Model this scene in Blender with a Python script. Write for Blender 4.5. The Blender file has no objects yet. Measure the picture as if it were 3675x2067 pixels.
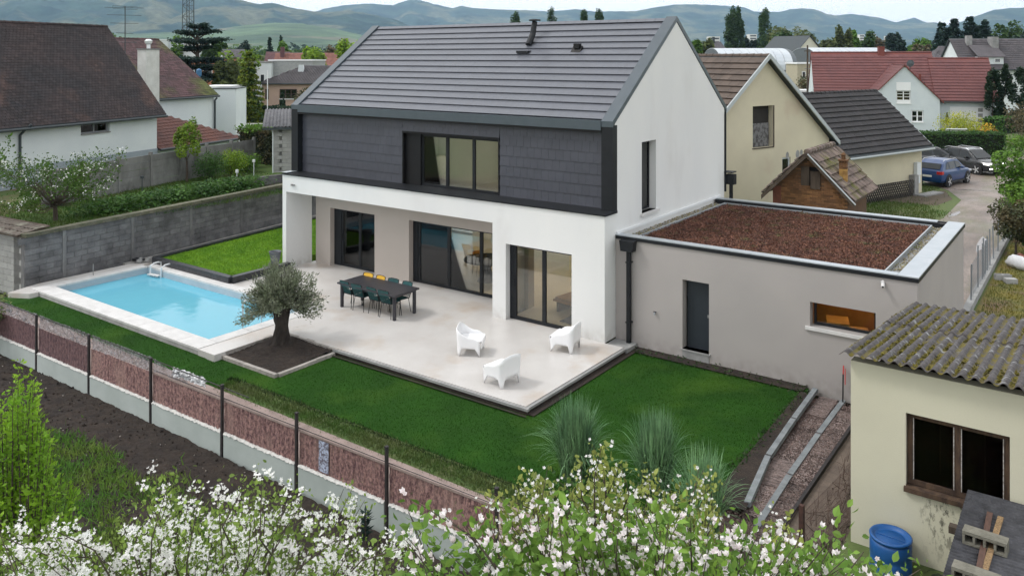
import bpy, math, random
import numpy as np
from mathutils import Vector, Matrix
random.seed(7); rng = np.random.default_rng(7)
S = bpy.context.scene; COL = S.collection
R = math.radians
# ------------------------------------------------------------------ camera, world, sun, exposure
CAM = Vector((10.76, -19.0, 7.6)); FX = 2929.0
RV = Vector((math.cos(R(36)), math.sin(R(36)), 0)); FV = Vector((-math.sin(R(36)), math.cos(R(36)), 0))
cd = bpy.data.cameras.new('camera'); cam = bpy.data.objects.new('camera', cd); COL.objects.link(cam)
cam.location = CAM; cam.rotation_euler = (R(90), 0, R(36))
cd.sensor_width = 36; cd.lens = 36 * FX / 3675; cd.shift_y = -(1033.5 - 205) / 3675
cd.clip_start = .1; cd.clip_end = 60000; S.camera = cam
wd = bpy.data.worlds.new('World'); S.world = wd; wd.use_nodes = True
nt = wd.node_tree; bg = nt.nodes['Background']
sky = nt.nodes.new('ShaderNodeTexSky'); sky.sky_type = 'NISHITA'; sky.sun_disc = False
SUN_EL, SUN_AZ = 52, 215          # azimuth counter-clockwise from +X of where the light comes from
sky.sun_elevation = R(SUN_EL); sky.sun_rotation = R(90 - SUN_AZ); sky.air_density = 1.2; sky.dust_density = 3
hs = nt.nodes.new('ShaderNodeHueSaturation'); hs.inputs['Saturation'].default_value = .30; hs.inputs['Value'].default_value = 1.0
mx = nt.nodes.new('ShaderNodeMix'); mx.data_type = 'RGBA'; mx.inputs[0].default_value = .78
mx.inputs[7].default_value = (12.0, 12.1, 12.2, 1)
nt.links.new(sky.outputs[0], hs.inputs['Color']); nt.links.new(hs.outputs[0], mx.inputs[6]); nt.links.new(mx.outputs[2], bg.inputs[0])
bg.inputs[1].default_value = .11
sl = bpy.data.lights.new('sun', 'SUN'); sl.energy = 1.3; sl.angle = R(10); sl.color = (1, .97, .93)
sun = bpy.data.objects.new('sun', sl); COL.objects.link(sun)
sd = Vector((math.cos(R(SUN_AZ)) * math.cos(R(SUN_EL)), math.sin(R(SUN_AZ)) * math.cos(R(SUN_EL)), math.sin(R(SUN_EL))))
sun.rotation_euler = sd.to_track_quat('Z', 'Y').to_euler()
S.view_settings.view_transform = 'Standard'; S.view_settings.look = 'None'
S.view_settings.exposure = .3; S.view_settings.gamma = 1
cy = S.cycles; cy.use_denoising = True; cy.max_bounces = 6; cy.diffuse_bounces = 3; cy.glossy_bounces = 3
cy.transmission_bounces = 6; cy.transparent_max_bounces = 12; cy.volume_bounces = 4; cy.sample_clamp_indirect = 6
cy.use_adaptive_sampling = True; cy.adaptive_threshold = .02

# ------------------------------------------------------------------ helpers
def pol(px, d, z=0.0):
    """world point at bearing px (columns of the 3675 px photo) and forward distance d"""
    p = CAM + FV * d + RV * ((px - 1837.5) / FX * d); return Vector((p.x, p.y, z))
def az(a):
    """world rotation of a local x axis that heads a degrees right of the camera axis"""
    return R(126 - a)
WMX = {}
def wm(o):
    return WMX.get(o.name, Matrix.Identity(4)) if o else Matrix.Identity(4)
def thing(name, label, cat, loc=(0, 0, 0), rz=0, group=None):
    o = bpy.data.objects.new(name, None); COL.objects.link(o); o.empty_display_size = .2
    o.location = loc; o.rotation_euler = (0, 0, rz); o['label'] = label; o['category'] = cat
    if group: o['group'] = group
    WMX[o.name] = Matrix.Translation(Vector(loc)) @ Matrix.Rotation(rz, 4, 'Z'); return o
def tag(o, label=None, cat=None, group=None, kind=None):
    if label: o['label'] = label
    if cat: o['category'] = cat
    if group: o['group'] = group
    if kind: o['kind'] = kind
    return o
def lnk(name, me, parent=None, mtx=None):
    o = bpy.data.objects.new(name, me); COL.objects.link(o)
    if parent is not None: o.parent = parent
    if mtx is not None: o.matrix_basis = mtx
    WMX[o.name] = wm(parent) @ (mtx if mtx is not None else Matrix.Identity(4)); return o
def dup(o, loc=None, rz=None, label=None, parent=None, scale=None):
    c = o.copy(); COL.objects.link(c)
    if parent: c.parent = parent
    if loc is not None: c.location = loc
    if rz is not None: c.rotation_euler = (0, 0, rz)
    if scale: c.scale = scale
    if label: c['label'] = label
    for ch in o.children: dup(ch, parent=c)
    return c

class MB:
    def __init__(s): s.v = []; s.f = []
    def poly(s, pts):
        n = len(s.v); s.v += [tuple(p) for p in pts]; s.f.append(tuple(range(n, n + len(pts)))); return s
    def ext(s, pts, vec):
        """closed prism of a planar polygon moved along vec"""
        n = len(s.v); k = len(pts); v = Vector(vec); pts = [Vector(p) for p in pts]
        s.v += [tuple(p) for p in pts] + [tuple(p + v) for p in pts]
        s.f.append(tuple(range(n + k - 1, n - 1, -1))); s.f.append(tuple(range(n + k, n + 2 * k)))
        for i in range(k):
            j = (i + 1) % k; s.f.append((n + i, n + j, n + k + j, n + k + i))
        return s
    def box(s, x0, x1, y0, y1, z0, z1, m=None):
        n = len(s.v)
        p = [(x0, y0, z0), (x1, y0, z0), (x1, y1, z0), (x0, y1, z0), (x0, y0, z1), (x1, y0, z1), (x1, y1, z1), (x0, y1, z1)]
        if m is not None: p = [tuple(m @ Vector(q)) for q in p]
        s.v += p
        s.f += [(n, n + 3, n + 2, n + 1), (n + 4, n + 5, n + 6, n + 7), (n, n + 1, n + 5, n + 4), (n + 1, n + 2, n + 6, n + 5), (n + 2, n + 3, n + 7, n + 6), (n + 3, n, n + 4, n + 7)]
        return s
    def path(s, pts, rad, n=6, cap=True):
        pts = [Vector(p) for p in pts]
        if not hasattr(rad, '__len__'): rad = [rad] * len(pts)
        b = len(s.v); up = Vector((0, 0, 1)); prev = None
        for i, p in enumerate(pts):
            t = (pts[min(i + 1, len(pts) - 1)] - pts[max(i - 1, 0)]).normalized()
            a = t.cross(up) if prev is None else prev - t * prev.dot(t)
            if a.length < 1e-3: a = t.cross(Vector((1, 0, 0)))
            a.normalize(); prev = a; c = t.cross(a)
            for k in range(n):
                w = 2 * math.pi * k / n; s.v.append(tuple(p + (a * math.cos(w) + c * math.sin(w)) * rad[i]))
        for i in range(len(pts) - 1):
            for k in range(n):
                q = (k + 1) % n; s.f.append((b + i * n + k, b + i * n + q, b + (i + 1) * n + q, b + (i + 1) * n + k))
        if cap:
            s.f.append(tuple(b + k for k in range(n - 1, -1, -1))); e = b + (len(pts) - 1) * n; s.f.append(tuple(e + k for k in range(n)))
        return s
    def lathe(s, prof, c=(0, 0, 0), n=16, m=None):
        b = len(s.v)
        for r, z in prof:
            for k in range(n):
                w = 2 * math.pi * k / n; p = Vector((c[0] + r * math.cos(w), c[1] + r * math.sin(w), c[2] + z))
                s.v.append(tuple(m @ p if m is not None else p))
        for i in range(len(prof) - 1):
            for k in range(n):
                q = (k + 1) % n; s.f.append((b + i * n + k, b + i * n + q, b + (i + 1) * n + q, b + (i + 1) * n + k))
        s.f.append(tuple(b + k for k in range(n - 1, -1, -1))); e = b + (len(prof) - 1) * n; s.f.append(tuple(e + k for k in range(n)))
        return s
    def wall(s, axis, a0, a1, t0, t1, z0, top, ops=()):
        """wall along axis ('x'/'y') with thickness t0..t1; top = height or [(a,z)..]; ops = (a0,a1,z0,z1)"""
        tp = [(a0, top), (a1, top)] if not hasattr(top, '__len__') else top
        def h(a):
            for (p, q), (p2, q2) in zip(tp, tp[1:]):
                if p - 1e-6 <= a <= p2 + 1e-6: return q + (q2 - q) * (a - p) / max(p2 - p, 1e-6)
            return tp[-1][1]
        cuts = sorted({a0, a1, *[p for p, _ in tp if a0 < p < a1], *[c for o in ops for c in o[:2] if a0 < c < a1]})
        for a, b in zip(cuts, cuts[1:]):
            if b - a < 1e-4: continue
            m = (a + b) / 2; e = 1e-5; op = [o for o in ops if o[0] < m < o[1]]; za = z0; segs = []
            for o in sorted(op, key=lambda o: o[2]):
                if o[2] > za + 1e-4: segs.append((za, za, o[2], o[2]))
                za = o[3]
            segs.append((za, za, h(a + e), h(b - e)))
            for q in segs:
                P = [(a, q[0]), (b, q[1]), (b, q[3]), (a, q[2])]
                if axis == 'x': s.ext([(p, t0, z) for p, z in P], (0, t1 - t0, 0))
                else: s.ext([(t0, p, z) for p, z in P], (t1 - t0, 0, 0))
        return s
    def mesh(s, name, mat, smooth=False):
        me = bpy.data.meshes.new(name); me.from_pydata(s.v, [], s.f); me.materials.append(mat)
        if smooth: me.polygons.foreach_set('use_smooth', [True] * len(me.polygons))
        me.update(); return me
    def build(s, name, mat, parent=None, smooth=False, mtx=None, bevel=0, seg=2):
        o = lnk(name, s.mesh(name, mat, smooth), parent, mtx)
        fix(o.data)
        if bevel:
            b = o.modifiers.new('bevel', 'BEVEL'); b.width = bevel; b.segments = seg; b.limit_method = 'ANGLE'
        return o
import bmesh
def fix(me):
    b = bmesh.new(); b.from_mesh(me); bmesh.ops.recalc_face_normals(b, faces=b.faces[:]); b.to_mesh(me); b.free()
def npmesh(name, V, F, mat, smooth=False):
    V = np.asarray(V, dtype=np.float32); F = np.asarray(F, dtype=np.int32); k = F.shape[1]
    me = bpy.data.meshes.new(name); me.vertices.add(len(V)); me.vertices.foreach_set('co', V.ravel())
    me.loops.add(F.size); me.loops.foreach_set('vertex_index', F.ravel())
    me.polygons.add(len(F)); me.polygons.foreach_set('loop_start', np.arange(0, F.size, k, dtype=np.int32))
    me.polygons.foreach_set('loop_total', np.full(len(F), k, dtype=np.int32))
    me.polygons.foreach_set('use_smooth', np.full(len(F), bool(smooth)))
    me.update(calc_edges=True); me.materials.append(mat); return me
def scat(name, bv, bf, P, M3, sc, mat, smooth=False):
    bv = np.asarray(bv, float); bf = np.asarray(bf, int); P = np.asarray(P, float); N = len(P)
    sc = np.broadcast_to(np.asarray(sc, float), (N,))
    V = np.einsum('nij,vj->nvi', M3, bv) * sc[:, None, None] + P[:, None, :]
    F = bf[None] + (np.arange(N) * len(bv))[:, None, None]
    return npmesh(name, V.reshape(-1, 3), F.reshape(-1, bf.shape[1]), mat, smooth)
def rots(N, up=None, spread=1.0):
    """random rotation matrices; local z near `up` (N,3) with spread, random spin"""
    z = rng.normal(size=(N, 3)) * spread
    if up is not None: z = z + np.asarray(up)
    z /= np.linalg.norm(z, axis=1, keepdims=True) + 1e-9
    a = rng.normal(size=(N, 3)); x = np.cross(a, z); x /= np.linalg.norm(x, axis=1, keepdims=True) + 1e-9
    return np.stack([x, np.cross(z, x), z], axis=2)
def rots_dir(D, spread=.4):
    """local y follows direction D"""
    y = np.asarray(D, float) + rng.normal(size=(len(D), 3)) * spread; y /= np.linalg.norm(y, axis=1, keepdims=True) + 1e-9
    a = rng.normal(size=(len(D), 3)); x = np.cross(a, y); x /= np.linalg.norm(x, axis=1, keepdims=True) + 1e-9
    return np.stack([x, y, np.cross(x, y)], axis=2)
LEAF = ([(0, 0, 0), (.30, .28, .05), (.24, .70, .05), (0, 1, -.02), (-.24, .70, .05), (-.30, .28, .05)], [(0, 1, 2, 3), (0, 3, 4, 5)])
THIN = ([(0, 0, 0), (.13, .5, .03), (0, 1, 0), (-.13, .5, .03)], [(0, 1, 2, 3)])
CLUMP = ([(-.5, -.4, 0), (.5, -.3, .15), (.35, .5, 0), (-.4, .4, .2)], [(0, 1, 2, 3)])

# ------------------------------------------------------------------ materials
def mat(name, col, col2=None, rough=.8, sc=3.0, lo=.35, hi=.65, bump=0.0, bsc=None, metal=0, spec=.5, isl=0.0, obj=0.0, detail=6,
        fine=0.0, fsc=60, stretch=None, col3=None, sc3=.5, lo3=.5, hi3=.7, trans=0.0, emis=None, coat=0, rvar=0.0):
    """procedural principled material: colour noise (col..col2), patches of col3, per-island and per-object value variation"""
    m = bpy.data.materials.new(name); m.use_nodes = True; n = m.node_tree.nodes; L = m.node_tree.links
    b = n['Principled BSDF']; b.inputs['Roughness'].default_value = rough; b.inputs['Metallic'].default_value = metal
    b.inputs['Specular IOR Level'].default_value = spec
    if coat: b.inputs['Coat Weight'].default_value = coat; b.inputs['Coat Roughness'].default_value = .08
    geo = n.new('ShaderNodeNewGeometry'); src = geo.outputs['Position']
    if stretch:
        vm = n.new('ShaderNodeVectorMath'); vm.operation = 'MULTIPLY'; vm.inputs[1].default_value = stretch; L.new(src, vm.inputs[0]); src = vm.outputs[0]
    def nz(scale, det=detail, rgh=.6):
        t = n.new('ShaderNodeTexNoise'); t.inputs['Scale'].default_value = scale; t.inputs['Detail'].default_value = det
        t.inputs['Roughness'].default_value = rgh; L.new(src, t.inputs['Vector']); return t.outputs['Fac']
    def rng_(x, a, c):
        r = n.new('ShaderNodeMapRange'); r.inputs[1].default_value = a; r.inputs[2].default_value = c; L.new(x, r.inputs[0]); return r.outputs[0]
    def mix(f, a, c):
        k = n.new('ShaderNodeMix'); k.data_type = 'RGBA'
        L.new(f, k.inputs[0]) if not isinstance(f, float) else setattr(k.inputs[0], 'default_value', f)
        for i, x in ((6, a), (7, c)):
            if isinstance(x, tuple): k.inputs[i].default_value = (*x, 1)
            else: L.new(x, k.inputs[i])
        return k.outputs[2]
    c = tuple(col)
    if col2: c = mix(rng_(nz(sc), lo, hi), tuple(col), tuple(col2))
    if col3: c = mix(rng_(nz(sc3, 4), lo3, hi3), c, tuple(col3))
    fac = None
    if isl or obj or fine:
        v = n.new('ShaderNodeValue'); v.outputs[0].default_value = 1.0; fac = v.outputs[0]
        def add(x, amt):
            nonlocal fac
            r = n.new('ShaderNodeMapRange'); r.inputs[3].default_value = 1 - amt; r.inputs[4].default_value = 1 + amt; L.new(x, r.inputs[0])
            k = n.new('ShaderNodeMath'); k.operation = 'MULTIPLY'; L.new(fac, k.inputs[0]); L.new(r.outputs[0], k.inputs[1]); fac = k.outputs[0]
        if isl: add(geo.outputs['Random Per Island'], isl)
        if obj:
            oi = n.new('ShaderNodeObjectInfo'); add(oi.outputs['Random'], obj)
        if fine: add(rng_(nz(fsc, 3), .25, .75), fine)
        h = n.new('ShaderNodeHueSaturation'); L.new(fac, h.inputs['Value'])
        if isinstance(c, tuple): h.inputs['Color'].default_value = (*c, 1)
        else: L.new(c, h.inputs['Color'])
        c = h.outputs[0]
    if isinstance(c, tuple): b.inputs['Base Color'].default_value = (*c, 1)
    else: L.new(c, b.inputs['Base Color'])
    if rvar:
        r = n.new('ShaderNodeMapRange'); r.inputs[3].default_value = max(.02, rough - rvar); r.inputs[4].default_value = min(1, rough + rvar)
        L.new(nz(sc * .7, 3), r.inputs[0]); L.new(r.outputs[0], b.inputs['Roughness'])
    if bump:
        bp = n.new('ShaderNodeBump'); bp.inputs['Strength'].default_value = min(1, bump); bp.inputs['Distance'].default_value = .02 * max(1, bump)
        L.new(nz(bsc or sc * 4, 5), bp.inputs['Height']); L.new(bp.outputs[0], b.inputs['Normal'])
    if emis: b.inputs['Emission Color'].default_value = (*emis[:3], 1); b.inputs['Emission Strength'].default_value = emis[3]
    if trans:
        tr = n.new('ShaderNodeBsdfTranslucent'); ms = n.new('ShaderNodeMixShader'); ms.inputs[0].default_value = trans
        if isinstance(c, tuple): tr.inputs[0].default_value = (*c, 1)
        else: L.new(c, tr.inputs[0])
        L.new(b.outputs[0], ms.inputs[1]); L.new(tr.outputs[0], ms.inputs[2]); L.new(ms.outputs[0], n['Material Output'].inputs[0])
    return m
def leafm(name, a, b_=None, isl=.35, trans=.3, sc=1.2, rough=.6, obj=.1):
    return mat(name, a, b_ or tuple(x * .6 for x in a), rough=rough, sc=sc, lo=.4, hi=.6, isl=isl, trans=trans, obj=obj, spec=.3, detail=3)
def glassm(name, tint=(.75, .8, .8), refl=.06, rough=.0):
    m = bpy.data.materials.new(name); m.use_nodes = True; n = m.node_tree.nodes; L = m.node_tree.links
    n.remove(n['Principled BSDF']); t = n.new('ShaderNodeBsdfTransparent'); t.inputs[0].default_value = (*tint, 1)
    g = n.new('ShaderNodeBsdfGlossy'); g.inputs['Roughness'].default_value = rough
    fr = n.new('ShaderNodeFresnel'); fr.inputs[0].default_value = 1.5
    ad = n.new('ShaderNodeMath'); ad.operation = 'ADD'; ad.use_clamp = True; ad.inputs[1].default_value = refl; L.new(fr.outputs[0], ad.inputs[0])
    ms = n.new('ShaderNodeMixShader'); L.new(ad.outputs[0], ms.inputs[0]); L.new(t.outputs[0], ms.inputs[1]); L.new(g.outputs[0], ms.inputs[2])
    L.new(ms.outputs[0], n['Material Output'].inputs[0]); return m
WHITE = mat('white_render', (.73, .73, .715), (.69, .695, .69), rough=.9, sc=.6, bump=.3, bsc=70, fine=.035, fsc=45, col3=(.64, .635, .62), sc3=.8, lo3=.55, hi3=.8, stretch=(1, 1, .4))
TAUPE = mat('taupe_render', (.46, .41, .37), (.43, .385, .345), rough=.9, sc=.8, bump=.3, bsc=90, fine=.04)
GARW = mat('grey_render', (.385, .355, .34), (.355, .33, .318), rough=.9, sc=.6, bump=.3, bsc=90, fine=.05)
ANTH = mat('anthracite_metal', (.010, .0115, .014), (.013, .015, .018), rough=.5, sc=4, spec=.3)
METAL = mat('slate_grey_metal', (.062, .080, .095), (.052, .070, .084), rough=.38, sc=3, spec=.6)
COPE = mat('light_coping_metal', (.42, .45, .48), (.36, .40, .43), rough=.32, sc=2, metal=.35)
TILE = mat('slate_grey_tile', (.112, .119, .140), (.104, .110, .130), rough=.38, sc=1.2, obj=.025, isl=.025, fine=.03, fsc=40, spec=.6)
CLAD = mat('slate_cladding_tile', (.058, .061, .078), (.048, .051, .066), rough=.42, sc=1.5, obj=.04, isl=.04, fine=.06, fsc=40)
BLACK = mat('near_black', (.006, .006, .007), (.009, .009, .010), rough=.55, spec=.3)
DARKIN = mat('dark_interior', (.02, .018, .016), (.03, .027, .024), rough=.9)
GLASS = glassm('window_glass', (.90, .91, .88), .015)
GLASSD = glassm('dark_window_glass', (.42, .45, .45), .08)
STONE = mat('limestone_paving', (.57, .55, .53), (.49, .465, .445), rough=.32, sc=.9, lo=.35, hi=.7, fine=.05, fsc=25, bump=.12, bsc=30, col3=(.44, .36, .29), sc3=.5, lo3=.52, hi3=.72, rvar=.12)
COPSTONE = mat('pale_coping_stone', (.62, .61, .60), (.52, .51, .50), rough=.7, sc=3, fine=.05, bump=.15)
CONC = mat('weathered_concrete', (.20, .20, .20), (.12, .12, .125), rough=.92, sc=1.6, fine=.15, fsc=14, bump=.5, bsc=25, col3=(.055, .055, .055), sc3=.9, lo3=.5, hi3=.75, stretch=(1, 1, .45))
CONCL = mat('grey_concrete', (.30, .30, .295), (.21, .21, .205), rough=.9, sc=2.5, fine=.1, fsc=20, bump=.4, bsc=40, obj=.08)
SOIL = mat('dark_soil', (.032, .022, .016), (.016, .011, .009), rough=.98, sc=3, fine=.4, fsc=18, bump=1.5, bsc=22)
BARK = mat('tree_bark', (.10, .078, .06), (.05, .038, .03), rough=.95, sc=8, bump=1, bsc=30, stretch=(1, 1, .3))
WOOD = mat('weathered_wood', (.10, .075, .055), (.05, .036, .027), rough=.9, sc=6, bump=.5, bsc=40, stretch=(1, 1, .2), obj=.15)
FLOORIN = mat('beige_floor', (.72, .64, .50), (.66, .58, .46), rough=.4, sc=1)
WALLIN = mat('cream_inner_wall', (.84, .80, .66), (.80, .76, .62), rough=.9, sc=1)

def dirt(m, z0, z1, col, amt=.6, sc=5):
    """splash dirt near the foot of a wall: noise patches that thin out upwards"""
    n = m.node_tree.nodes; L = m.node_tree.links; b = n['Principled BSDF']; src = b.inputs['Base Color'].links[0].from_socket
    g = n.new('ShaderNodeNewGeometry'); x = n.new('ShaderNodeSeparateXYZ'); L.new(g.outputs['Position'], x.inputs[0]); a = n.new('ShaderNodeMapRange'); a.interpolation_type = 'SMOOTHSTEP'
    a.inputs[1].default_value = z1; a.inputs[2].default_value = z0; a.inputs[3].default_value = 0; a.inputs[4].default_value = amt; L.new(x.outputs['Z'], a.inputs[0])
    t = n.new('ShaderNodeTexNoise'); t.inputs['Scale'].default_value = sc; t.inputs['Detail'].default_value = 6; L.new(g.outputs['Position'], t.inputs['Vector']); q = n.new('ShaderNodeMapRange'); q.inputs[1].default_value = .35; q.inputs[2].default_value = .65; L.new(t.outputs['Fac'], q.inputs[0])
    k = n.new('ShaderNodeMath'); k.operation = 'MULTIPLY'; L.new(a.outputs[0], k.inputs[0]); L.new(q.outputs[0], k.inputs[1]); w = n.new('ShaderNodeMix'); w.data_type = 'RGBA'; L.new(k.outputs[0], w.inputs[0]); L.new(src, w.inputs[6]); w.inputs[7].default_value = (*col, 1); L.new(w.outputs[2], b.inputs['Base Color'])
dirt(WHITE, -.1, .45, (.42, .39, .35)); dirt(GARW, -.3, .4, (.24, .22, .20), .7)
# ------------------------------------------------------------------ window / tiles / leaf helpers
def win(parent, axis, a0, a1, z0, z1, t, n=1, fw=.05, fm=ANTH, gm=GLASS, dep=.06, name='window', sill=None, bars=0, muntin=0, fr0=None):
    """window in the plane t (y for axis x): frame mesh + pane sub-parts (+ sill)"""
    mb = MB()
    def bx(m, p, q, t0, t1, u, v):
        m.box(p, q, t0, t1, u, v) if axis == 'x' else m.box(t0, t1, p, q, u, v)
    bx(mb, a0, a1, t, t + dep, z0, z0 + fw); bx(mb, a0, a1, t, t + dep, z1 - fw, z1)
    w = (a1 - a0) / n
    xs = [a0 + i * w for i in range(n + 1)]
    for i, x in enumerate(xs):
        p, q = (x, x + fw) if i == 0 else (x - fw, x) if i == n else (x - fw * .7, x + fw * .7)
        bx(mb, p, q, t, t + dep, z0 + fw, z1 - fw)
    for k in range(bars):
        z = z0 + (z1 - z0) * (k + 1) / (bars + 1)
        for i in range(n): bx(mb, xs[i] + fw, xs[i + 1] - fw, t + .01, t + dep - .01, z - fw * .35, z + fw * .35)
    fo = mb.build(name, fm, parent)
    for i in range(n):
        m = MB(); bx(m, xs[i] + fw * .6, xs[i + 1] - fw * .6, t + dep * .45, t + dep * .6, z0 + fw * .8, z1 - fw * .8); m.build('pane', gm, fo)
    if sill: m = MB(); bx(m, a0 - .06, a1 + .06, t - sill[0], t, z0 - sill[1], z0 - .002); m.build('sill', sill[2], fo)
    return fo
def tiles(part, name, mt, O, U, V, lu, lv, tw, tl, th=.025, stag=.5, keep=None, limit=300, jit=0.0, gap=.012, lap=.07, round_=0.0, lift=0.0):
    U = Vector(U).normalized(); V = Vector(V); V = (V - U * V.dot(U)).normalized(); N = U.cross(V); O = Vector(O) + N * lift
    w = tw - gap; l = tl + lap
    if round_:
        v = []; k = 4
        for y, zz in ((0, th), (l, 0)):
            for i in range(k + 1):
                u = i / k; v.append((w * u, y, zz + round_ * math.sin(math.pi * u)))
        f = [(i, i + 1, k + 2 + i, k + 1 + i) for i in range(k)] ; n0 = len(v)
        v += [(0, 0, -.01), (w, 0, -.01)]; f += [(n0, n0 + 1, k, 0)]
        f = [q for q in f]
    else:
        v = [(0, 0, th * .5), (w, 0, th * .5), (w, 0, th), (0, 0, th), (0, l, -.012), (w, l, -.012), (w, l, .002), (0, l, .002)]
        f = [(3, 2, 6, 7), (0, 1, 2, 3), (1, 5, 6, 2), (4, 0, 3, 7), (0, 4, 5, 1)]
    me = npmesh(name, v, f, mt)
    B3 = Matrix((U, V, N)).transposed(); W = wm(part); items = []
    nv = int(lv / tl + 1e-6); nu = int(lu / tw + 1)
    for j in range(nv):
        off = -tw * stag * (j % 2) if stag < 1 else -tw * random.random()
        for i in range(nu + 2):
            u = i * tw + off; y = j * tl; w_ = None
            uu = max(u, 0); w_ = min(u + tw, lu) - uu
            if w_ < tw * .12: continue
            if keep and not keep(uu + w_ / 2, y + tl / 2): continue
            p = O + U * uu + V * y; items.append((((W @ p) - CAM).length, p, w_ / tw))
    items.sort(key=lambda q: q[0])
    def M(p, fw):
        j3 = B3 @ Matrix.Diagonal((fw, 1, 1))
        if jit: j3 = B3 @ Matrix.Diagonal((fw, 1, 1)) @ Matrix.Rotation(random.gauss(0, jit), 3, 'Z') @ Matrix.Rotation(random.gauss(0, jit), 3, 'X')
        return j3, p + N * (random.random() * jit * .3)
    for _, p, fw in items[:limit]:
        j3, q = M(p, fw); lnk(name, me, part, Matrix.Translation(q) @ j3.to_4x4())
    rest = items[limit:]
    if rest:
        ms = [M(p, fw) for _, p, fw in rest]
        o = lnk(name, scat(name, v, f, [tuple(q) for _, q in ms], np.array([[list(r) for r in j3] for j3, _ in ms]), 1.0, mt), part)
        o['kind'] = 'stuff'
    return len(items)
def leaves(name, P, size, mt, parent=None, base=LEAF, up=None, spread=1.0, dirs=None, dsp=.5, var=.35, kind=None, smooth=False):
    P = np.asarray(P, float); N = len(P)
    M = rots_dir(dirs, dsp) if dirs is not None else rots(N, up, spread)
    s = size * (1 + var * rng.normal(size=N)).clip(.4, 1.8)
    return lnk(name, scat(name, base[0], base[1], P, M, s, mt, smooth), parent)
def ell(N, c, r, shell=.55):
    d = rng.normal(size=(N, 3)); d /= np.linalg.norm(d, axis=1, keepdims=True)
    q = shell + (1 - shell) * rng.random((N, 1)) ** .7
    return np.asarray(c) + d * q * np.asarray(r), d
def grid(name, x0, x1, y0, y1, nx, ny, fz, mt, parent=None):
    X, Y = np.meshgrid(np.linspace(x0, x1, nx), np.linspace(y0, y1, ny)); Z = fz(X, Y)
    V = np.stack([X, Y, Z], -1).reshape(-1, 3); i = np.arange((nx - 1) * (ny - 1)); r = i // (nx - 1) * nx + i % (nx - 1)
    return lnk(name, npmesh(name, V, np.stack([r, r + 1, r + nx + 1, r + nx], 1), mt, True), parent)
def vnoise(X, Y, s, seed=0, oct=4):
    """cheap smooth pseudo-noise from rotated sines"""
    r = np.random.default_rng(seed); Z = np.zeros_like(X); a = 1.0; t = 0
    for o in range(oct):
        for k in range(4):
            w = r.uniform(0, 2 * math.pi); f = s * (1.9 ** o) * r.uniform(.7, 1.3); Z = Z + a * np.sin((X * math.cos(w) + Y * math.sin(w)) * f + r.uniform(0, 6.28)) / 4
        t += a; a *= .55
    return Z / t

# ================================================================== THE SETTING
def struct(o, kind='structure'): o['kind'] = kind; return o
GRASSFAR = mat('meadow_grass', (.075, .12, .03), (.10, .12, .04), rough=.95, sc=.25, fine=.2, fsc=6, bump=.6, bsc=8, col3=(.12, .095, .06), sc3=.12, lo3=.5, hi3=.7)
m = MB()
for (x0, x1, y0, y1, z) in ((-14000, 14000, 8.4, 22000, 0), (7.45, 14000, -600, 8.4, 0), (-14000, 7.45, -600, 8.4, -.62)):
    m.poly([(x0, y0, z), (x1, y0, z), (x1, y1, z), (x0, y1, z)])
m.poly([(-14000, 8.4, -.62), (7.45, 8.4, -.62), (7.45, 8.4, 0), (-14000, 8.4, 0)])
m.poly([(7.45, 8.4, -.62), (7.45, -600, -.62), (7.45, -600, 0), (7.45, 8.4, 0)])
struct(m.build('ground', GRASSFAR))
# raised neighbouring garden behind the block wall
GRASSM = mat('mixed_grass', (.045, .10, .014), (.07, .11, .02), rough=.95, sc=1.3, fine=.25, fsc=14, bump=1, bsc=14, col3=(.13, .10, .05), sc3=.35, lo3=.52, hi3=.68)
m = MB(); m.ext([(-18.42, -6.3, -.6), (-20.1, 5, -.6), (-20.9, 12, -.6), (-20.9, 17, -.6), (-90, 17, -.6), (-90, -6.6, -.6)], (0, 0, 2.1))
struct(m.build('raised_garden_ground', GRASSM))
# foreground vegetable garden
def soilz(X, Y):
    return -.45 + .035 * vnoise(X, Y, 2.2, 3) + .03 * vnoise(X, Y, 7, 4) + .012 * rng.normal(size=X.shape) - .1 * np.clip((-14 - X) / 6, 0, 1)
struct(grid('garden_soil', -26, 7.2, -21, -9.12, 440, 200, soilz, SOIL))
N = 9000; X = rng.uniform(-18, 4, N); Y = rng.uniform(-16, -9.2, N)
P = np.stack([X, Y, soilz(X, Y) + .01], 1)
OCT = ([(1, 0, 0), (0, 1, 0), (-1, 0, 0), (0, -1, 0), (0, 0, .8), (0, 0, -.6)], [(0, 1, 4), (1, 2, 4), (2, 3, 4), (3, 0, 4), (1, 0, 5), (2, 1, 5), (3, 2, 5), (0, 3, 5)])
o = lnk('soil_clods', scat('soil_clods', *OCT, P, rots(N), rng.gamma(2, .006, N) + .005, SOIL)); o['kind'] = 'stuff'
PEB = mat('pale_pebble', (.35, .32, .28), (.25, .22, .2), rough=.9, isl=.4)
N = 500; X = rng.uniform(-18, 4, N); Y = rng.uniform(-16, -9.2, N)
o = lnk('scattered_pebbles', scat('scattered_pebbles', *OCT, np.stack([X, Y, soilz(X, Y) + .02], 1), rots(N), rng.uniform(.008, .022, N), PEB)); o['kind'] = 'stuff'
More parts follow.
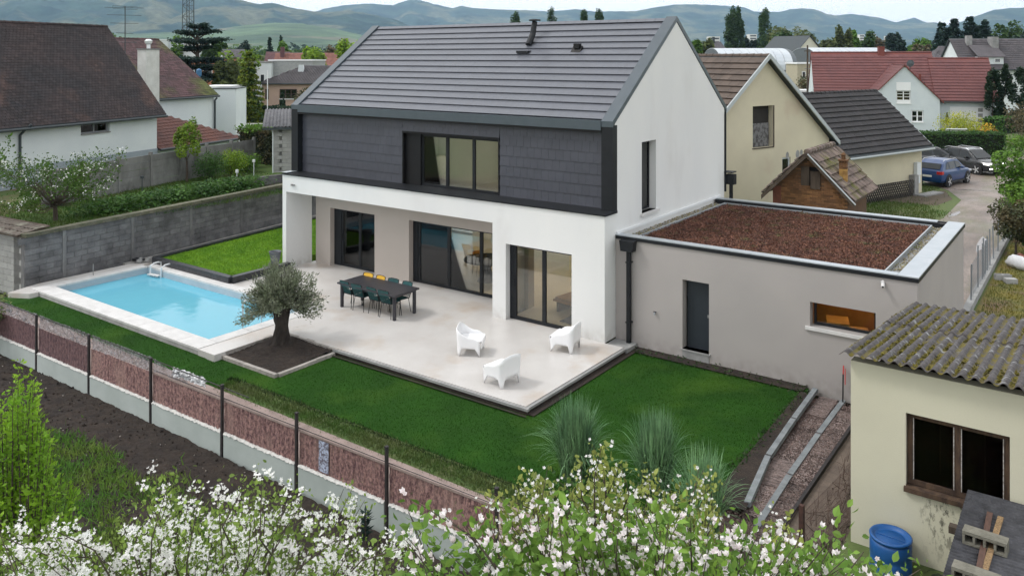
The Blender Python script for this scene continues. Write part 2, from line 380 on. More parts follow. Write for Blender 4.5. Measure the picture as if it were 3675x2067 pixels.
# lawns
LAWN = mat('deep_green_lawn', (.016, .064, .004), (.011, .045, .003), rough=1, sc=.8, fine=.15, fsc=30, bump=.6, bsc=26, spec=.2, col3=(.038, .092, .008), sc3=.45, lo3=.5, hi3=.75)
LAWNB = mat('lawn_blade', (.022, .080, .005), (.015, .056, .004), isl=.2, trans=.2, sc=.7, lo=.4, hi=.6, rough=1, spec=.2, col3=(.055, .12, .010), sc3=.45, lo3=.5, hi3=.75)
LIME = mat('lime_lawn', (.13, .26, .014), (.08, .19, .010), rough=.9, sc=1.5, fine=.2, fsc=30, bump=1.2, bsc=26, spec=.2)
LIMEB = leafm('lime_blade', (.17, .32, .018), (.10, .23, .012), isl=.3, trans=.2, sc=1.1)
def lz(X, Y): return -.16 + .012 * vnoise(X, Y, 1.1, 9) - .03 * np.clip((-6.2 - Y) * 1.2, 0, 1) * (X > -8)
def inlawn(X, Y):
    a = (Y > -7.7) & (Y < -6.62) & (X > -17.6) & (X < -6.0)
    b = (Y > -7.02 + .06 * np.sin(X * 3.1)) & (X >= -7.7) & (X < 5.3) & ((Y < -6.3) | ((X > -5.42) & (Y < -4.52)) | ((X > .72) & (Y < .28)))
    e = 5.18 + .08 * np.sin(Y * 2) - .08 * np.clip(-Y - 3, 0, 4)
    return (a | b) & (X < e)
struct(grid('lawn', -7.75, 5.16, -7.05, .55, 120, 60, lz, LAWN)); struct(grid('lawn_strip', -18, -7.75, -7.75, -6.55, 80, 16, lz, LAWN)); struct(grid('lawn_tongue', -7.75, -5.9, -7.70, -7.04, 30, 8, lz, LAWN))
N = 230000; X = rng.uniform(-17, 5.3, N); Y = rng.uniform(-7.7, .4, N); k = inlawn(X, Y); X, Y = X[k], Y[k]; n = len(X)
BLADE = ([(-.5, 0, 0), (.5, 0, 0), (.12, .25, 1), (-.12, .25, 1)], [(0, 1, 2, 3)])
def blades(name, P, h, w, mt, sp=.35):
    n = len(P); M = rots(n, (0, 0, 1), sp); M = M.copy(); hh = h * rng.uniform(.5, 1.3, n); M[:, :, 0] *= w; M[:, :, 1] *= hh[:, None]; M[:, :, 2] *= hh[:, None]
    o = lnk(name, scat(name, *BLADE, P, M, 1.0, mt)); o['kind'] = 'stuff'; return o
blades('lawn_grass', np.stack([X, Y, lz(X, Y) - .005], 1), .024, .013, LAWNB)
# rough strip and pinkish gravel strip between fence and lawn
ROUGH = mat('rough_grass_strip', (.05, .10, .018), (.085, .10, .035), rough=.95, sc=2.5, fine=.3, fsc=20, bump=1, bsc=20)
PINKG = mat('pinkish_gravel', (.34, .26, .235), (.24, .185, .165), rough=.95, sc=3, fine=.25, fsc=45, bump=1, bsc=60)
m = MB(); m.poly([(-6.0, -7.62, -.17), (7.4, -7.62, -.17), (7.4, -6.95, -.17), (-6.0, -6.95, -.17)]); struct(m.build('grass_verge', ROUGH))
m = MB(); m.box(-18.2, 7.4, -8.86, -7.6, -.55, -.155); struct(m.build('gravel_strip', PINKG))
N = 13000; X = rng.uniform(-6.2, 5.6, N); Y = -7.3 + rng.normal(size=N) * .16; blades('verge_grass', np.stack([X, Y, np.full(N, -.17)], 1), .055, .014, leafm('verge_blade', (.06, .12, .022), (.09, .12, .035)))
N = 5500; X = rng.uniform(-6.4, 5, N); Y = -7.03 + rng.normal(size=N) * .05; blades('lawn_edge_grass', np.stack([X, Y, np.full(N, -.2)], 1), .07, .016, leafm('edge_blade', (.016, .04, .008)))
# soil margin along garage and terrace
m = MB(); m.poly([(.62, .2, -.13), (5.1, .2, -.13), (5.1, .6, -.13), (.62, .6, -.13)]); m.poly([(.58, -4.5, -.135), (.8, -4.5, -.135), (.8, .2, -.135), (.58, .2, -.135)])
m.poly([(5.16, -5.4, -.128), (5.80, -5.4, -.128), (5.60, -4.0, -.128), (5.44, -2, -.128), (5.36, .2, -.128), (5.06, .2, -.128)])
struct(m.build('soil_margin', SOIL))
N = 800; k = rng.random(N) < .5; X = np.where(k, rng.uniform(.6, 5.1, N), rng.uniform(5.0, 5.25, N)); Y = np.where(k, rng.uniform(.1, .6, N), rng.uniform(-4.2, .4, N))
o = leaves('margin_weeds', np.stack([X, Y, rng.uniform(-.14, -.10, N)], 1), .05, leafm('weed_leaf', (.02, .05, .012), (.04, .06, .02)), up=(0, 0, 1)); o['kind'] = 'stuff'
struct(MB().box(-17.75, -8.33, -6.60, -6.16, -.35, -.052).box(-17.74, -17.47, -6.15, -2.4, -.35, -.052).build('pool_surround', mat('pool_surround_concrete', (.42, .41, .40), (.3, .29, .28), rough=.9, sc=3)))
# ---- terrace and pool deck (one paved sheet with a hole for the pool)
px0, px1, py0, py1 = -17.35, -8.75, -6.05, -2.80
m = MB()
for b in ((-8.75 + .42, -7.62, -6.62, -4.45), (-17.75, px1 + .42, py1 + .35, -2.42), (-13.02, px1 + .42, -2.42, 0.0), (px1 + .42, -5.52, -4.45, 0.0), (-5.52, .56, -4.45, 0.0), (-13.1, -3.75, 0.0, 1.5), (-3.27, -1.03, 0.0, .3), (-8.33, -7.62, -4.45, -4.449)):
    m.box(b[0], b[1], b[2], b[3], -.22, 0)
struct(m.build('terrace', STONE))
m = MB()   # coping strip + dark strip below it round the terrace
m.box(-5.52, .66, -4.53, -4.452, -.075, -.02); m.box(.562, .64, -4.45, .1, -.075, -.02); struct(MB().box(-5.52, .64, -4.51, -4.455, -.3, -.077).box(.565, .62, -4.455, .1, -.3, -.077).build('terrace_dark_strip', SOIL))
struct(m.build('terrace_edge_kerb', CONCL)); struct(MB().box(.005, .66, .0, .6, -.3, -.035).box(.56, .57, -.0, .0, -.3, -.04).build('downpipe_slab', CONCL))
m = MB(); m.poly([(.66, -4.6, -.125), (-5.5, -4.6, -.125), (-5.5, -4.66, -.125), (.72, -4.66, -.125)]); struct(m.build('edge_gap', SOIL))

# ================================================================== MOUNTAINS, HAZE
FOREST = mat('mountain_forest', (.006, .024, .024), (.028, .056, .044), rough=1, sc=.0055, lo=.42, hi=.58, fine=.5, fsc=.03, col3=(.10, .105, .065), sc3=.0026, lo3=.52, hi3=.60, spec=.1)
VINE = mat('vineyard_slope', (.10, .15, .075), (.055, .085, .045), rough=1, sc=.006, lo=.42, hi=.58, fine=.35, fsc=.02, stretch=(.4, .4, 5), col3=(.17, .155, .11), sc3=.004, lo3=.5, hi3=.58, spec=.1)
def ridge(name, pts, d, dbase, mt, seed, amp=.12, rows=46, step=9):
    pts = sorted(pts); lo, hi = pts[0][0], pts[-1][0]; cols = np.arange(lo, hi + 1, step); py = np.interp(cols, [p[0] for p in pts], [p[1] for p in pts])
    hgt = CAM.z + (205 - py) / FX * d; V = []
    t = np.concatenate([np.linspace(0, 1, rows), [1.02, 1.05, 1.08]])
    for ti in t:
        dd = dbase + (d - dbase) * ti; k = (cols - 1837.5) / FX
        X = CAM.x + RV.x * k * dd + FV.x * dd; Y = CAM.y + RV.y * k * dd + FV.y * dd
        if ti <= 1:
            f = ti ** 1.25; n = np.abs(vnoise(X, Y, 2 * math.pi / (d * .16), seed, 5)) * 2 - .6
            Z = hgt * f * (1 + amp * 2.2 * n * np.sin(math.pi * min(ti, 1)) ** .8) + hgt * .012 * vnoise(X, Y, 2 * math.pi / (d * .012), seed + 1, 3) * (ti > .1)
        else: Z = hgt * (1 - (ti - 1) * 9)
        V.append(np.stack([X, Y, Z], -1))
    V = np.array(V).reshape(-1, 3); nx = len(cols); ny = len(t); i = np.arange((nx - 1) * (ny - 1)); r = i // (nx - 1) * nx + i % (nx - 1)
    return struct(lnk(name, npmesh(name, V, np.stack([r, r + 1, r + nx + 1, r + nx], 1), mt, True)))
ridge('mountain_slope', [(-2500, 60), (-1200, -30), (-300, -75), (150, -60), (520, -45), (760, -18), (860, 0), (925, 16), (980, 11), (1045, 29), (1127, 42), (1170, 46), (1248, 38), (1335, 53), (1422, 72), (1489, 104), (1580, 150), (1700, 190), (1800, 204)], 4300, 2500, FOREST, 11)
ridge('mountain_ridge', [(700, 150), (1000, 80), (1127, 44), (1170, 31), (1240, 20), (1320, 14), (1412, 20), (1440, 9), (1475, -1), (1509, 2), (1560, 17), (1625, 31), (1658, 22), (1697, 31), (1800, 36), (1900, 38), (1969, 43), (2070, 35), (2128, 43), (2283, 41), (2350, 28), (2423, 18), (2500, 17), (2597, 22), (2670, 27), (2708, 43), (2800, 44), (2834, 35), (2878, 31), (2926, 35), (2965, 51), (3052, 65), (3206, 80), (3303, 85), (3351, 81), (3420, 95), (3600, 130), (3900, 180)], 7000, 4200, FOREST, 21)
ridge('mountain_far', [(2700, 120), (2900, 75), (3003, 56), (3061, 51), (3158, 65), (3215, 82), (3280, 64), (3340, 88), (3500, 110), (3700, 150)], 7700, 7250, FOREST, 31)
ridge('mountain_shoulder', [(3250, 170), (3380, 104), (3430, 88), (3477, 68), (3569, 36), (3630, 30), (3675, 29), (3850, 12), (4300, 30)], 5600, 3600, FOREST, 41)
ridge('vineyard_hill', [(-2000, 110), (-600, 100), (200, 112), (500, 122), (760, 108), (900, 90), (985, 83), (1080, 86), (1200, 104), (1290, 125), (1400, 160), (1500, 190)], 3000, 1500, VINE, 51, amp=.04)
def volume(dens, col):
    m = bpy.data.materials.new('haze_air'); m.use_nodes = True; n = m.node_tree; n.nodes.remove(n.nodes['Principled BSDF'])
    v = n.nodes.new('ShaderNodeVolumePrincipled'); v.inputs['Density'].default_value = dens; v.inputs['Color'].default_value = (*col, 1); v.inputs['Anisotropy'].default_value = .2
    n.links.new(v.outputs[0], n.nodes['Material Output'].inputs['Volume']); return m
HAZE = MB().box(-9000, 3000, -700, 9700, -3, 545).build('haze', volume(7.5e-5, (.52, .74, 1.0))); HAZE['kind'] = 'stuff'

# ================================================================== THE MODERN HOUSE
H = thing('modern_house', 'white two-storey house with slate grey tiled roof and upper facade beside the pool', 'house', (0, 0, 0))
XL = -13.3
m = MB()
m.wall('x', XL, 0, 0, .3, 0, 3.36, [(-13.1, -3.75, 0, 2.75), (-3.27, -1.03, 0, 2.2)])
m.box(XL, -13.1, .3, 1.18, 0, 3.36); m.box(-3.75, -3.45, .3, 1.2, 0, 2.75)
m.box(-13.1, -3.75, .3, 1.5, 2.752, 3.36)
m.build('lower_front_wall', WHITE, H)
m = MB(); m.wall('x', -12.9, -3.3, 1.2, 1.5, 0, 2.75, [(-12.12, -9.84, 0, 2.1), (-8.21, -3.95, 0, 2.11)])
m.box(-12.9, -12.7, 1.5, 8.1, 0, 3.3)
m.build('recessed_wall', TAUPE, H)
m = MB(); e = 5.80; ap = 8.68
m.wall('y', .3, 8.42, -.3, 0, 0, [(.3, 3.36), (.569, 3.36), (.57, e), (4.5, ap), (8.42, e)], [(2.15, 3.07, 3.11, 5.15)])
m.box(-.3, 0, .3, .302, 0, 3.36)
m.build('gable_wall', WHITE, H)
m = MB(); m.wall('y', .57, 8.42, XL, -13.0, 3.2, [(.57, e), (4.5, ap), (8.42, e)]); m.wall('x', XL, -.3, 8.12, 8.42, 0, e, [(-12.5, -9.2, .1, 2.5), (-8.6, -4.6, .1, 2.5), (-4.2, -1.0, .1, 2.5), (-12.5, -7.0, 3.5, 5.5), (-6.0, -1.5, 3.5, 5.5)])  # unseen rear openings added to let daylight into the rooms
m.build('rear_walls', WHITE, H)
m = MB(); m.wall('x', -13.0, -.3, .66, .9, 3.36, e - .1, [(-7.95, -3.95, 3.32, 5.14)]); m.build('upper_front_wall', DARKIN, H)
# flashing ledge between storeys
m = MB(); m.ext([(XL, -.045, 3.362), (XL, -.045, 3.40), (XL, .62, 3.44), (XL, .62, 3.362)], (13.35, 0, 0)); m.build('ledge_flashing', ANTH, H)
m = MB(); m.box(XL - .01, -13.02, -.04, .45, 3.441, 3.45); m.build('ledge_cap', COPE, H)
# verge caps, corner boards, gutter
sl_ = math.atan2(ap - e, 3.93)
for x0 in (-.34, XL - .02):
    m = MB()
    for s in (1, -1):
        ya, yb = (.40, 4.5) if s == 1 else (8.6, 4.5); za = ap - abs(yb - ya) * math.tan(sl_)
        m.ext([(x0, ya, za + .02), (x0, yb, ap + .02), (x0, yb, ap + .18), (x0, ya, za + .18)], (.36, 0, 0))
    m.build('verge_cap', METAL, H)
    MB().box(x0 + .004, x0 + .356, .41, .66, 3.42, 5.74).build('corner_board', ANTH, H); MB().box(x0 + .004, x0 + .356, 8.42, 8.56, 2.9, 5.6).build('corner_board', ANTH, H)
m = MB(); m.box(-12.94, -.34, .38, .60, 5.60, 5.86); m.build('gutter', METAL, H); m = MB(); m.box(-12.94, -.34, .40, .655, 5.53, 5.60); m.build('gutter_soffit', BLACK, H)
# roof with individually built tiles
SV = Vector((0, math.cos(sl_), math.sin(sl_))); LV = 3.93 / math.cos(sl_)
m = MB()
for s in (1, -1):
    ya = .5 if s == 1 else 8.5; za = ap - 4.0 * math.tan(sl_)
    for xa, xw in ([(-12.95, 12.6)] if s == 1 else [(-12.95, .6), (-10.5, .5), (-8.0, .4), (-5.6, .5), (-3.1, .5), (-.9, .55)]): m.ext([(xa, ya, za), (xa, 4.5, ap), (xa, 4.5, ap + .05), (xa, ya, za + .05)], (xw, 0, 0))  # gaps added in the unseen rear slope so sky light reaches the rooms
RF = m.build('roof', ANTH, H)
tiles(RF, 'roof_tile', TILE, (-12.93, .56, e + .06), (1, 0, 0), SV, 12.58, LV - .12, .252, LV * .966 / 14, th=.05, stag=.5, jit=.0008, gap=.0025)
m = MB()
for i in range(38):
    x = -12.93 + i * .331; m.ext([(x, 4.36, ap + .03), (x, 4.5, ap + .13), (x, 4.64, ap + .03), (x, 4.5, ap + .09)], (.322, 0, 0))
o = m.build('ridge_tile_row', TILE, RF); o['kind'] = 'stuff'
m = MB(); m.path([(-8.0 + 3.2, 3.35, 8.0), (-4.8, 3.6, 8.35), (-4.8, 3.72, 8.78)], [.11, .10, .09], 12); m.lathe([(.02, 0), (.2, .01), (.2, .05), (.05, .08)], (-4.8, 3.72, 8.80)); m.box(-5.02, -4.55, 2.95, 3.5, 7.72, 7.80, Matrix.Translation((0, 0, 0))); 
VP = m.build('vent_pipe', ANTH, RF, smooth=False)
m = MB(); m.ext([(-2.98, 2.9, 7.56), (-2.98, 3.25, 7.95), (-2.98, 3.3, 7.86)], (.35, 0, 0)); m.box(-2.9, -2.71, 3.12, 3.3, 7.86, 8.02); m.build('roof_vent', BLACK, RF)
# wall tiles
CD = MB().wall('x', -12.94, -.34, .645, .659, 3.45, 5.58, [(-7.95, -3.95, 3.32, 5.14)]).build('facade_cladding', BLACK, H)
for xa, za, lu_, lv_, tl_, lim in ((-12.94, 3.44, 4.98, 2.13, .304, 130), (-3.94, 3.44, 3.60, 2.13, .304, 130), (-7.955, 5.17, 4.01, .38, .19, 40)):
    tiles(CD, 'facade_tile', CLAD, (xa, .630, za), (1, 0, 0), (0, 0, 1), lu_, lv_, .25, tl_, th=.026, stag=.5, jit=.0008, gap=.005, limit=lim)
# upper window
m = MB(); m.box(-7.95, -7.90, .60, .95, 3.36, 5.14); m.box(-7.95, -3.95, .59, .95, 5.10, 5.16); m.box(-4.0, -3.95, .60, .95, 3.36, 5.10); m.box(-7.90, -7.24, .72, .78, 3.42, 5.10)
m.box(-7.95, -3.95, .55, .8, 3.36, 3.42); m.build('window_surround', BLACK, H)
win(H, 'x', -7.24, -4.0, 3.42, 5.10, .78, 3, .075)
# ground floor sliding doors
def slider(x0, x1, z1, y, n):
    w = win(H, 'x', x0, x1, .012, z1, y, n, .085, name='sliding_door'); MB().box(x0 + .02, x0 + .045, y - .03, y, .95, 1.2).build('handle', BLACK, w); return w
slider(-11.75, -9.84, 2.1, 1.42, 2); MB().box(-12.12, -11.75, 1.40, 1.49, 0.01, 2.1).build('shutter_housing', ANTH, H)
slider(-7.98, -3.95, 2.11, 1.42, 3); MB().box(-8.2, -8.0, 1.40, 1.49, 0.01, 2.11).build('shutter_housing', ANTH, H)
slider(-3.12, -1.03, 2.2, .2, 2); MB().box(-3.26, -3.13, .2, .27, 0.01, 2.2).build('shutter_housing', ANTH, H)
# gable window
win(H, 'y', 2.17, 3.05, 3.13, 5.13, -.27, 1, .05, gm=GLASSD)
MB().box(-.2, .07, 2.08, 3.2, 3.03, 3.11).build('window_sill', COPSTONE, H)
# interior
m = MB(); m.box(-12.7, -.3, 1.5, 8.1, -.05, .01); m.box(-3.3, -.3, .3, 1.5, -.05, .01); m.box(-13, -.3, .9, 8.1, 3.15, 3.3); m.build('inner_floor', FLOORIN, H)
m = MB(); m.box(-9.0, -6.4, 5.6, 5.75, .01, 2.75); m.box(-4.6, -2.2, 5.6, 5.75, .01, 2.75); m.box(-12.7, -.3, 1.5, 8.1, 2.76, 2.86); m.box(-9.0, -8.85, 1.5, 4.2, .01, 2.75); m.box(-7.2, -5.3, 4.2, 4.3, 3.3, 5.6); m.box(-6.3, -6.2, .95, 4.2, 3.3, 5.3)
m.build('inner_wall', WALLIN, H)
m = MB(); m.box(-8.0, -7.2, 5.55, 5.6, .01, 2.1); m.build('inner_door', DARKIN, H)
# small wall light on the band
m = MB(); m.box(-12.78, -12.7, -.06, 0, 3.0, 3.06); m.lathe([(.03, 0), (.03, .06)], (-12.6, -.05, 3.0)); m.build('outdoor_spotlight', CONCL, H)
# rear downpipe seen at the gable corner
m = MB(); m.box(.0, .05, 8.44, 8.5, 2.9, 5.7); m.build('downpipe', ANTH, H)
m = MB(); m.box(.02, .32, 8.5, 8.75, 3.15, 3.5); m.box(.12, .22, 8.58, 8.68, 2.3, 3.15); m.box(-.05, .3, 8.4, 8.8, 3.56, 3.60); m.build('rainwater_hopper', ANTH, H)

# things indoors, seen through the glass
WOODL = mat('pale_wood', (.34, .19, .08), (.26, .14, .06), rough=.5, sc=3, stretch=(1, 6, 1))
t = thing('board_stack', 'stack of flat wooden boards and a grey box inside the front right sliding door', 'board stack', (-1.75, 1.75, .01), R(-8))
m = MB(); m.box(-.8, .5, -.4, .4, .3, .36); m.build('board', WOODL, t); m = MB(); m.box(-.75, .55, -.35, .42, .37, .42); m.build('board', WOODL, t)
m = MB(); m.box(-.7, -.62, -.35, .35, 0, .3); m.box(.38, .46, -.35, .35, 0, .3); m.build('trestle', WOOD, t); m = MB(); m.box(0, .42, -.2, .2, .425, .6); m.build('box', CONCL, t)
RUG = mat('blue_rug', (.05, .06, .11), (.07, .08, .13), rough=1, sc=8)
MBr = MB().box(-1.9, -.5, .75, 1.5, .011, .03).build('rug', RUG); tag(MBr, 'dark blue rug on the floor inside the front right sliding door', 'rug')
t = thing('indoor_table', 'dark oval dining table with waisted pedestal behind the three-pane sliding door', 'table', (-6.2, 2.9, .01))
m = MB(); m.lathe([(.34, 0), (.2, .25), (.13, .42), (.2, .6), (.34, .7)], n=20); m.build('pedestal', mat('blue_grey_paint', (.05, .055, .08), rough=.6), t)
m = MB(); m.lathe([(.78, .7), (.8, .72), (.8, .74), (.78, .76)], n=28); m.build('table_top', BLACK, t)
cm = mat('amber_seat', (.45, .2, .04), (.3, .13, .03), rough=.5)
def stool(x, y, rz, lab):
    t = thing('indoor_chair', lab, 'chair', (x, y, .01), rz, 'amber chairs round the indoor table')
    MB().box(-.2, .2, -.2, .2, .43, .46).build('seat', cm, t); MB().box(-.2, .2, .18, .21, .46, .8).build('backrest', cm, t)
    for sx in (-1, 1):
        for sy in (-1, 1): MB().path([(sx * .17, sy * .17, .43), (sx * .2, sy * .2, 0)], .011, 5).build('leg', BLACK, t)
stool(-5.3, 2.5, R(-80), 'amber indoor chair right of the oval table, nearer the glass'); stool(-5.2, 3.2, R(-100), 'amber indoor chair right of the oval table, farther from the glass'); stool(-6.9, 3.4, R(60), 'amber indoor chair behind the left of the oval table')
t = thing('pendant_lamp', 'black pendant lamp hanging inside the front right sliding door', 'lamp', (-1.2, 1.6, 1.45)); MB().lathe([(.05, .55), (.24, .35), (.28, .15), (.18, 0)], n=10).build('lamp_shade', BLACK, t); MB().path([(0, 0, .5), (0, 0, 1.3)], .01, 5).build('cord', BLACK, t)

LAMPM = mat('warm_fill_lamp', (1, .9, .7), emis=(1, .82, .60, 34)); LAMPG = mat('amber_lamp', (1, .8, .5), emis=(1, .55, .18, 16))
for i, (x, y, lb) in enumerate(((-10.6, 3.2, 'added ceiling fill lamp in the room behind the leftmost sliding door'), (-6.0, 3.4, 'added ceiling fill lamp above the indoor dining table'), (-2.0, 3.4, 'added ceiling fill lamp in the room behind the right sliding door'))):  # fill lamps added under the ceilings to brighten the rooms
    t = thing('added_ceiling_lamp', lb, 'lamp', (x, y, 2.62), 0, 'added fill lamps inside the house'); MB().lathe([(.26, .02), (.26, .13)], n=16).build('housing', COPSTONE, t); MB().lathe([(.25, 0), (.25, .018)], n=16).build('diffuser', LAMPM, t)
# ================================================================== GARAGE
G = thing('garage', 'grey rendered flat-roofed garage with a red-brown sedum roof', 'garage', (0, 0, 0))
gx1 = 7.45; zt = 2.78
m = MB(); m.wall('x', .004, gx1, .6, .88, -.3, zt - .06, [(1.95, 2.67, .1, 1.87), (5.16, 6.6, 1.29, 1.86)])
m.box(gx1 - .28, gx1, .88, 7.8, -.3, zt - .06); m.box(.004, gx1 - .28, 7.52, 7.8, -.3, zt - .06); m.build('wall', GARW, G)
m = MB(); m.box(1.95, 2.67, .58, .60, -.3, .1); m.box(1.9, 2.72, .56, .88, .06, .1); m.build('door_step', CONCL, G)
# parapet coping pieces
k = 0; m = None
for (x0, x1, y0, y1) in [(i * 1.86, (i + 1) * 1.86 - .006, .57, .84) for i in range(4)] + [(gx1 - .40, gx1 + .03, .57 + i * 2.07, .57 + (i + 1) * 2.07 - .006) for i in range(4) if 1] + [(.05 + i * 2.25, .05 + (i + 1) * 2.25 - .006, 7.56, 7.85) for i in range(3)]:
    if x0 < gx1 - 1 and x1 > gx1 - .405: x1 = gx1 - .406
    if y0 > 6.7 and x0 > 7: y1 = 7.85
    MB().box(x0, x1, y0, y1, zt - .012, zt + .012).build('coping_panel', COPE, G)
m = MB(); m.box(.02, gx1 + .035, .565, .6, zt - .10, zt - .014); m.box(gx1, gx1 + .035, .6, 7.85, zt - .10, zt - .014); m.box(.02, gx1 + .035, 7.8, 7.86, zt - .1, zt - .014)
m.box(.05, gx1 - .4, 7.48, 7.52, zt - .25, zt - .014); m.box(gx1 - .42, gx1 - .405, .9, 7.5, zt - .2, zt - .014); m.build('coping_edge', ANTH, G)
m = MB(); m.box(.02, gx1 - .28, .88, 7.52, zt - .28, zt - .15); m.build('roof_deck', CONCL, G)
SED = mat('sedum_leaf', (.18, .078, .048), (.095, .042, .030), rough=.85, sc=3.5, isl=.5, col3=(.10, .10, .035), sc3=2.2, lo3=.55, hi3=.72)
m = MB(); m.box(.55, gx1 - .75, 1.05, 7.15, zt - .15, zt - .10); m.build('sedum_bed', mat('sedum_substrate', (.06, .022, .018), (.035, .015, .013), rough=1, sc=9, bump=1), G)
N = 90000; P = np.stack([rng.uniform(.55, gx1 - .75, N), rng.uniform(1.06, 7.14, N), zt - .1 + rng.random(N) * .045], 1)
leaves('sedum', P, .036, SED, G, up=(0, 0, 1), spread=.8)['kind'] = 'stuff'
m = MB(); m.box(.5, gx1 - .72, 7.15, 7.18, zt - .15, zt - .03); m.box(gx1 - .75, gx1 - .72, 1.0, 7.15, zt - .15, zt - .03); m.box(.5, .53, 1.0, 7.15, zt - .15, zt - .03); m.box(.5, gx1 - .72, 1.0, 1.03, zt - .15, zt - .05); m.build('gravel_stop_strip', COPE, G)
GRV = mat('roof_gravel', (.34, .30, .20), (.20, .17, .11), rough=.9, sc=30, isl=.5, col3=(.16, .17, .05), sc3=2, lo3=.5, hi3=.7)
N = 14000; X = rng.uniform(.03, gx1 - .3, N); Y = rng.uniform(.9, 7.5, N); k = (X < .5) | (X > gx1 - .72) | (Y > 7.19) | (Y < 1.0); X, Y = X[k], Y[k]; n = len(X)
o = lnk('gravel', scat('gravel', *OCT, np.stack([X, Y, zt - .145 + .02 * rng.random(n)], 1), rots(n), rng.uniform(.012, .03, n), GRV), G); o['kind'] = 'stuff'
MB().box(.004, .05, .62, 8.0, zt + .0, zt + .07).build('wall_flashing', mat('white_flashing', (.72, .73, .74), rough=.5), G)
d = MB().box(2.0, 2.64, .80, .84, .1, 1.87).build('door', mat('dark_blue_door', (.016, .022, .030), (.02, .026, .034), rough=.5), G); MB().box(2.56, 2.6, .765, .80, .95, 1.02).build('handle', CONCL, d)
win(G, 'x', 5.2, 6.58, 1.30, 1.86, .80, 1, .05); MB().box(5.06, 6.68, .55, .84, 1.21, 1.285).build('window_sill', COPSTONE, G)
m = MB(); m.box(4.4, 7.1, 2.2, 2.3, -.2, 2.5); m.box(4.3, 4.4, .9, 2.3, -.2, 2.5); m.build('inner_partition', mat('amber_glow_panel', (.50, .24, .07), (.36, .16, .05), rough=.7), G)  # amber lamp glow put into the partition colour
t = thing('garage_lamp', 'lit amber lamp on the ceiling inside the garage', 'lamp', (5.9, 1.5, 2.3)); MB().box(-.4, .4, -.08, .08, .02, .12).build('housing', COPSTONE, t); MB().box(-.38, .38, -.06, .06, 0, .018).build('tube', LAMPG, t)
CARD = mat('cardboard', (.60, .36, .14), (.5, .3, .12), rough=.9)
for (x, y, z, s, lab) in ((6.1, 1.25, .9, .4, 'open cardboard box right of centre behind the garage window'), (5.55, 1.5, .9, .5, 'cardboard box left of centre behind the garage window')):
    t = thing('cardboard_box', lab, 'box', (x, y, z), .3); MB().box(-s / 2, s / 2, -s / 2, s / 2, 0, s * .8).build('body', CARD, t); MB().box(-s / 2, s / 2, -s * .75, -s / 2 - .002, s * .78, s * .8).build('flap', CARD, t)
t = thing('storage_rack', 'low wooden rack carrying cardboard boxes inside the garage', 'rack', (5.8, 1.5, 0)); MB().box(-.9, .9, -.5, .5, .84, .9).build('shelf', WOODL, t); MB().box(-.85, .85, -.4, .4, 0, .06).build('shelf', WOODL, t)
for sx in (-1, 1):
    for sy in (-1, 1): MB().box(sx * .85 - .03, sx * .85 + .03, sy * .42 - .03, sy * .42 + .03, 0, .84).build('post', WOODL, t)
m = MB(); m.ext([(.28, .35, 2.42), (.62, .35, 2.42), (.66, .35, 2.7), (.24, .35, 2.7)], (0, .23, 0)); RH = m.build('rainwater_hopper', ANTH, G)
m = MB(); m.box(.41, .51, .44, .54, -.12, 2.42); DP = m.build('downpipe', ANTH, G)
for z in (.5, 2.1): MB().box(.39, .53, .42, .6, z, z + .03).build('pipe_bracket', ANTH, DP)
t = thing('garden_tap', 'small metal tap on the grey garage wall between downpipe and door', 'tap', (1.19, .6, .88)); MB().box(-.015, .015, -.07, 0, -.01, .02).build('spout', COPE, t); MB().box(-.04, .04, -.06, -.03, .02, .035).build('handle', ANTH, t); MB().box(-.012, .012, -.085, -.055, -.06, -.01).build('nozzle', COPE, t)
def camera_(name, lab, loc, rz):
    t = thing(name, lab, 'security camera', loc, rz); MB().lathe([(.04, 0), (.045, .02), (.03, .05)], m=Matrix.Rotation(R(90), 4, 'X')).build('mount', COPSTONE, t)
    MB().lathe([(.035, 0), (.04, .02), (.04, .12), (.03, .14)], n=12, m=Matrix.Translation((0, -.04, -.02)) @ Matrix.Rotation(R(110), 4, 'X')).build('body', COPSTONE, t); MB().lathe([(.022, .145), (.01, .155)], n=10, m=Matrix.Translation((0, -.04, -.02)) @ Matrix.Rotation(R(110), 4, 'X')).build('lens', BLACK, t)
camera_('security_camera', 'small white round security camera below the garage parapet above the garage window', (6.75, .6, 2.58), .2)

# ================================================================== POOL
PL = thing('swimming_pool', 'rectangular turquoise swimming pool with a pale stone edge', 'swimming pool', (0, 0, 0))
LIN = mat('pool_liner', (.30, .72, .92), (.26, .66, .88), rough=.6, sc=1.2)
LINW = mat('pool_wall', (.40, .47, .52), (.34, .41, .46), rough=.6, sc=2)
m = MB(); m.poly([(px0, py0, -1.15), (px1, py0, -1.15), (px1, py1, -1.15), (px0, py1, -1.15)]); m.build('pool_floor', LIN, PL)
m = MB(); m.box(px0 - .1, px0, py0 - .1, py1 + .1, -1.2, -.26); m.box(px1, px1 + .1, py0 - .1, py1 + .1, -1.2, -.26); m.box(px0, px1, py0 - .1, py0, -1.2, -.26); m.box(px0, px1, py1, py1 + .1, -1.2, -.26); m.build('pool_liner_wall', LIN, PL)
m = MB(); m.box(px0 - .1, px0, py0 - .1, py1 + .1, -.26, -.05); m.box(px1, px1 + .1, py0 - .1, py1 + .1, -.26, -.05); m.box(px0, px1, py0 - .1, py0, -.26, -.05); m.box(px0, px1, py1, py1 + .1, -.26, -.05); m.build('pool_wall_band', LINW, PL)
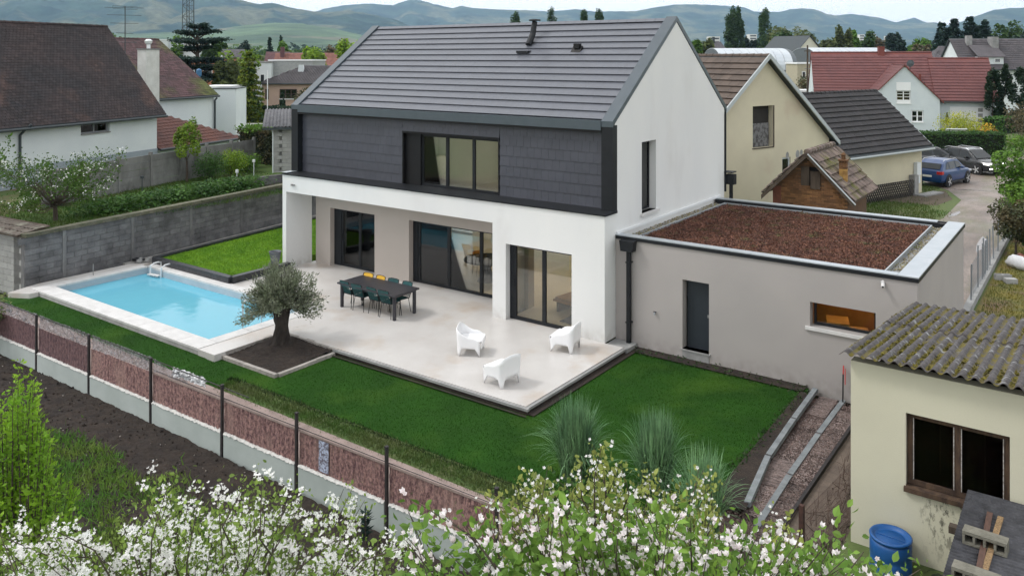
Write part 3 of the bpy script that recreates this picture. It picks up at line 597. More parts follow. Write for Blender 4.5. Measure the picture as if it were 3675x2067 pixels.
# coping pieces
def cop(x0, x1, y0, y1, n, ax):
    for i in range(n):
        a, b = i / n, (i + 1) / n - .004 / n
        if ax == 'x': MB().box(x0 + (x1 - x0) * a, x0 + (x1 - x0) * b - .006, y0, y1, -.05, .012).build('coping_stone', COPSTONE, PL)
        else: MB().box(x0, x1, y0 + (y1 - y0) * a, y0 + (y1 - y0) * b - .006, -.05, .012).build('coping_stone', COPSTONE, PL)
cop(px0, px1 + .42, py0 - .56, py0 + .02, 9, 'x'); cop(px0 - .02, px1 + .42, py1, py1 + .35, 9, 'x'); cop(px1, px1 + .42, py0 + .03, py1 - .01, 3, 'y'); cop(px0 - .40, px0 + .01, py0 - .56, py1 - .01, 4, 'y')
WAT = bpy.data.materials.new('pool_water'); WAT.use_nodes = True; n_ = WAT.node_tree.nodes; L_ = WAT.node_tree.links; n_.remove(n_['Principled BSDF'])
t1 = n_.new('ShaderNodeBsdfTransparent'); t1.inputs[0].default_value = (.62, .90, .97, 1); d1 = n_.new('ShaderNodeBsdfDiffuse'); d1.inputs[0].default_value = (.24, .76, 1.0, 1)
g1 = n_.new('ShaderNodeBsdfGlossy'); g1.inputs['Roughness'].default_value = .04; f1 = n_.new('ShaderNodeFresnel'); f1.inputs[0].default_value = 1.33
b1 = n_.new('ShaderNodeBump'); b1.inputs['Strength'].default_value = .25; b1.inputs['Distance'].default_value = .02; z1 = n_.new('ShaderNodeTexNoise'); z1.inputs['Scale'].default_value = 3.2; z1.inputs['Detail'].default_value = 4
q1 = n_.new('ShaderNodeNewGeometry'); L_.new(q1.outputs['Position'], z1.inputs['Vector']); L_.new(z1.outputs['Fac'], b1.inputs['Height'])
for x in (g1, f1): L_.new(b1.outputs[0], x.inputs['Normal'])
m1 = n_.new('ShaderNodeMixShader'); m1.inputs[0].default_value = .52; L_.new(t1.outputs[0], m1.inputs[1]); L_.new(d1.outputs[0], m1.inputs[2])
m2 = n_.new('ShaderNodeMixShader'); L_.new(f1.outputs[0], m2.inputs[0]); L_.new(m1.outputs[0], m2.inputs[1]); L_.new(g1.outputs[0], m2.inputs[2]); L_.new(m2.outputs[0], n_['Material Output'].inputs[0])
m = MB(); m.poly([(px0, py0, -.24), (px1, py0, -.24), (px1, py1, -.24), (px0, py1, -.24)]); m.build('water', WAT, PL)
# sloping apron left of the pool
m = MB(); m.ext([(-17.76, -6.62, -.3), (-17.76, -2.42, -.3), (-18.28, -3.0, -.3), (-18.25, -6.2, -.3), (-17.9, -7.25, -.3), (-17.2, -6.9, -.3), (-17.2, -6.62, -.3)], (0, 0, .29)); struct(m.build('deck_apron', STONE))
STEEL = mat('polished_steel', (.75, .77, .79), rough=.3, metal=.5)
def ladder(lab, x, y, rz, up=.55):
    t = thing('pool_ladder', lab, 'pool ladder', (x, y, 0), rz); t.scale = (1.25, 1.25, 1.25)
    for s in (-1, 1): MB().path([(s * .23, .32, -.0), (s * .23, .32, up * .8), (s * .23, .22, up), (s * .23, .08, up), (s * .23, -.04, up * .7), (s * .23, -.12, -.95)], .022, 8).build('rail', STEEL, t)
    for k in range(4): MB().box(-.22, .22, -.17, -.06, -.15 - .25 * k, -.12 - .25 * k).build('step', COPSTONE, t)
ladder('pool ladder going down at the far left end of the pool', -16.7, py1 - .02, R(8), .13)
t = thing('pool_handrail', 'inverted U steel handrail standing in the pool water beside the olive tree', 'handrail', (-9.22, -4.3, 0))
MB().path([(.0, .32, -1.1), (.0, .32, .52), (.0, .26, .60), (.0, -.26, .60), (.0, -.32, .52), (.0, -.32, -1.1)], .024, 8).build('rail', STEEL, t); MB().box(-.3, .42, -.3, .3, -.62, -.56).build('step', COPSTONE, t); MB().box(-.0, .42, -.3, .3, -.9, -.84).build('step', COPSTONE, t)
# thin handrail on the left deck
t = thing('deck_post', 'short thin metal post on the deck at the left end of the pool', 'post', (-17.7, -4.6, -.01)); MB().path([(0, 0, 0), (0, 0, .42)], .016, 6).build('rod', CONCL, t); MB().box(-.05, .05, -.05, .05, 0, .012).build('base', CONCL, t)

# raised lime lawn behind the pool
RL = thing('raised_lawn', 'bright lime green raised lawn framed by a black edging behind the pool', 'raised lawn', (0, 0, 0))
m = MB(); m.ext([(-17.55, -2.25, -.2), (-13.15, -2.25, -.2), (-13.15, .1, -.2), (-13.45, .1, -.2), (-13.45, 7.5, -.2), (-18.75, 7.5, -.2)], (0, 0, .34)); m.build('turf', LIME, RL)
RUB = mat('wet_black_edging', (.012, .012, .014), (.03, .033, .04), rough=.3, sc=6, bump=.5)
for a, b in (((-17.65, -2.36), (-13.0, -2.36)), ((-13.0, -2.36), (-13.0, .05)), ((-17.65, -2.36), (-18.9, 7.5))):
    A, B = Vector((*a, 0)), Vector((*b, 0)); d = (B - A).normalized(); nn = Vector((-d.y, d.x, 0)) * .11
    MB().ext([A - nn, B - nn, B + nn, A + nn], (0, 0, .22)).build('edging', RUB, RL)
N = 60000; X = rng.uniform(-18.6, -13.1, N); Y = rng.uniform(-2.2, 6.5, N); k = (X > -17.55 - .123 * (Y + 2.2)) & ((Y < .05) | (X < -13.5)); X, Y = X[k], Y[k]
o = blades('grass_blades', np.stack([X, Y, np.full(len(X), .135)], 1), .05, .016, LIMEB); o.parent = RL
m = MB(); m.ext([(-18.3, -3.0, -.25), (-17.75, -2.4, -.25), (-19.0, 7.5, -.25), (-20.3, 7.5, -.25), (-19.0, -3.0, -.25)], (0, 0, .2)); struct(m.build('gravel_margin', mat('pale_gravel', (.34, .33, .31), (.17, .16, .15), rough=.95, sc=4, fine=.3, fsc=30, bump=1, bsc=30)))
t = thing('rubble_pile', 'small heap of pale stones and dark sheeting against the block wall behind the pool', 'rubble', (-18.0, -2.5, 0))
for i in range(7): MB().lathe([(.02, 0), (.09, .02), (.08, .07), (.02, .1)], (random.uniform(-.5, .6), random.uniform(-.2, .3), 0), 7).build('stone', CONCL, t)
MB().box(-.7, -.3, -.15, .15, 0, .06).build('sheet', RUB, t)

# planting bed and olive tree
BD = thing('planting_bed', 'square dark soil bed with a stone border round the olive tree', 'planting bed', (0, 0, 0))
grid('soil', -7.6, -5.56, -6.3, -4.5, 50, 50, lambda X, Y: -.115 + .06 * np.clip((Y + 6.3) / 1.8, 0, 1) + .03 * vnoise(X, Y, 6, 5) + .01 * rng.normal(size=X.shape) + .08 * np.exp(-((X + 7.0) ** 2 + (Y + 5.0) ** 2) / .3), SOIL, BD)
BRD = mat('border_stone', (.38, .35, .32), (.27, .25, .23), rough=.9, sc=8, fine=.15, obj=.12, bump=.4)
for x0, y0, x1, y1, n in ((-7.7, -6.36, -5.48, -6.36, 7), (-5.48, -6.30, -5.48, -4.52, 6), (-5.42, -4.46, -7.62, -4.46, 7), (-7.66, -4.5, -7.66, -6.30, 6)):
    low = .085 if (x0, y0) in ((-7.7, -6.36), (-5.48, -6.30)) else .0
    for i in range(n):
        A = Vector((x0, y0, 0)).lerp(Vector((x1, y1, 0)), i / n); B = Vector((x0, y0, 0)).lerp(Vector((x1, y1, 0)), (i + .97) / n); d = (B - A).normalized(); nn = Vector((-d.y, d.x, 0)) * .05
        A.z = B.z = -.2; MB().ext([A - nn, B - nn, B + nn, A + nn], (0, 0, .20 - low + random.uniform(-.006, .006))).build('border_stone', BRD, BD)
OL = thing('olive_tree', 'stout gnarled olive tree with silvery foliage between pool and terrace', 'tree', (-7.05, -4.98, -.05))
m = MB(); nr, nz_ = 22, 16
for i in range(nz_):
    z = 1.0 * i / (nz_ - 1); base = .165 + .12 * math.exp(-z * 6) + .09 * max(0, z - .55)
    for k in range(nr):
        a = 2 * math.pi * k / nr; r = base * (1 + .16 * math.sin(3 * a + z * 5) + .11 * math.sin(7 * a - z * 9) + .06 * math.sin(11 * a + z * 17))
        m.v.append((r * math.cos(a) + .05 * math.sin(z * 4), r * math.sin(a), z))
for i in range(nz_ - 1):
    for k in range(nr): q = (k + 1) % nr; m.f.append((i * nr + k, i * nr + q, (i + 1) * nr + q, (i + 1) * nr + k))
m.f.append(tuple((nz_ - 1) * nr + k for k in range(nr)))
OB = mat('olive_bark', (.06, .048, .04), (.022, .017, .014), rough=.95, sc=7, bump=2, bsc=18, stretch=(1, 1, .4)); m.build('trunk', OB, OL, smooth=True)
P, D = [], []
for i in range(150):
    a = random.uniform(0, 6.283); el = random.uniform(-.5, 1.4); r = random.uniform(.62, 1.28); c = Vector((0, 0, .92))
    tip = c + Vector((math.cos(a) * math.cos(el) * .93, math.sin(a) * math.cos(el) * .93, math.sin(el) * 1.0)) * r + Vector((.0, 0, .08))
    s = Vector((math.cos(a) * .12, math.sin(a) * .12, .85)); mid = s.lerp(tip, .5) + Vector((0, 0, .12))
    if i < 60: MB().path([s, mid, tip], [.022, .012, .004], 5).build('branch', OB, OL)
    for q in range(140):
        u = random.uniform(.25, 1.0) ** .8; p = s.lerp(mid, u * 2) if u < .5 else mid.lerp(tip, u * 2 - 1); p = p + Vector([random.gauss(0, .055) for _ in range(3)]); P.append(p); D.append((tip - s).normalized() + Vector((0, 0, .25)))
OLF = leafm('olive_leaf', (.15, .18, .11), (.22, .24, .17), isl=.45, trans=.15, sc=3)
leaves('crown', [tuple(p) for p in P], .075, OLF, OL, base=THIN, dirs=[tuple(d) for d in D], dsp=.55)

# planter
PT = thing('tall_planter', 'tall dark grey planter standing at the corner of the house by the raised lawn', 'planter', (-12.75, -.75, 0))
MB().lathe([(.13, 0), (.14, .04), (.10, .25), (.14, .45), (.21, .78), (.22, .80), (.19, .80), (.17, .7)], n=18).build('pot', mat('planter_grey', (.10, .11, .125), rough=.6), PT, smooth=True); MB().lathe([(.18, .70), (.17, .74)], n=14).build('soil', SOIL, PT)

# ================================================================== TERRACE FURNITURE
TM = mat('dark_table', (.022, .021, .027), (.03, .029, .036), rough=.35, sc=6)
T = thing('dining_table', 'long black outdoor dining table on the terrace', 'table', (-6.93, -1.52, 0))
MB().box(-1.22, 1.22, -.52, .52, .70, .75).build('table_top', TM, T, bevel=.012)
MB().box(-1.1, 1.1, -.42, .42, .63, .698).build('apron', TM, T)
for sx in (-1, 1):
    for sy in (-1, 1): MB().lathe([(.05, 0), (.055, .02), (.055, .70)], (sx * 1.1, sy * .42, 0), 14).build('leg', TM, T, smooth=False)
def rope_chair(lab, x, y, rz, cm):
    t = thing('rope_chair', lab, 'chair', (x, y, 0), rz, 'rope chairs round the outdoor dining table')
    fr = [(-.21, .19, .44), (.21, .19, .44), (.19, -.20, .42), (-.19, -.20, .42), (-.21, .19, .44)]
    m = MB(); m.path(fr, .011, 6, cap=False)
    m.path([(-.2, -.2, .42), (-.22, -.27, .66), (-.2, -.33, .82), (-.1, -.35, .84), (.1, -.35, .84), (.2, -.33, .82), (.22, -.27, .66), (.2, -.2, .42)], .011, 6); m.build('frame', BLACK, t)
    for sx in (-1, 1):
        MB().path([(sx * .2, .18, .43), (sx * .23, .22, .0)], .010, 6).build('leg', BLACK, t); MB().path([(sx * .18, -.18, .42), (sx * .22, -.24, .0)], .010, 6).build('leg', BLACK, t)
    MB().path([(-.205, .19, .34), (.205, .19, .34)], .007, 5).build('stretcher', BLACK, t)
    m = MB()
    for i in range(19):
        u = -.19 + .38 * i / 18; m.path([(u, .19, .452), (u * .9, 0, .425), (u * .92, -.19, .43)], .0085, 4)
    m.build('woven_seat', cm, t)
    m = MB()
    for i in range(19):
        u = -.19 + .38 * i / 18; z = .84 - .02 * abs(u) / .2; m.path([(u * .92, -.2, .44), (u * 1.0, -.29, .66), (u * .97, -.345, z)], .0065 if u > -2 else .01, 4)
    m.ext([(-.2, -.298, .66), (.2, -.298, .66), (.195, -.352, .835), (-.195, -.352, .835)], (0, .012, 0))
    m.build('woven_backrest', cm, t); return t
TEAL = mat('teal_rope', (.015, .085, .085), (.012, .065, .07), rough=.7, sc=10, obj=.1); YEL = mat('yellow_rope', (.72, .43, .035), (.6, .35, .03), rough=.7, sc=10)
for i, x in enumerate((-7.82, -7.32, -6.68, -6.19)):
    rope_chair(('teal rope chair on the near side of the table, %s' % ('leftmost', 'second from the left', 'third from the left', 'rightmost next to the table leg')[i]), x, -1.70 - .02 * (i % 2), R((-4, 3, -3, 2)[i]), TEAL)
for i, (x, mt_, lb) in enumerate(((-7.88, YEL, 'yellow rope chair on the house side of the table, left end'), (-7.37, YEL, 'yellow rope chair on the house side of the table beside a teal one'), (-6.78, TEAL, 'teal rope chair on the house side of the table beside a yellow one'), (-6.24, TEAL, 'teal rope chair on the house side of the table, right end'))):
    rope_chair(lb, x, -1.29, R(180 + (3, -4, 5, -3)[i]), mt_)
PLA = mat('white_plastic', (.84, .84, .85), rough=.35)
def armchair(lab, x, y, rz):
    t = thing('armchair', lab, 'armchair', (x, y, 0), rz, 'white armchairs on the terrace')   # faces local +x
    n = 30; m = MB(); pr = []
    for i in range(n + 1):
        u = -1 + 2 * i / n; s = abs(u)                              # 0 = middle of the back, 1 = front end of an arm
        if s < .36: x_, y_ = -.31, u / .36 * .24
        elif s < .5: a = (s - .36) / .14 * math.pi / 2; x_, y_ = -.22 - .09 * math.cos(a), math.copysign(.24 + .09 * math.sin(a), u)
        else: x_, y_ = -.22 + (s - .5) / .5 * .52, math.copysign(.33, u)
        top = .72 - .02 * (s / .3) ** 2 if s < .3 else .70 - .22 * (1 - math.cos(min(1, (s - .3) / .45) * math.pi)) / 2 if s < .75 else .48 - .14 * ((s - .75) / .25) ** 2.2
        d = min(abs(s - .43), abs(s - 1.0)); bot = .20 * min(1, max(0, (d - .045) / .06)) ** .6
        pr.append((x_, y_, top, bot))
    K = 6
    def pt(i, k, th):
        x_, y_, top, bot = pr[i]; z = bot + (top - bot) * k / K; fl = 1 + .10 * (z / .72) - .03; l = 1 - th
        return ((x_ * fl) * l - .0, y_ * fl * l, z)
    for th in (0, .055):
        b = len(m.v)
        for i in range(n + 1):
            for k in range(K + 1): m.v.append(pt(i, k, th))
        for i in range(n):
            for k in range(K): q = b + i * (K + 1) + k; m.f.append((q, q + 1, q + K + 2, q + K + 1) if th else (q, q + K + 1, q + K + 2, q + 1))
    o = (n + 1) * (K + 1)
    for i in range(n):
        a, c = i * (K + 1), (i + 1) * (K + 1); m.f.append((a + K, c + K, c + K + o, a + K + o)); m.f.append((a, a + o, c + o, c))
    for e in (0, n):
        for k in range(K): q = e * (K + 1) + k; m.f.append((q, q + 1, q + 1 + o, q + o))
    m.build('shell', PLA, t, smooth=True)
    m = MB(); m.ext([(-.28, -.30, .36), (.31, -.31, .38), (.34, -.2, .36), (.34, .2, .36), (.31, .31, .38), (-.28, .30, .36)], (0, 0, .025)); m.build('seat', PLA, t, bevel=.01)
    m = MB(); m.ext([(.31, -.30, .2), (.33, -.3, .38), (.33, .3, .38), (.31, .3, .2)], (.015, 0, 0)); m.build('front_panel', PLA, t)
armchair('white plastic armchair on the left, nearest the dining table', -2.45, -2.62, R(28))
armchair('white plastic armchair by the sliding door and wall corner', -.6, -.98, R(190))
armchair('white plastic armchair nearest the terrace corner, turned away', -.64, -3.7, R(172))

# ================================================================== BLOCK WALL (left of the pool)
BLK = mat('grey_block', (.17, .17, .175), (.105, .105, .11), rough=.95, sc=2.2, fine=.15, fsc=16, bump=.6, bsc=25, obj=.12, isl=.12, col3=(.05, .05, .052), sc3=.8, lo3=.5, hi3=.72)
BW = thing('block_wall', 'long weathered grey concrete block wall behind the pool', 'wall', (-18.2, -6.6, 0), math.atan2(18.6, -2.7))
LW = 18.8
MB().box(0, LW, .03, .22, -.6, 1.58).build('core', CONC, BW)
me = MB().box(0, .49, 0, .05, 0, .19).mesh('block', BLK)
its = [(r * .2, c * .5 - (.25 if r % 2 else 0)) for r in range(-1, 8) for c in range(0, 38)]
for z, x in its[:300]: lnk('block', me, BW, Matrix.Translation((max(0, x), random.uniform(-.004, .004), z)))
o = lnk('block', scat('block', [(0, 0, 0), (.49, 0, 0), (.49, 0, .19), (0, 0, .19)], [(0, 1, 2, 3)], [(x, 0, z) for z, x in its[300:]], np.repeat(np.eye(3)[None], len(its) - 300, 0), 1, BLK), BW); o['kind'] = 'stuff'
for i in range(7): MB().box(1.3 + i * 2.7, 1.42 + i * 2.7, -.02, -.003, -.3, 1.6).build('joint_strip', CONC, BW)
for i in range(13): MB().box(i * 1.45, i * 1.45 + 1.44, -.04, .28, 1.6, 1.72).build('cap_slab', mat('mossy_cap', (.13, .12, .09), (.08, .085, .05), rough=.95, sc=4, fine=.3, fsc=18, bump=.6, obj=.15) if i == 0 else bpy.data.materials['mossy_cap'], BW)

# ================================================================== TREES (shared builders)
def skel(base, fork, tips, r0=.07, wob=.25, trunk_n='trunk', mt=BARK, parent=None, n=6, minr=.004):
    """trunk from base to fork and one bent limb per tip; returns samples along the outer limbs"""
    base, fork = Vector(base), Vector(fork); m = MB()
    m.path([base, base.lerp(fork, .5) + Vector((random.gauss(0, r0 * .5), random.gauss(0, r0 * .5), 0)), fork], [r0 * 1.3, r0, r0 * .85], 8); out = []
    for tp in tips:
        tp = Vector(tp); L = (tp - fork).length; a = fork.lerp(tp, .33) + Vector([random.gauss(0, wob * L * .25) for _ in range(3)]); b = fork.lerp(tp, .7) + Vector([random.gauss(0, wob * L * .2) for _ in range(3)])
        rr = min(r0 * .5, .006 + .006 * L); jj = lambda p: p + Vector([random.gauss(0, wob * L * .10) for _ in range(3)]); m.path([fork, jj(fork.lerp(a, .5)), a, jj(a.lerp(b, .5)), b, jj(b.lerp(tp, .5)), tp], [rr, rr * .8, rr * .62, rr * .5, rr * .38, rr * .25, minr * .6], n)
        out.append((a, b, tp))
    return m.build(trunk_n, mt, parent), out
def along(limbs, N, lo=.35, spread=.08):
    P, D = [], []
    for _ in range(N):
        a, b, c = random.choice(limbs); t = random.uniform(lo, 1.0); q = a.lerp(b, t * 2) if t < .5 else b.lerp(c, t * 2 - 1)
        P.append(tuple(q + Vector([random.gauss(0, spread) for _ in range(3)]))); D.append(tuple((c - a).normalized()))
    return P, D
def tree(name, label, loc, h, w, lm, group=None, trunk=.25, n=2600, ls=None, shape='round', tr=None, lobes=9, dens=1.0, zr=0, dark=None):
    """a broadleaf / conifer / columnar tree with trunk, limbs and a crown of leaf clumps"""
    t = thing(name, label, 'tree', tuple(loc), random.uniform(0, 6), group); ls = ls or h * .055; P = []; n = int(n * dens)
    if shape == 'round':
        cz = h * (.5 + trunk / 2); rz_ = h * (1 - trunk) / 2
        cs = [(0, 0, cz, .62)] + [(math.cos(a) * w * .30 * random.uniform(.7, 1.2), math.sin(a) * w * .30 * random.uniform(.7, 1.2), cz + random.uniform(-.55, .62) * rz_, random.uniform(.32, .52)) for a in [i * 6.283 / lobes + random.random() for i in range(lobes)]]
        for i, (x, y, z, f) in enumerate(cs):
            k = int(n * f / sum(c[3] for c in cs)); q, _ = ell(k, (x, y, z), (w * .5 * f, w * .5 * f, rz_ * f * 1.05), .45); P.append(q)
        tips = [(x, y, z) for x, y, z, f in cs[1:]]
    elif shape == 'column':
        for i in range(lobes * 2):
            u = random.random(); r = w * .5 * (math.sin(math.pi * min(1, .12 + u * .85)) ** .6); a = random.uniform(0, 6.28)
            q, _ = ell(int(n / lobes / 2), (math.cos(a) * r * .55, math.sin(a) * r * .55, h * (trunk + (1 - trunk) * u * .95)), (w * .22, w * .22, h * .11), .3); P.append(q)
        tips = [(0, 0, h * .9)]
    else:                                                               # cone: tiers of drooping branches
        tiers = int(9 + h * .5); P = []
        for i in range(tiers):
            u = i / tiers; R0 = w * .5 * (1 - u) ** .85 + .03 * w; z = h * (trunk + (1 - trunk) * u); k = int(n * (1 - u + .12) / (tiers * .6))
            br = max(4, int(9 * (1 - u) + 3)); ph = random.random() * 6
            a = ph + rng.integers(0, br, k) * 6.283 / br + rng.normal(size=k) * .16; r = R0 * rng.random(k) ** .6 * (1 + .15 * np.sin(a * 3 + i))
            P.append(np.stack([np.cos(a) * r, np.sin(a) * r, z - r * .28 + rng.normal(size=k) * h * .012 + h * .03], 1))
        tips = [(0, 0, h * .97)]
    P = np.concatenate(P)
    skel((0, 0, -.2), (0, 0, h * max(trunk, .2) * .9), tips, r0=max(.05, h * .018), parent=t, mt=tr or BARK, minr=.01)
    up = P - np.array([0, 0, h * .4]); up = up / (np.linalg.norm(up, axis=1, keepdims=True) + 1e-6)
    leaves('crown', P, ls, lm, t, base=CLUMP, up=up * .9 + np.array([0, 0, .5]), spread=.7)
    return t
def hedge(name, label, A, B, h, dep, lm, group=None, z0=0, ls=.09, dens=260, cat='hedge', rnd=.06):
    A, B = Vector((*A[:2], z0)), Vector((*B[:2], z0)); L = (B - A).length; t = thing(name, label, cat, tuple(A), math.atan2(B.y - A.y, B.x - A.x), group)
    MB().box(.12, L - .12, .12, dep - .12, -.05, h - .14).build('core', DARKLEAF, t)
    P = []
    for (a0, a1, b0, b1, c0, c1) in ((0, L, -.02, .16, 0, h), (0, L, dep - .15, dep, 0, h), (0, L, 0, dep, h - .16, h + .04), (-.02, .15, 0, dep, 0, h), (L - .15, L + .02, 0, dep, 0, h)):
        ar = max((a1 - a0) * (c1 - c0), (a1 - a0) * (b1 - b0), (b1 - b0) * (c1 - c0)); k = int(ar * dens * (.08 / ls) ** 2 / 1.3)
        P.append(np.stack([rng.uniform(a0, a1, k), rng.uniform(b0, b1, k), rng.uniform(c0, c1, k)], 1) + rng.normal(size=(k, 3)) * rnd * .5)
    P = np.concatenate(P); P[:, 2] += rnd * vnoise(P[:, 0], P[:, 1], 3, 2) * (P[:, 2] > h * .8)
    leaves('foliage', P, ls, lm, t, base=CLUMP, up=(0, -.4, .6), spread=.8); return t
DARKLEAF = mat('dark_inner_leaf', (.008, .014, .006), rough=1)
LM = {k: leafm(k, *v) for k, v in {
    'fresh_green_leaf': ((0.123, 0.232, 0.029), (0.072, 0.160, 0.022)), 'bright_yellow_green_leaf': ((0.232, 0.348, 0.029), (0.131, 0.232, 0.022)), 'mid_green_leaf': ((0.072, 0.131, 0.036), (0.043, 0.087, 0.026)),
    'olive_green_leaf': ((0.145, 0.174, 0.058), (0.094, 0.123, 0.043)), 'dark_conifer_leaf': ((0.017, 0.041, 0.020), (0.032, 0.061, 0.032)), 'blue_green_conifer': ((0.032, 0.065, 0.051), (0.022, 0.043, 0.035)),
    'golden_conifer': ((0.203, 0.246, 0.026), (0.036, 0.080, 0.017)), 'poplar_leaf': ((0.043, 0.094, 0.032), (0.065, 0.116, 0.036)), 'hedge_leaf': ((0.032, 0.080, 0.020), (0.051, 0.109, 0.026)), 'ivy_leaf': ((0.051, 0.072, 0.029), (0.109, 0.087, 0.043)),
    'brown_twig_leaf': ((0.145, 0.123, 0.072), (0.102, 0.087, 0.051)), 'forsythia_leaf': ((0.435, 0.435, 0.029), (0.232, 0.290, 0.029)), 'orange_leaf': ((0.522, 0.232, 0.029), (0.406, 0.290, 0.029)), 'shrub_leaf': ((0.043, 0.109, 0.026), (0.072, 0.160, 0.029))}.items()}

# ================================================================== LEFT NEIGHBOURS
RT = mat('old_plain_tile', (.040, .025, .024), (.015, .015, .018), rough=.85, sc=.45, lo=.3, hi=.7, isl=.35, col3=(.085, .045, .036), sc3=.35, lo3=.58, hi3=.78, bump=.3, stretch=(1, 1, 1))
RTM = mat('mossy_plain_tile', (.085, .042, .045), (.06, .034, .036), rough=.85, sc=.6, isl=.35, col3=(.075, .085, .02), sc3=.22, lo3=.5, hi3=.62)
WN = mat('neighbour_white_wall', (.66, .70, .71), (.60, .64, .66), rough=.9, sc=.5, fine=.03)
PLI = mat('grey_blue_plinth', (.30, .34, .38), (.26, .30, .34), rough=.9, sc=1)
GUT = mat('dark_gutter', (.03, .04, .045), rough=.5)
def gable_house(name, label, loc, rz, L, W, ze, zr, wallm, tilem, ov=.35, ov_e=.35, tw=.24, tl=.20, limit=0, wf=None, jit=.01, ridge=True, rnd=0, cat='house', th=.02, z0=0, wr=0, lift=0, gm=None):
    """local: x along ridge 0..L, y across 0..W (front eave at y=0)"""
    t = thing(name, label, cat, tuple(loc), rz); h = W / 2; m = MB()
    m.wall('y', 0, W, 0, .25, z0, [(0, ze), (h, zr), (W, ze)], (wf or {}).get('l', ())); m.wall('y', 0, W, L - .25, L, z0, [(0, ze), (h, zr), (W, ze)], (wf or {}).get('r', ()))
    m.wall('x', .25, L - .25, 0, .25, z0, ze, (wf or {}).get('f', ())); m.box(.25, L - .25, W - .25, W, z0, ze); m.build('wall', wallm, t)
    s = (zr - ze) / h; sv = Vector((0, 1, s)).normalized(); lv = math.hypot(h + ov_e, (h + ov_e) * s); m = MB(); d = .10
    for q in (0, 1):
        ys = [-ov_e, h] if q == 0 else [W + ov_e, h]; z1 = ze - ov_e * s
        m.ext([(-ov, ys[0], z1 + .02), (-ov, ys[1], zr + .02), (-ov, ys[1], zr + .02 + d), (-ov, ys[0], z1 + .02 + d)], (L + 2 * ov, 0, 0))
    rf = m.build('roof', gm or GUT, t)
    tiles(rf, 'roof_tile', tilem, (-ov, -ov_e, ze - ov_e * s + .03 + d), (1, 0, 0), sv, L + 2 * ov, lv, tw, tl, th=th, jit=jit, limit=limit, round_=rnd)
    if wr or wr is None: tiles(rf, 'roof_tile', tilem, (L + ov, W + ov_e, ze - ov_e * s + .03 + d), (-1, 0, 0), Vector((0, -1, s)), L + 2 * ov, lv, tw, tl, th=th, jit=jit, limit=wr or 0, round_=rnd)
    if ridge:
        m = MB(); k = int((L + 2 * ov) / .4)
        for i in range(k): m.lathe([(.11, 0), (.09, .40)], n=8, m=Matrix.Translation((-ov + i * (L + 2 * ov) / k, h, zr + d + .0)) @ Matrix.Rotation(R(90), 4, 'Y'))
        m.build('ridge_tile_row', tilem, rf)['kind'] = 'stuff'
    m = MB(); m.path([(-ov, -ov_e - .06, ze - ov_e * s + .03), (L + ov, -ov_e - .06, ze - ov_e * s + .03)], .065, 8); rf_g = m.build('gutter', GUT, t)
    return t
def pipe(parent, pts, r=.045, name='downpipe', mt=GUT): return MB().path(pts, r, 8).build(name, mt, parent)
a20 = az(20)
# first white house: front eave runs from the left (near) to the right (far)
o1 = pol(563, 46, 1.5); u1 = Vector((math.cos(a20), math.sin(a20), 0)); L1 = 14.5; O1 = o1 - u1 * L1
w_ = L1 - 4.86
NH = gable_house('white_neighbour_house', 'white house with a huge dark brown weathered tile roof at the left edge', O1, a20, L1, 7.8, 3.25, 7.75, WN, RT, ov=.25, ov_e=.45, tw=.2, tl=.17, limit=300, wf={'f': [(w_ - .25, w_ + 1.55, 2.15, 3.1)]}, jit=.02, th=.02, z0=-.05)
wd_ = win(NH, 'x', w_ - .2, w_ + 1.5, 2.2, 2.85, .12, 2, .06, fm=mat('grey_frame', (.25, .26, .27), rough=.6), gm=GLASSD, sill=(.2, .06, CONCL)); MB().box(w_ - .2, w_ + 1.5, .1, .2, 2.86, 3.08).build('shutter_box', CONCL, NH)
MB().box(w_ - .1, w_ + 1.4, .35, .4, 2.2, 2.9).build('blind', DARKIN, NH)
MB().box(-.02, L1 + .02, -.04, -.002, 0, .95).build('plinth', PLI, NH)
xl = L1 - 8.2
pipe(NH, [(xl - .1, -.5, 2.95), (xl - .3, -.3, 2.7), (xl - .35, -.08, 2.45), (xl - .35, -.08, 0)], .06)
# left part under its own slope: white annex corner seen at the frame edge
t = thing('basement_grille', 'small white metal grille low on the plinth of the left white house', 'grille', tuple(O1 + u1 * (w_ - .3) + Vector((0, 0, .35))), a20)
for i in range(12): MB().box(i * .13, i * .13 + .03, -.12, -.09, 0, .3).build('bar', WN, t)
MB().box(-.02, 1.5, -.125, -.085, .3, .33).build('rail', WN, t)
# aerial
t = thing('tv_aerial', 'tall rusty television aerial standing behind the big brown roof', 'aerial', tuple(pol(449, 49.5, 5.2)), R(36))
MB().path([(0, 0, 0), (0, 0, 5.45)], .028, 6).build('mast', GUT, t)
for z, l, k in ((5.4, 1.25, 5), (4.95, 1.1, 0), (4.45, .9, 0), (3.85, .55, 3), (3.3, .8, 8)):
    m = MB(); m.path([(-l, 0, z), (l * .9, 0, z - .05)], .013, 4)
    for i in range(k): x = -l + (i + .5) * 1.9 * l / k; m.path([(x, -.15, z), (x, .15, z)], .008, 4)
    m.build('antenna_arm', GUT, t)
m = MB(); m.path([(-.75, 0, 5.5), (.75, 0, 5.42), (.75, 0, 5.25), (-.75, 0, 5.33), (-.75, 0, 5.5)], .01, 4); m.build('dipole', GUT, t)
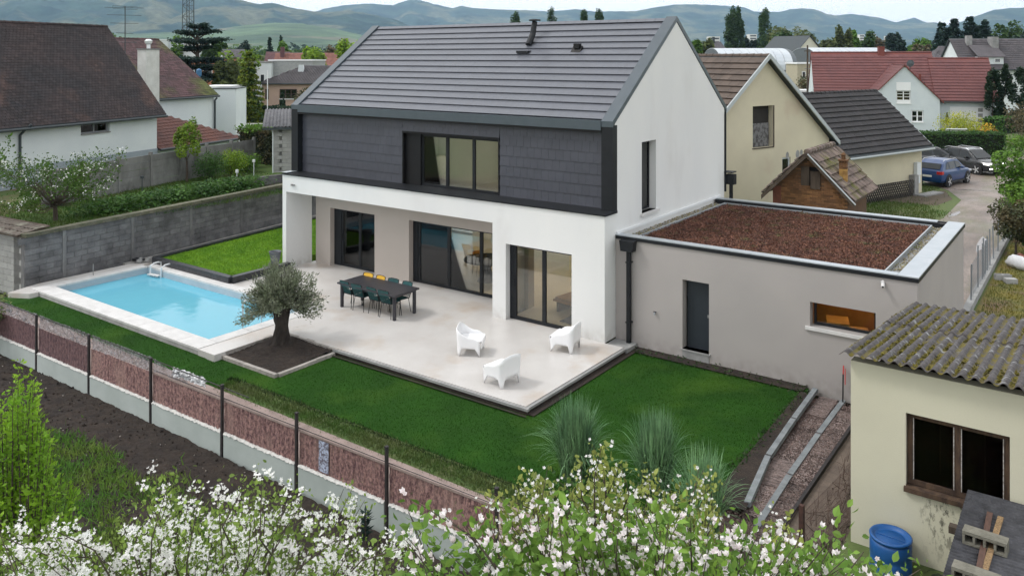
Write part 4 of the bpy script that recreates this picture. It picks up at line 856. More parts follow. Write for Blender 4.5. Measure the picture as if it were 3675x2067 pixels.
# second white house with chimney
o2 = pol(768, 58, 0); L2 = 12; O2 = o2 - u1 * L2
N2 = gable_house('chimney_house', 'white house with mossy red brown roof and a tall white chimney behind the first', O2, a20, L2, 10.2, 5.0, 8.75, WN, RTM, ov=.15, ov_e=.3, tw=.22, tl=.2, limit=0, jit=.03, th=.025)
pipe(N2, [(L2 - .05, -.3, 4.7), (L2 - .05, -.12, 4.5), (L2 - .05, -.12, 0)], .07)
c = Matrix.Rotation(-a20, 4, 'Z') @ (pol(533, 51.8, 0) - O2)
CH = MB().box(c.x - .55, c.x + .55, c.y - .35, c.y + .35, 4.6, 8.05).build('chimney', mat('chimney_white', (.60, .60, .57), (.5, .5, .47), rough=.9, sc=2), N2)
MB().box(c.x - .6, c.x + .6, c.y - .4, c.y + .4, 8.052, 8.12).build('chimney_cap', CONC, CH); MB().lathe([(.12, 0), (.12, .25), (.22, .35), (.24, .5), (.12, .6)], (c.x, c.y, 8.12), 12).build('cowl', STEEL, CH)
# white cube extension and lean-to
CB = thing('white_cube_annex', 'plain white flat-roofed cube beside the chimney house', 'building', tuple(pol(752, 60.5, 0)), az(84)); MB().box(0, 1.9, 0, 3.5, 0, 5.2).build('wall', WN, CB); MB().box(-.04, 1.94, -.05, 3.54, 5.202, 5.27).build('coping', GUT, CB)
RED = mat('red_brown_tile', (.13, .045, .03), (.08, .035, .03), rough=.8, sc=.8, isl=.3)
LT = thing('tiled_lean_to', 'low lean-to with a red brown tiled roof between the white houses', 'shed', tuple(O1 + u1 * (L1 + .05)), a20)
B_ = [Matrix.Rotation(-a20, 4, 'Z') @ (p - (O1 + u1 * (L1 + .05))) for p in (pol(563, 46.2, 0), pol(792, 52, 0), pol(622, 54, 0), pol(566, 51, 0))]
e0, e1, r1_, r0_ = [Vector((p.x, p.y, z)) for p, z in zip(B_, (2.65 + .0, 2.2, 4.9, 4.8))]
e0 = Vector((0, -.1, .85)); e1 = Vector((7.4, -.1, .85)); r0_ = Vector((0, 2.6, 2.65)); r1_ = Vector((2.9, 2.6, 2.65))
m = MB(); m.poly([e0, e1, r1_, r0_]); m.poly([e1, Vector((7.4, 5.3, .85)), r1_]); rf = m.build('roof', GUT, LT)
V_ = (r0_ - e0).normalized(); tiles(rf, 'roof_tile', RED, e0 + Vector((0, -.05, .04)), (1, 0, 0), V_, 7.4, (r0_ - e0).length, .26, .28, th=.03, jit=.01, keep=lambda u, v: u < 7.3 - v * (4.5 / (r0_ - e0).length), limit=300)
m = MB(); m.path([e0 + Vector((0, -.12, 0)), e1 + Vector((0, -.12, 0))], .07, 8); m.build('gutter', GUT, LT); m = MB(); m.box(.1, 7.1, .1, 5.1, -1.5, .8); m.build('wall', WN, LT)
# ---- concrete panel fence
f0 = Vector((-24.0, -3.4, 1.5)); f1 = Vector((-27.7, 9.4, 1.5)); FL = (f1 - f0).length; nb = 7; bw = FL / nb
PF = thing('concrete_panel_fence', 'weathered concrete panel fence between the garden and the white house', 'fence', tuple(f0), math.atan2(f1.y - f0.y, f1.x - f0.x))
PAN = mat('fence_panel_concrete', (.21, .21, .205), (.13, .13, .125), rough=.95, sc=1.5, fine=.15, fsc=12, obj=.1, bump=.4, col3=(.05, .05, .045), sc3=1.2, lo3=.55, hi3=.75, stretch=(1, 1, .5))
me = MB().box(.05, bw - .05, -.025, .025, 0, .292).mesh('panel', PAN); mp = MB().box(-.06, .06, -.08, .08, -.1, 1.62).mesh('post', PAN)
for i in range(nb + 1):
    lnk('post', mp, PF, Matrix.Translation((i * bw, 0, 0)))
    for k in range(5):
        if i < nb: lnk('panel', me, PF, Matrix.Translation((i * bw, random.uniform(-.01, .01), k * .3)) @ Matrix.Rotation(random.gauss(0, .004), 4, 'Y'))
# garden behind block wall: apple tree, small tree, bushes, plants, stakes
ALF = leafm('apple_leaf', (.085, .16, .025), (.055, .12, .02), isl=.4, trans=.35); FLW = leafm('white_petal', (.90, .90, .88), (.88, .86, .85), isl=.05, trans=.3, obj=0)
PET = ([(0, 0, 0), (.30, .45, .12), (0, .95, .22), (-.30, .45, .12)], [(0, 1, 2, 3)])
def flowers(name, P, size, mt, parent, cup=.25, dirs=None):
    """five-petalled flowers"""
    V, F = [], []
    for k in range(5):
        M = Matrix.Rotation(k * 2 * math.pi / 5, 3, 'Z') @ Matrix.Rotation(cup, 3, 'X')
        b = len(V); V += [tuple(M @ Vector((x, y + .05, z))) for x, y, z in PET[0]]; F.append((b, b + 1, b + 2, b + 3))
    up = (0, -.3, .8) if dirs is None else dirs
    return lnk(name, scat(name, V, F, P, rots(len(P), up, .6), size * (.8 + .4 * rng.random(len(P))), mt), parent)
def blossom_tree(name, label, loc, fork, tips, nl, nf, lsz, fsz, lf=ALF, cup=.25, r0=.09, spread=.06, cl=4, group=None, lo=.3, base=LEAF, clr=.05):
    t = thing(name, label, 'tree', tuple(loc), 0, group); _, limbs = skel((0, 0, -.3), fork, tips, r0=r0, parent=t)
    P, D = along(limbs, nl, lo, spread); leaves('leaves', P, lsz, lf, t, base=base, dirs=[Vector(d) * .6 + Vector((0, 0, .3)) for d in D], dsp=.8)
    C, _ = along(limbs, max(1, nf // cl), lo, spread * .8); C = np.repeat(np.array(C), cl, 0); C = C + rng.normal(size=C.shape) * clr + np.array([0, 0, .02])
    flowers('blossom', C, fsz, FLW, t, cup); return t
tips = [(math.cos(a) * r, math.sin(a) * r, .55 + z) for a, r, z in [(random.uniform(0, 6.28), random.uniform(.8, 2.7), random.uniform(.2, 2.0)) for _ in range(70)]]
blossom_tree('apple_tree', 'white flowering young apple tree in the garden behind the block wall', (-20.9, -4.4, 1.5), (0, 0, .55), tips, 6500, 520, .072, .04, r0=.09, spread=.13, cl=3)
tips = [(math.cos(a) * r, math.sin(a) * r, 1 + z) for a, r, z in [(random.uniform(0, 6.28), random.uniform(.2, 1.2), random.uniform(.3, 2.4)) for _ in range(26)]]
blossom_tree('apple_tree', 'thin apple tree with sparse leaves at the left frame edge', (-23.3, -6.0, 1.5), (0, 0, .8), tips, 1300, 60, .09, .045, r0=.07, spread=.09, cl=3)
t = tree('small_garden_tree', 'small yellow green tree in front of the concrete panel fence', (-25.5, 3.9, 1.5), 3.3, 1.5, LM['bright_yellow_green_leaf'], trunk=.35, n=2800, ls=.068, lobes=7)
def bush(name, label, loc, h, w, lm, n=1400, ls=.09, cat='bush', group=None, d=None):
    t = thing(name, label, cat, tuple(loc), random.uniform(0, 6), group); P = []
    for i in range(6):
        a = i * 1.05; q, _ = ell(n // 7, (math.cos(a) * w * .2, math.sin(a) * w * .2, h * random.uniform(.4, .6)), (w * .32, w * .32, h * .42), .3); P.append(q)
    q, _ = ell(n // 7, (0, 0, h * .5), (w * .35, w * .35, h * .5), .3); P.append(q); P = np.concatenate(P); P = P[P[:, 2] > 0]
    m = MB()
    for i in range(7): a = i * .9; m.path([(0, 0, -.05), (math.cos(a) * w * .3, math.sin(a) * w * .3, h * .75)], [.02, .005], 4)
    m.build('stems', BARK, t); leaves('foliage', P, ls, lm, t, up=(0, 0, .7), spread=.9); return t
bush('bush', 'dark rounded bush beside the small yellow green tree', (-25.2, 5.0, 1.5), 1.5, 1.8, LM['shrub_leaf'], 3000, .07); bush('bush', 'yellow green bush by the panel fence right of the dark one', (-25.4, 6.4, 1.5), 1.5, 1.6, LM['bright_yellow_green_leaf'], 2600, .07); bush('bush', 'light green bush at the right end of the panel fence', (-26.0, 7.7, 1.5), 1.1, 1.7, LM['fresh_green_leaf'], 2000, .07)
N = 7000; a = rng.random(N); X = -20.7 - a * .9 + rng.normal(size=N) * .35; Y = -3.4 + a * 8.4 + rng.normal(size=N) * .4
o = leaves('leafy_plants', np.stack([X, Y, 1.5 + rng.random(N) ** 1.3 * .55], 1), .11, LM['shrub_leaf'], up=(0, 0, 1), spread=.6); o['kind'] = 'stuff'
N = 26000; X = rng.uniform(-26, -18.9, N); Y = rng.uniform(-6, 8, N); k = (Y < 5) | (rng.random(N) < .3); X, Y = X[k], Y[k]; blades('garden_grass', np.stack([X, Y, np.full(len(X), 1.49)], 1), .12, .02, leafm('garden_blade', (.05, .12, .015), (.08, .12, .02)))
m = MB(); m.ext([(-23.6, 6.0, 1.5), (-21.3, 7.8, 1.5), (-21.0, 5.6, 1.5), (-22.6, 4.2, 1.5)], (0, 0, .012)); struct(m.build('soil_bed', SOIL)).location.z = .002
for i, (x, y) in enumerate(((-24.54, 7.07), (-22.9, 4.9), (-21.6, -.6))):
    t = thing('garden_stake', ('white garden stake standing in the yellowish grass', 'short white garden stake by the soil bed', 'thin dark garden stake among the leafy plants')[i], 'stake', (x, y, 1.5)); MB().path([(0, 0, 0), (0, 0, (.75, .6, 1.1)[i])], .02, 5).build('rod', WN if i < 2 else GUT, t); MB().box(-.05, .05, -.05, .05, (.7, .55, 1.05)[i], (.84, .7, 1.15)[i]).build('top', WN if i < 2 else GUT, t)
t = thing('stepped_low_wall', 'stepped low wall of concrete blocks behind the top of the block wall', 'wall', (-21.9, 4.8, 1.5), R(82))
for i in range(5):
    for k in range(1 + (i > 0)): MB().box(i * .5, i * .5 + .49, -.1, .1, k * .2, k * .2 + .19).build('block', BLK, t)
# ivy hedge, block garage
p = pol(850, 47.5); q = pol(978, 45.8); hedge('ivy_hedge', 'tall hedge of ivy between the panel fence and the block garage', p, q, 1.9, 1.2, LM['ivy_leaf'], z0=1.5, ls=.085)
bush('leafy_top', 'bright green shrub top growing over the ivy hedge', pol(920, 47.4, 3.2), .5, 2.6, LM['fresh_green_leaf'], 700, .12)
BG = thing('block_garage', 'unrendered concrete block garage with a corrugated roof behind the modern house', 'garage', tuple(pol(978, 43.0, 1.5)), az(75))
LB = mat('pale_concrete_block', (.36, .36, .35), (.28, .28, .27), rough=.95, sc=2, obj=.1, fine=.1, bump=.4)
MB().box(0, 3.2, .05, 4, -.1, 2.3).build('core', CONCL, BG)
me = MB().box(0, .49, 0, .045, 0, .19).mesh('block', LB)
for r_ in range(12):
    for c_ in range(7):
        x = c_ * .5 - (.25 if r_ % 2 else 0)
        if x > -.3 and x < 2.9: lnk('block', me, BG, Matrix.Translation((max(0, x), 0, r_ * .2 - .1)))
CORR = mat('grey_corrugated', (.14, .14, .15), (.08, .08, .085), rough=.8, sc=3, fine=.2, fsc=12)
def corrugated(name, parent, x0, x1, y0, y1, z0, z1, pitch, amp, mt, n_per=8, rows=2, th=.012, sag=0.0):
    nx = int((x1 - x0) / pitch * n_per) + 1; X, Y = np.meshgrid(np.linspace(x0, x1, nx), np.linspace(y0, y1, rows)); u = (Y - y0) / (y1 - y0)
    Z = z0 + (z1 - z0) * u + amp * np.sin((X - x0) / pitch * 2 * math.pi + math.pi * 1.5); V = np.stack([X, Y, Z], -1).reshape(-1, 3); n = len(V); V = np.concatenate([V, V - np.array([0, 0, th])])
    i = np.arange((nx - 1) * (rows - 1)); r = i // (nx - 1) * nx + i % (nx - 1); F = np.stack([r, r + 1, r + nx + 1, r + nx], 1); e = np.arange(nx - 1); E1 = np.stack([e, e + n, e + 1 + n, e + 1], 1)
    return lnk(name, npmesh(name, V, np.concatenate([F, F[:, ::-1] + n, E1]), mt, True), parent)
corrugated('corrugated_roof', BG, -.5, 3.3, -.35, 4.2, 2.45, 3.1, .18, .03, CORR); MB().box(-.5, 3.3, -.36, -.33, 2.28, 2.40).build('fascia', GUT, BG); pipe(BG, [(.02, -.1, 2.3), (.02, -.06, 0)], .03, mt=WN)
# small shed at the left frame edge
SS = thing('small_block_shed', 'small pale block shed with a mossy tiled roof at the left edge', 'shed', (-18.55, -6.55, 0), R(186))
MB().box(0, 3.4, .05, .85, -.5, 1.62).build('core', CONCL, SS); me = MB().box(0, .49, 0, .045, 0, .19).mesh('block', LB)
SS.rotation_euler = (0, 0, R(5)); SS.location = (-21.95, -6.85, 0); WMX[SS.name] = Matrix.Translation((-21.95, -6.85, 0)) @ Matrix.Rotation(R(5), 4, 'Z')
for r_ in range(-2, 8):
    for c_ in range(8):
        x = c_ * .5 - (.25 if r_ % 2 else 0)
        if x > -.3: lnk('block', me, SS, Matrix.Translation((max(0, min(x, 2.92)), 0, r_ * .2)))
OLDT = mat('lichen_tile', (.15, .13, .11), (.08, .06, .05), rough=.95, sc=3, isl=.3, col3=(.22, .21, .17), sc3=2.5, lo3=.5, hi3=.7)
rf = MB().ext([(-.1, -.18, 1.60), (3.5, -.18, 1.60), (3.5, .9, 1.77), (-.1, .9, 1.77)], (0, 0, .05)).build('roof', WOOD, SS)
tiles(rf, 'roof_tile', OLDT, (-.1, -.22, 1.655), (1, 0, 0), (0, 2.6, .41), 3.65, 1.1, .24, .30, th=.03, jit=.02, limit=300, round_=.02)

# ================================================================== RIGHT SIDE: lane, barn, brick shed, cars
LANE = mat('wet_gravel_lane', (.25, .20, .17), (.12, .095, .08), rough=.5, sc=.9, fine=.4, fsc=22, bump=.8, bsc=24, col3=(.17, .155, .09), sc3=.45, lo3=.5, hi3=.66, rvar=.3, stretch=(1, .45, 1))
def sheet(name, pts, z, mt, kind='structure'):
    m = MB(); m.poly([(x, y, z) for x, y in pts]); return struct(m.build(name, mt), kind)
sheet('gravel_lane', [(3.6, 7.8), (3.9, 19), (4.6, 24), (4.6, 30), (3.6, 33), (1.8, 36), (-2, 42), (-3.5, 49), (2, 50), (7.5, 58), (11, 75), (14, 76), (12.5, 58), (10, 46), (7.7, 40), (7.35, 30), (7.3, 7.8)], .012, LANE)
PUD = mat('puddle_water', (.15, .13, .12), (.2, .17, .16), rough=.16, sc=2)
def blob(cx, cy, rx, ry, rz, n=26, s=0):
    r = np.random.default_rng(s); ph = r.uniform(0, 6, 4); o = []
    for i in range(n):
        a = 2 * math.pi * i / n; k = 1 + .10 * math.sin(2 * a + ph[0]) + .09 * math.sin(3 * a + ph[1]) + .06 * math.sin(5 * a + ph[2]); x, y = rx * k * math.cos(a), ry * k * math.sin(a)
        o.append((cx + x * math.cos(rz) - y * math.sin(rz), cy + x * math.sin(rz) + y * math.cos(rz)))
    return o
for i, (x, y, rx, ry, a) in enumerate(((4.1, 19.2, .16, 1.1, .1), (4.5, 22.0, .20, 1.3, -.15), (4.9, 25.5, .12, 1.0, -.1), (6.7, 19, .14, 1.6, .05), (6.5, 13.5, .16, 1.4, 0), (6.9, 11.0, .12, .8, .1), (4.6, 34, 1.0, .10, .3), (5.6, 16.5, .08, 1.0, 0))):
    sheet('puddle', blob(x, y, rx, ry, a, s=i), .017, PUD)
VG = mat('verge_soil', (.10, .075, .05), (.07, .055, .035), rough=.95, sc=2, fine=.2)
sheet('bare_soil', [(1.2, 27.2), (2.4, 31.2), (3.4, 33), (4.2, 30), (3.8, 27.5)], .008, VG)
N = 26000; X = rng.uniform(-1, 5.2, N); Y = rng.uniform(14, 34, N); k = (X < 3.7 + .06 * (Y - 14) * (Y < 26) - .12 * np.clip(Y - 26, 0, 9) + .25 * rng.normal(size=N)) & ~((Y > 27.4) & (Y < 31.6) & (X < 3.6) & (rng.random(N) < .93)); X, Y = X[k], Y[k]
blades('verge_tufts', np.stack([X, Y, np.zeros(len(X))], 1), .12, .025, leafm('verge_tuft', (.055, .12, .015), (.09, .12, .025)))
YG = mat('yellow_moss_grass', (.17, .14, .022), (.08, .085, .02), rough=.95, sc=1.1, fine=.25, fsc=16, bump=1, bsc=16, col3=(.13, .085, .05), sc3=.7, lo3=.5, hi3=.66)
sheet('yellow_grass', [(7.62, -3), (7.62, 24), (40, 24), (40, -3)], .012, YG)
N = 22000; X = rng.uniform(7.7, 12, N); Y = rng.uniform(4, 22, N); blades('yellow_grass_blades', np.stack([X, Y, np.full(N, .01)], 1), .07, .02, leafm('yellow_blade', (.19, .16, .025), (.08, .10, .02)))
# barn with brown roof, extension with black roof
BEI = mat('cream_render', (.62, .57, .42), (.56, .51, .38), rough=.9, sc=.6, fine=.04, col3=(.50, .40, .30), sc3=.35, lo3=.6, hi3=.8)
BRT = mat('brown_roof_shingle', (.115, .085, .068), (.085, .064, .052), rough=.85, sc=1.5, obj=.12, isl=.12, fine=.1)
BKT = mat('black_roof_shingle', (.028, .025, .027), (.018, .017, .018), rough=.8, sc=1.2, obj=.15, isl=.15, fine=.1)
VERG = mat('pale_verge_metal', (.42, .46, .47), rough=.5)
P0 = pol(3308, 45.8); a54 = az(54); U54 = Vector((math.cos(a54), math.sin(a54), 0))
EXT = gable_house('barn_extension', 'low cream building with a black tiled roof beside the lane', P0 - U54 * 8.9, a54, 8.9, 5.6, 2.95, 5.5, BEI, BKT, ov=.25, ov_e=.45, tw=.42, tl=.36, limit=300, jit=.006, th=.07)
m = MB(); sx_ = (5.5 - 2.95) / 2.8
m.ext([(9.16, -.5, 2.95 - .5 * sx_ - .02), (9.16, 2.8, 5.5 - .02), (9.16, 2.8, 5.5 + .17), (9.16, -.5, 2.95 - .5 * sx_ + .17)], (.05, 0, 0)); m.build('verge_board', VERG, EXT)
MB().path([(-.2, -.54, 2.5), (9.2, -.54, 2.5)], .07, 8).build('front_gutter', VERG, EXT)
BAR = gable_house('cream_barn', 'tall cream barn with a steep gable and brown tiled roof behind the modern house', P0 - U54 * 8.95, az(-36), 14, 10.3, 3.55, 7.55, BEI, BRT, ov=.3, ov_e=.35, tw=.5, tl=.42, limit=0, wr=300, jit=.006, th=.075, wf={'l': [(4.49, 5.97, 3.45, 5.35), (3.15, 3.8, 2.1, 2.87)]})
m = MB(); sb = 4.0 / 5.15
for q in (0, 1):
    ya, za = (-.4, 3.55 - .4 * sb); P_ = [(-.36, ya, za - .02), (-.36, 5.15, 7.55 - .02), (-.36, 5.15, 7.55 + .2), (-.36, ya, za + .2)]
    if q: P_ = [(x, 10.3 - y, z) for x, y, z in P_]
    MB().ext(P_, (.06, 0, 0)).build('verge_board', VERG, BAR)
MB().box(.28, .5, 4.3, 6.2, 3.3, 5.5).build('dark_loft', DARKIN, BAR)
DOORW = mat('peeling_grey_door', (.16, .16, .16), (.05, .045, .045), rough=.9, sc=5, lo=.45, hi=.6, bump=.5)
MB().box(.14, .18, 4.62, 5.94, 3.48, 4.55).build('loft_door', DOORW, BAR); MB().box(-.03, .25, 4.44, 6.0, 3.40, 3.448).build('sill', WOOD, BAR); MB().box(-.015, .12, 4.40, 4.486, 3.45, 5.35).build('frame', WOOD, BAR)
w = win(BAR, 'y', 3.17, 3.78, 2.1, 2.85, .05, 1, .06, fm=WN, gm=GLASS); MB().box(.09, .13, 3.2, 3.75, 2.5, 2.83).build('blind', WN, BAR)
STN = mat('rust_plaster_stain', (.42, .30, .22), (.58, .52, .40), rough=.95, sc=3)
m = MB()
for x, z, r_ in ((3.4, 2.97, .12), (2.6, 2.95, .16), (2.3, 3.0, .12)): m.poly([(-.004, x + r_ * math.cos(a), z + r_ * 1.3 * math.sin(a)) for a in [i * .7 for i in range(9)]])
m.build('bare_plaster_patch', CONCL, BAR)['kind'] = 'stuff'
UB = thing('utility_box', 'white utility meter box on the corner of the low cream building', 'utility box', tuple(P0 - U54 * .9 - Vector((-U54.y, U54.x, 0)) * .02), a54)
MB().box(0, .42, -.2, 0, 1.05, 1.75).build('cabinet', WN, UB); MB().box(-.5, -.08, -.32, 0, 0, 1.1).build('lower_box', CONCL, UB); MB().box(0, .4, -.16, 0, .6, 1.0).build('meter_door', WN, UB); MB().box(-.5, 1.5, -.9, -.33, 0, .08).build('slab', CONCL, UB)
# brick shed
BRK = mat('old_brown_brick', (.17, .085, .035), (.11, .055, .026), rough=.95, sc=2, isl=.35, obj=.25); YBK = mat('yellow_brick', (.38, .24, .07), (.28, .15, .05), rough=.95, isl=.3, obj=.25, sc=3)
BH = thing('brick_shed', 'small brown brick shed with a steep mossy tiled roof and a brick chimney', 'shed', (0, 13.3, 0), 0)
za_, hw, cx_ = 3.92, 1.72, 1.52
m = MB(); m.wall('x', cx_ - 1.4, cx_ + 1.4, 0, .2, 0, [(cx_ - 1.4, 2.42), (cx_, 3.8), (cx_ + 1.4, 2.42)], [(1.22, 1.9, 2.62, 3.35)]); m.box(cx_ - 1.4, cx_ - 1.2, .2, 3.0, 0, 2.4); m.box(cx_ + 1.2, cx_ + 1.4, .2, 3.0, 0, 2.4); m.build('wall', mat('brick_mortar', (.13, .075, .04), (.10, .06, .035), rough=1, sc=3), BH)
pts = []
for r_ in range(52):
    for c_ in range(13):
        x = cx_ - 1.39 + c_ * .215 - (.1 if r_ % 2 else 0); z = .0 + r_ * .073
        if x < cx_ - 1.4 or x + .2 > cx_ + 1.4: continue
        if 3.74 - abs(x + .1 - cx_) * .986 < z + .08 or (1.02 < x < 1.9 and 2.56 < z < 3.36): continue
        pts.append((x, -.012, z))
o = lnk('brick', scat('brick', [(0, 0, 0), (.205, 0, 0), (.205, 0, .062), (0, 0, .062), (0, .012, 0), (.205, .012, 0), (.205, .012, .062), (0, .012, .062)], [(0, 1, 2, 3), (3, 2, 6, 7), (0, 4, 5, 1), (1, 5, 6, 2)], pts, np.repeat(np.eye(3)[None], len(pts), 0), 1, BRK), BH); o['kind'] = 'stuff'
MB().box(1.22, 1.9, .12, .3, 2.62, 3.35).build('dark_opening', BLACK, BH); MB().box(1.56, 1.92, -.16, -.12, 2.52, 3.2, Matrix.Rotation(.06, 4, 'Z')).build('shutter', WOOD, BH); MB().box(1.2, 1.52, -.05, -.02, 2.62, 3.35).build('shutter', WOOD, BH)
MB().box(cx_ - 1.42, cx_ - 1.1, -.03, .02, 0, 2.5).build('corner_pier', mat('red_brick_pier', (.19, .07, .045), (.12, .05, .035), rough=1, sc=9, isl=.2), BH)
m = MB(); m.ext([(cx_ - hw, -.35, 2.16), (cx_, -.35, za_), (cx_, -.35, za_ + .06), (cx_ - hw, -.35, 2.22)], (0, 3.8, 0)); m.ext([(cx_ + hw, -.35, 2.16), (cx_, -.35, za_), (cx_, -.35, za_ + .06), (cx_ + hw, -.35, 2.22)], (0, 3.8, 0)); rf = m.build('roof', WOOD, BH)
MT = mat('mossy_old_tile', (.19, .145, .125), (.10, .075, .065), rough=.95, sc=2.5, obj=.3, isl=.3, col3=(.095, .095, .025), sc3=1.1, lo3=.48, hi3=.66)
sR = Vector((-hw, 0, za_ - 2.16)); sL = Vector((hw, 0, za_ - 2.16))
tiles(rf, 'roof_tile', MT, (cx_ + hw, -.38, 2.23), (0, 1, 0), sR, 3.85, sR.length, .235, .31, th=.055, jit=.035, limit=200, stag=.0, round_=.03, gap=.02)
tiles(rf, 'roof_tile', MT, (cx_ - hw, 3.45, 2.23), (0, -1, 0), sL, 3.85, sL.length, .235, .31, th=.055, jit=.035, limit=60, stag=.0, round_=.03, gap=.02)
for i in range(10): MB().lathe([(.13, 0), (.11, .40)], n=8, m=Matrix.Translation((cx_, -.36 + i * .375, za_ + .03)) @ Matrix.Rotation(R(-90 + random.gauss(0, 2)), 4, 'X')).build('ridge_tile', MT, rf)
for s_ in (-1, 1): MB().ext([(cx_, -.42, za_ + .02), (cx_ + s_ * hw * 1.02, -.42, 2.16), (cx_ + s_ * hw * 1.02, -.42, 1.98), (cx_, -.42, za_ - .16)], (0, .04, 0)).build('bargeboard', WOOD, rf)
MB().path([(cx_ + .05, -.45, za_ - .03), (cx_ + hw * 1.04, -.45, 2.13)], .028, 6).build('verge_strip', VERG, rf)
CHS = thing('brick_chimney', 'yellow and red brick chimney with a little cap on the mossy shed roof', 'chimney', (2.62, 13.9, 2.78), .1)
for r_ in range(11):
    for k_ in range(2):
        for q_ in (0, 1): MB().box(*((-.14 + k_ * .145, -.14 + k_ * .145 + .138, -.14 + q_ * .15, -.01 + q_ * .145) if r_ % 2 else (-.14 + q_ * .145, -.005 + q_ * .145, -.14 + k_ * .145, -.14 + k_ * .145 + .138)), r_ * .075, r_ * .075 + .066).build('brick', YBK if r_ < 7 else BRK, CHS)
MB().box(-.18, .18, -.18, .18, .83, .88).build('crown', BRK, CHS); MB().lathe([(.08, .88), (.08, 1.05), (.11, 1.06), (.0, 1.16)], n=10).build('chimney_pot', BRK, CHS)
# lattice fence
A_, B_ = Vector((.75, 25.74, 0)), Vector((2.25, 29.95, 0)); LL = (B_ - A_).length
LF = thing('lattice_fence', 'dark wooden lattice fence leaning beside the brick shed', 'fence', tuple(A_), math.atan2(B_.y - A_.y, B_.x - A_.x)); DW = mat('dark_lattice_wood', (.035, .03, .028), (.06, .055, .05), rough=.9, sc=5, obj=.25)
for q in (0, 1):
    me = MB().box(-.022, .022, -.012 + q * .03, .012 + q * .03, 0, 1.08).mesh('slat', DW)
    for i in range(26): lnk('slat', me, LF, Matrix.Translation((i * LL / 25, 0, 0)) @ Matrix.Rotation(R(34 if q else -34), 4, 'Y'))
for z in (.12, .82): MB().box(0, LL, .05, .08, z, z + .05).build('rail', DW, LF)
# right-hand boundary of the lane
KW = thing('kerb_wall_with_fence', 'low concrete kerb wall with bent metal fence posts along the lane', 'fence', (7.46, 8.0, 0), R(90))
for i in range(13): MB().box(i * 1.5, i * 1.5 + 1.485, -.10, .10, -.1, .22 + random.uniform(-.02, .02)).build('kerb_block', CONCL, KW)
FP = mat('galvanised_post', (.22, .24, .26), rough=.5, metal=.4)
for i, (x, l) in enumerate(((1.3, 1.1), (3.0, 1.35), (4.2, 1.2), (4.6, 1.3), (5.0, 1.15), (5.6, 1.2), (6.4, 1.3), (7.6, 1.2), (9.0, 1.2), (11, 1.2), (13, 1.2))):
    MB().box(x - .02, x + .02, -.02, .02, .2, .2 + l, Matrix.Rotation(random.gauss(0, .012), 4, 'X')).build('post', FP, KW)
m = MB()
for i in range(40): m.path([(1.3 + i * .12, 0, .22), (1.3 + i * .12, .01, 1.25)], .0035, 3)
for z in np.arange(.25, 1.3, .12): m.path([(1.3, 0, z), (6.1, 0, z + .01)], .0035, 3)
m.build('wire_mesh', FP, KW)
t = thing('hollow_block', 'pale concrete hollow block lying on the yellow grass by the kerb wall', 'concrete block', (7.95, 13.3, .01), .5); MB().box(-.25, .25, -.1, .1, 0, .05).build('base', LB, t); MB().box(-.25, .25, -.1, -.06, .052, .2).build('side', LB, t); MB().box(-.25, .25, .06, .1, .052, .2).build('side', LB, t); MB().box(-.03, .03, -.058, .058, .052, .19).build('web', LB, t); MB().box(-.1, .25, -.5, -.25, .0, .16).build('half', LB, t)
t = thing('builders_bag', 'slumped white builders bag holding broken red bricks on the yellow grass', 'bag', (8.75, 15.6, 0), .3)
m = MB(); nn_ = 22; prof = [(.30, 0), (.62, .03), (.70, .16), (.64, .34), (.55, .42), (.45, .40)]
for r_, z in prof:
    for k in range(nn_): a = 2 * math.pi * k / nn_; q = 1 + .08 * math.sin(3 * a) + .07 * math.sin(7 * a + z * 9); m.v.append((r_ * q * math.cos(a) * 1.25, r_ * q * math.sin(a), z * (1 + .22 * math.sin(2 * a + 1))))
for i in range(len(prof) - 1):
    for k in range(nn_): q = (k + 1) % nn_; m.f.append((i * nn_ + k, i * nn_ + q, (i + 1) * nn_ + q, (i + 1) * nn_ + k))
m.build('sack', mat('white_woven_bag', (.66, .67, .68), (.5, .5, .52), rough=.8, sc=5), t, smooth=True)
RB = mat('red_rubble', (.20, .08, .06), (.14, .07, .06), rough=.95, obj=.3)
for i in range(12): MB().box(-.12, .12, -.07, .07, -.04, .05, Matrix.Translation((random.uniform(-.5, .5), random.uniform(-.32, .32), .40 + random.random() * .05)) @ Matrix.Rotation(random.random() * 6, 4, (0.3, .5, 1))).build('brick_rubble', RB, t)

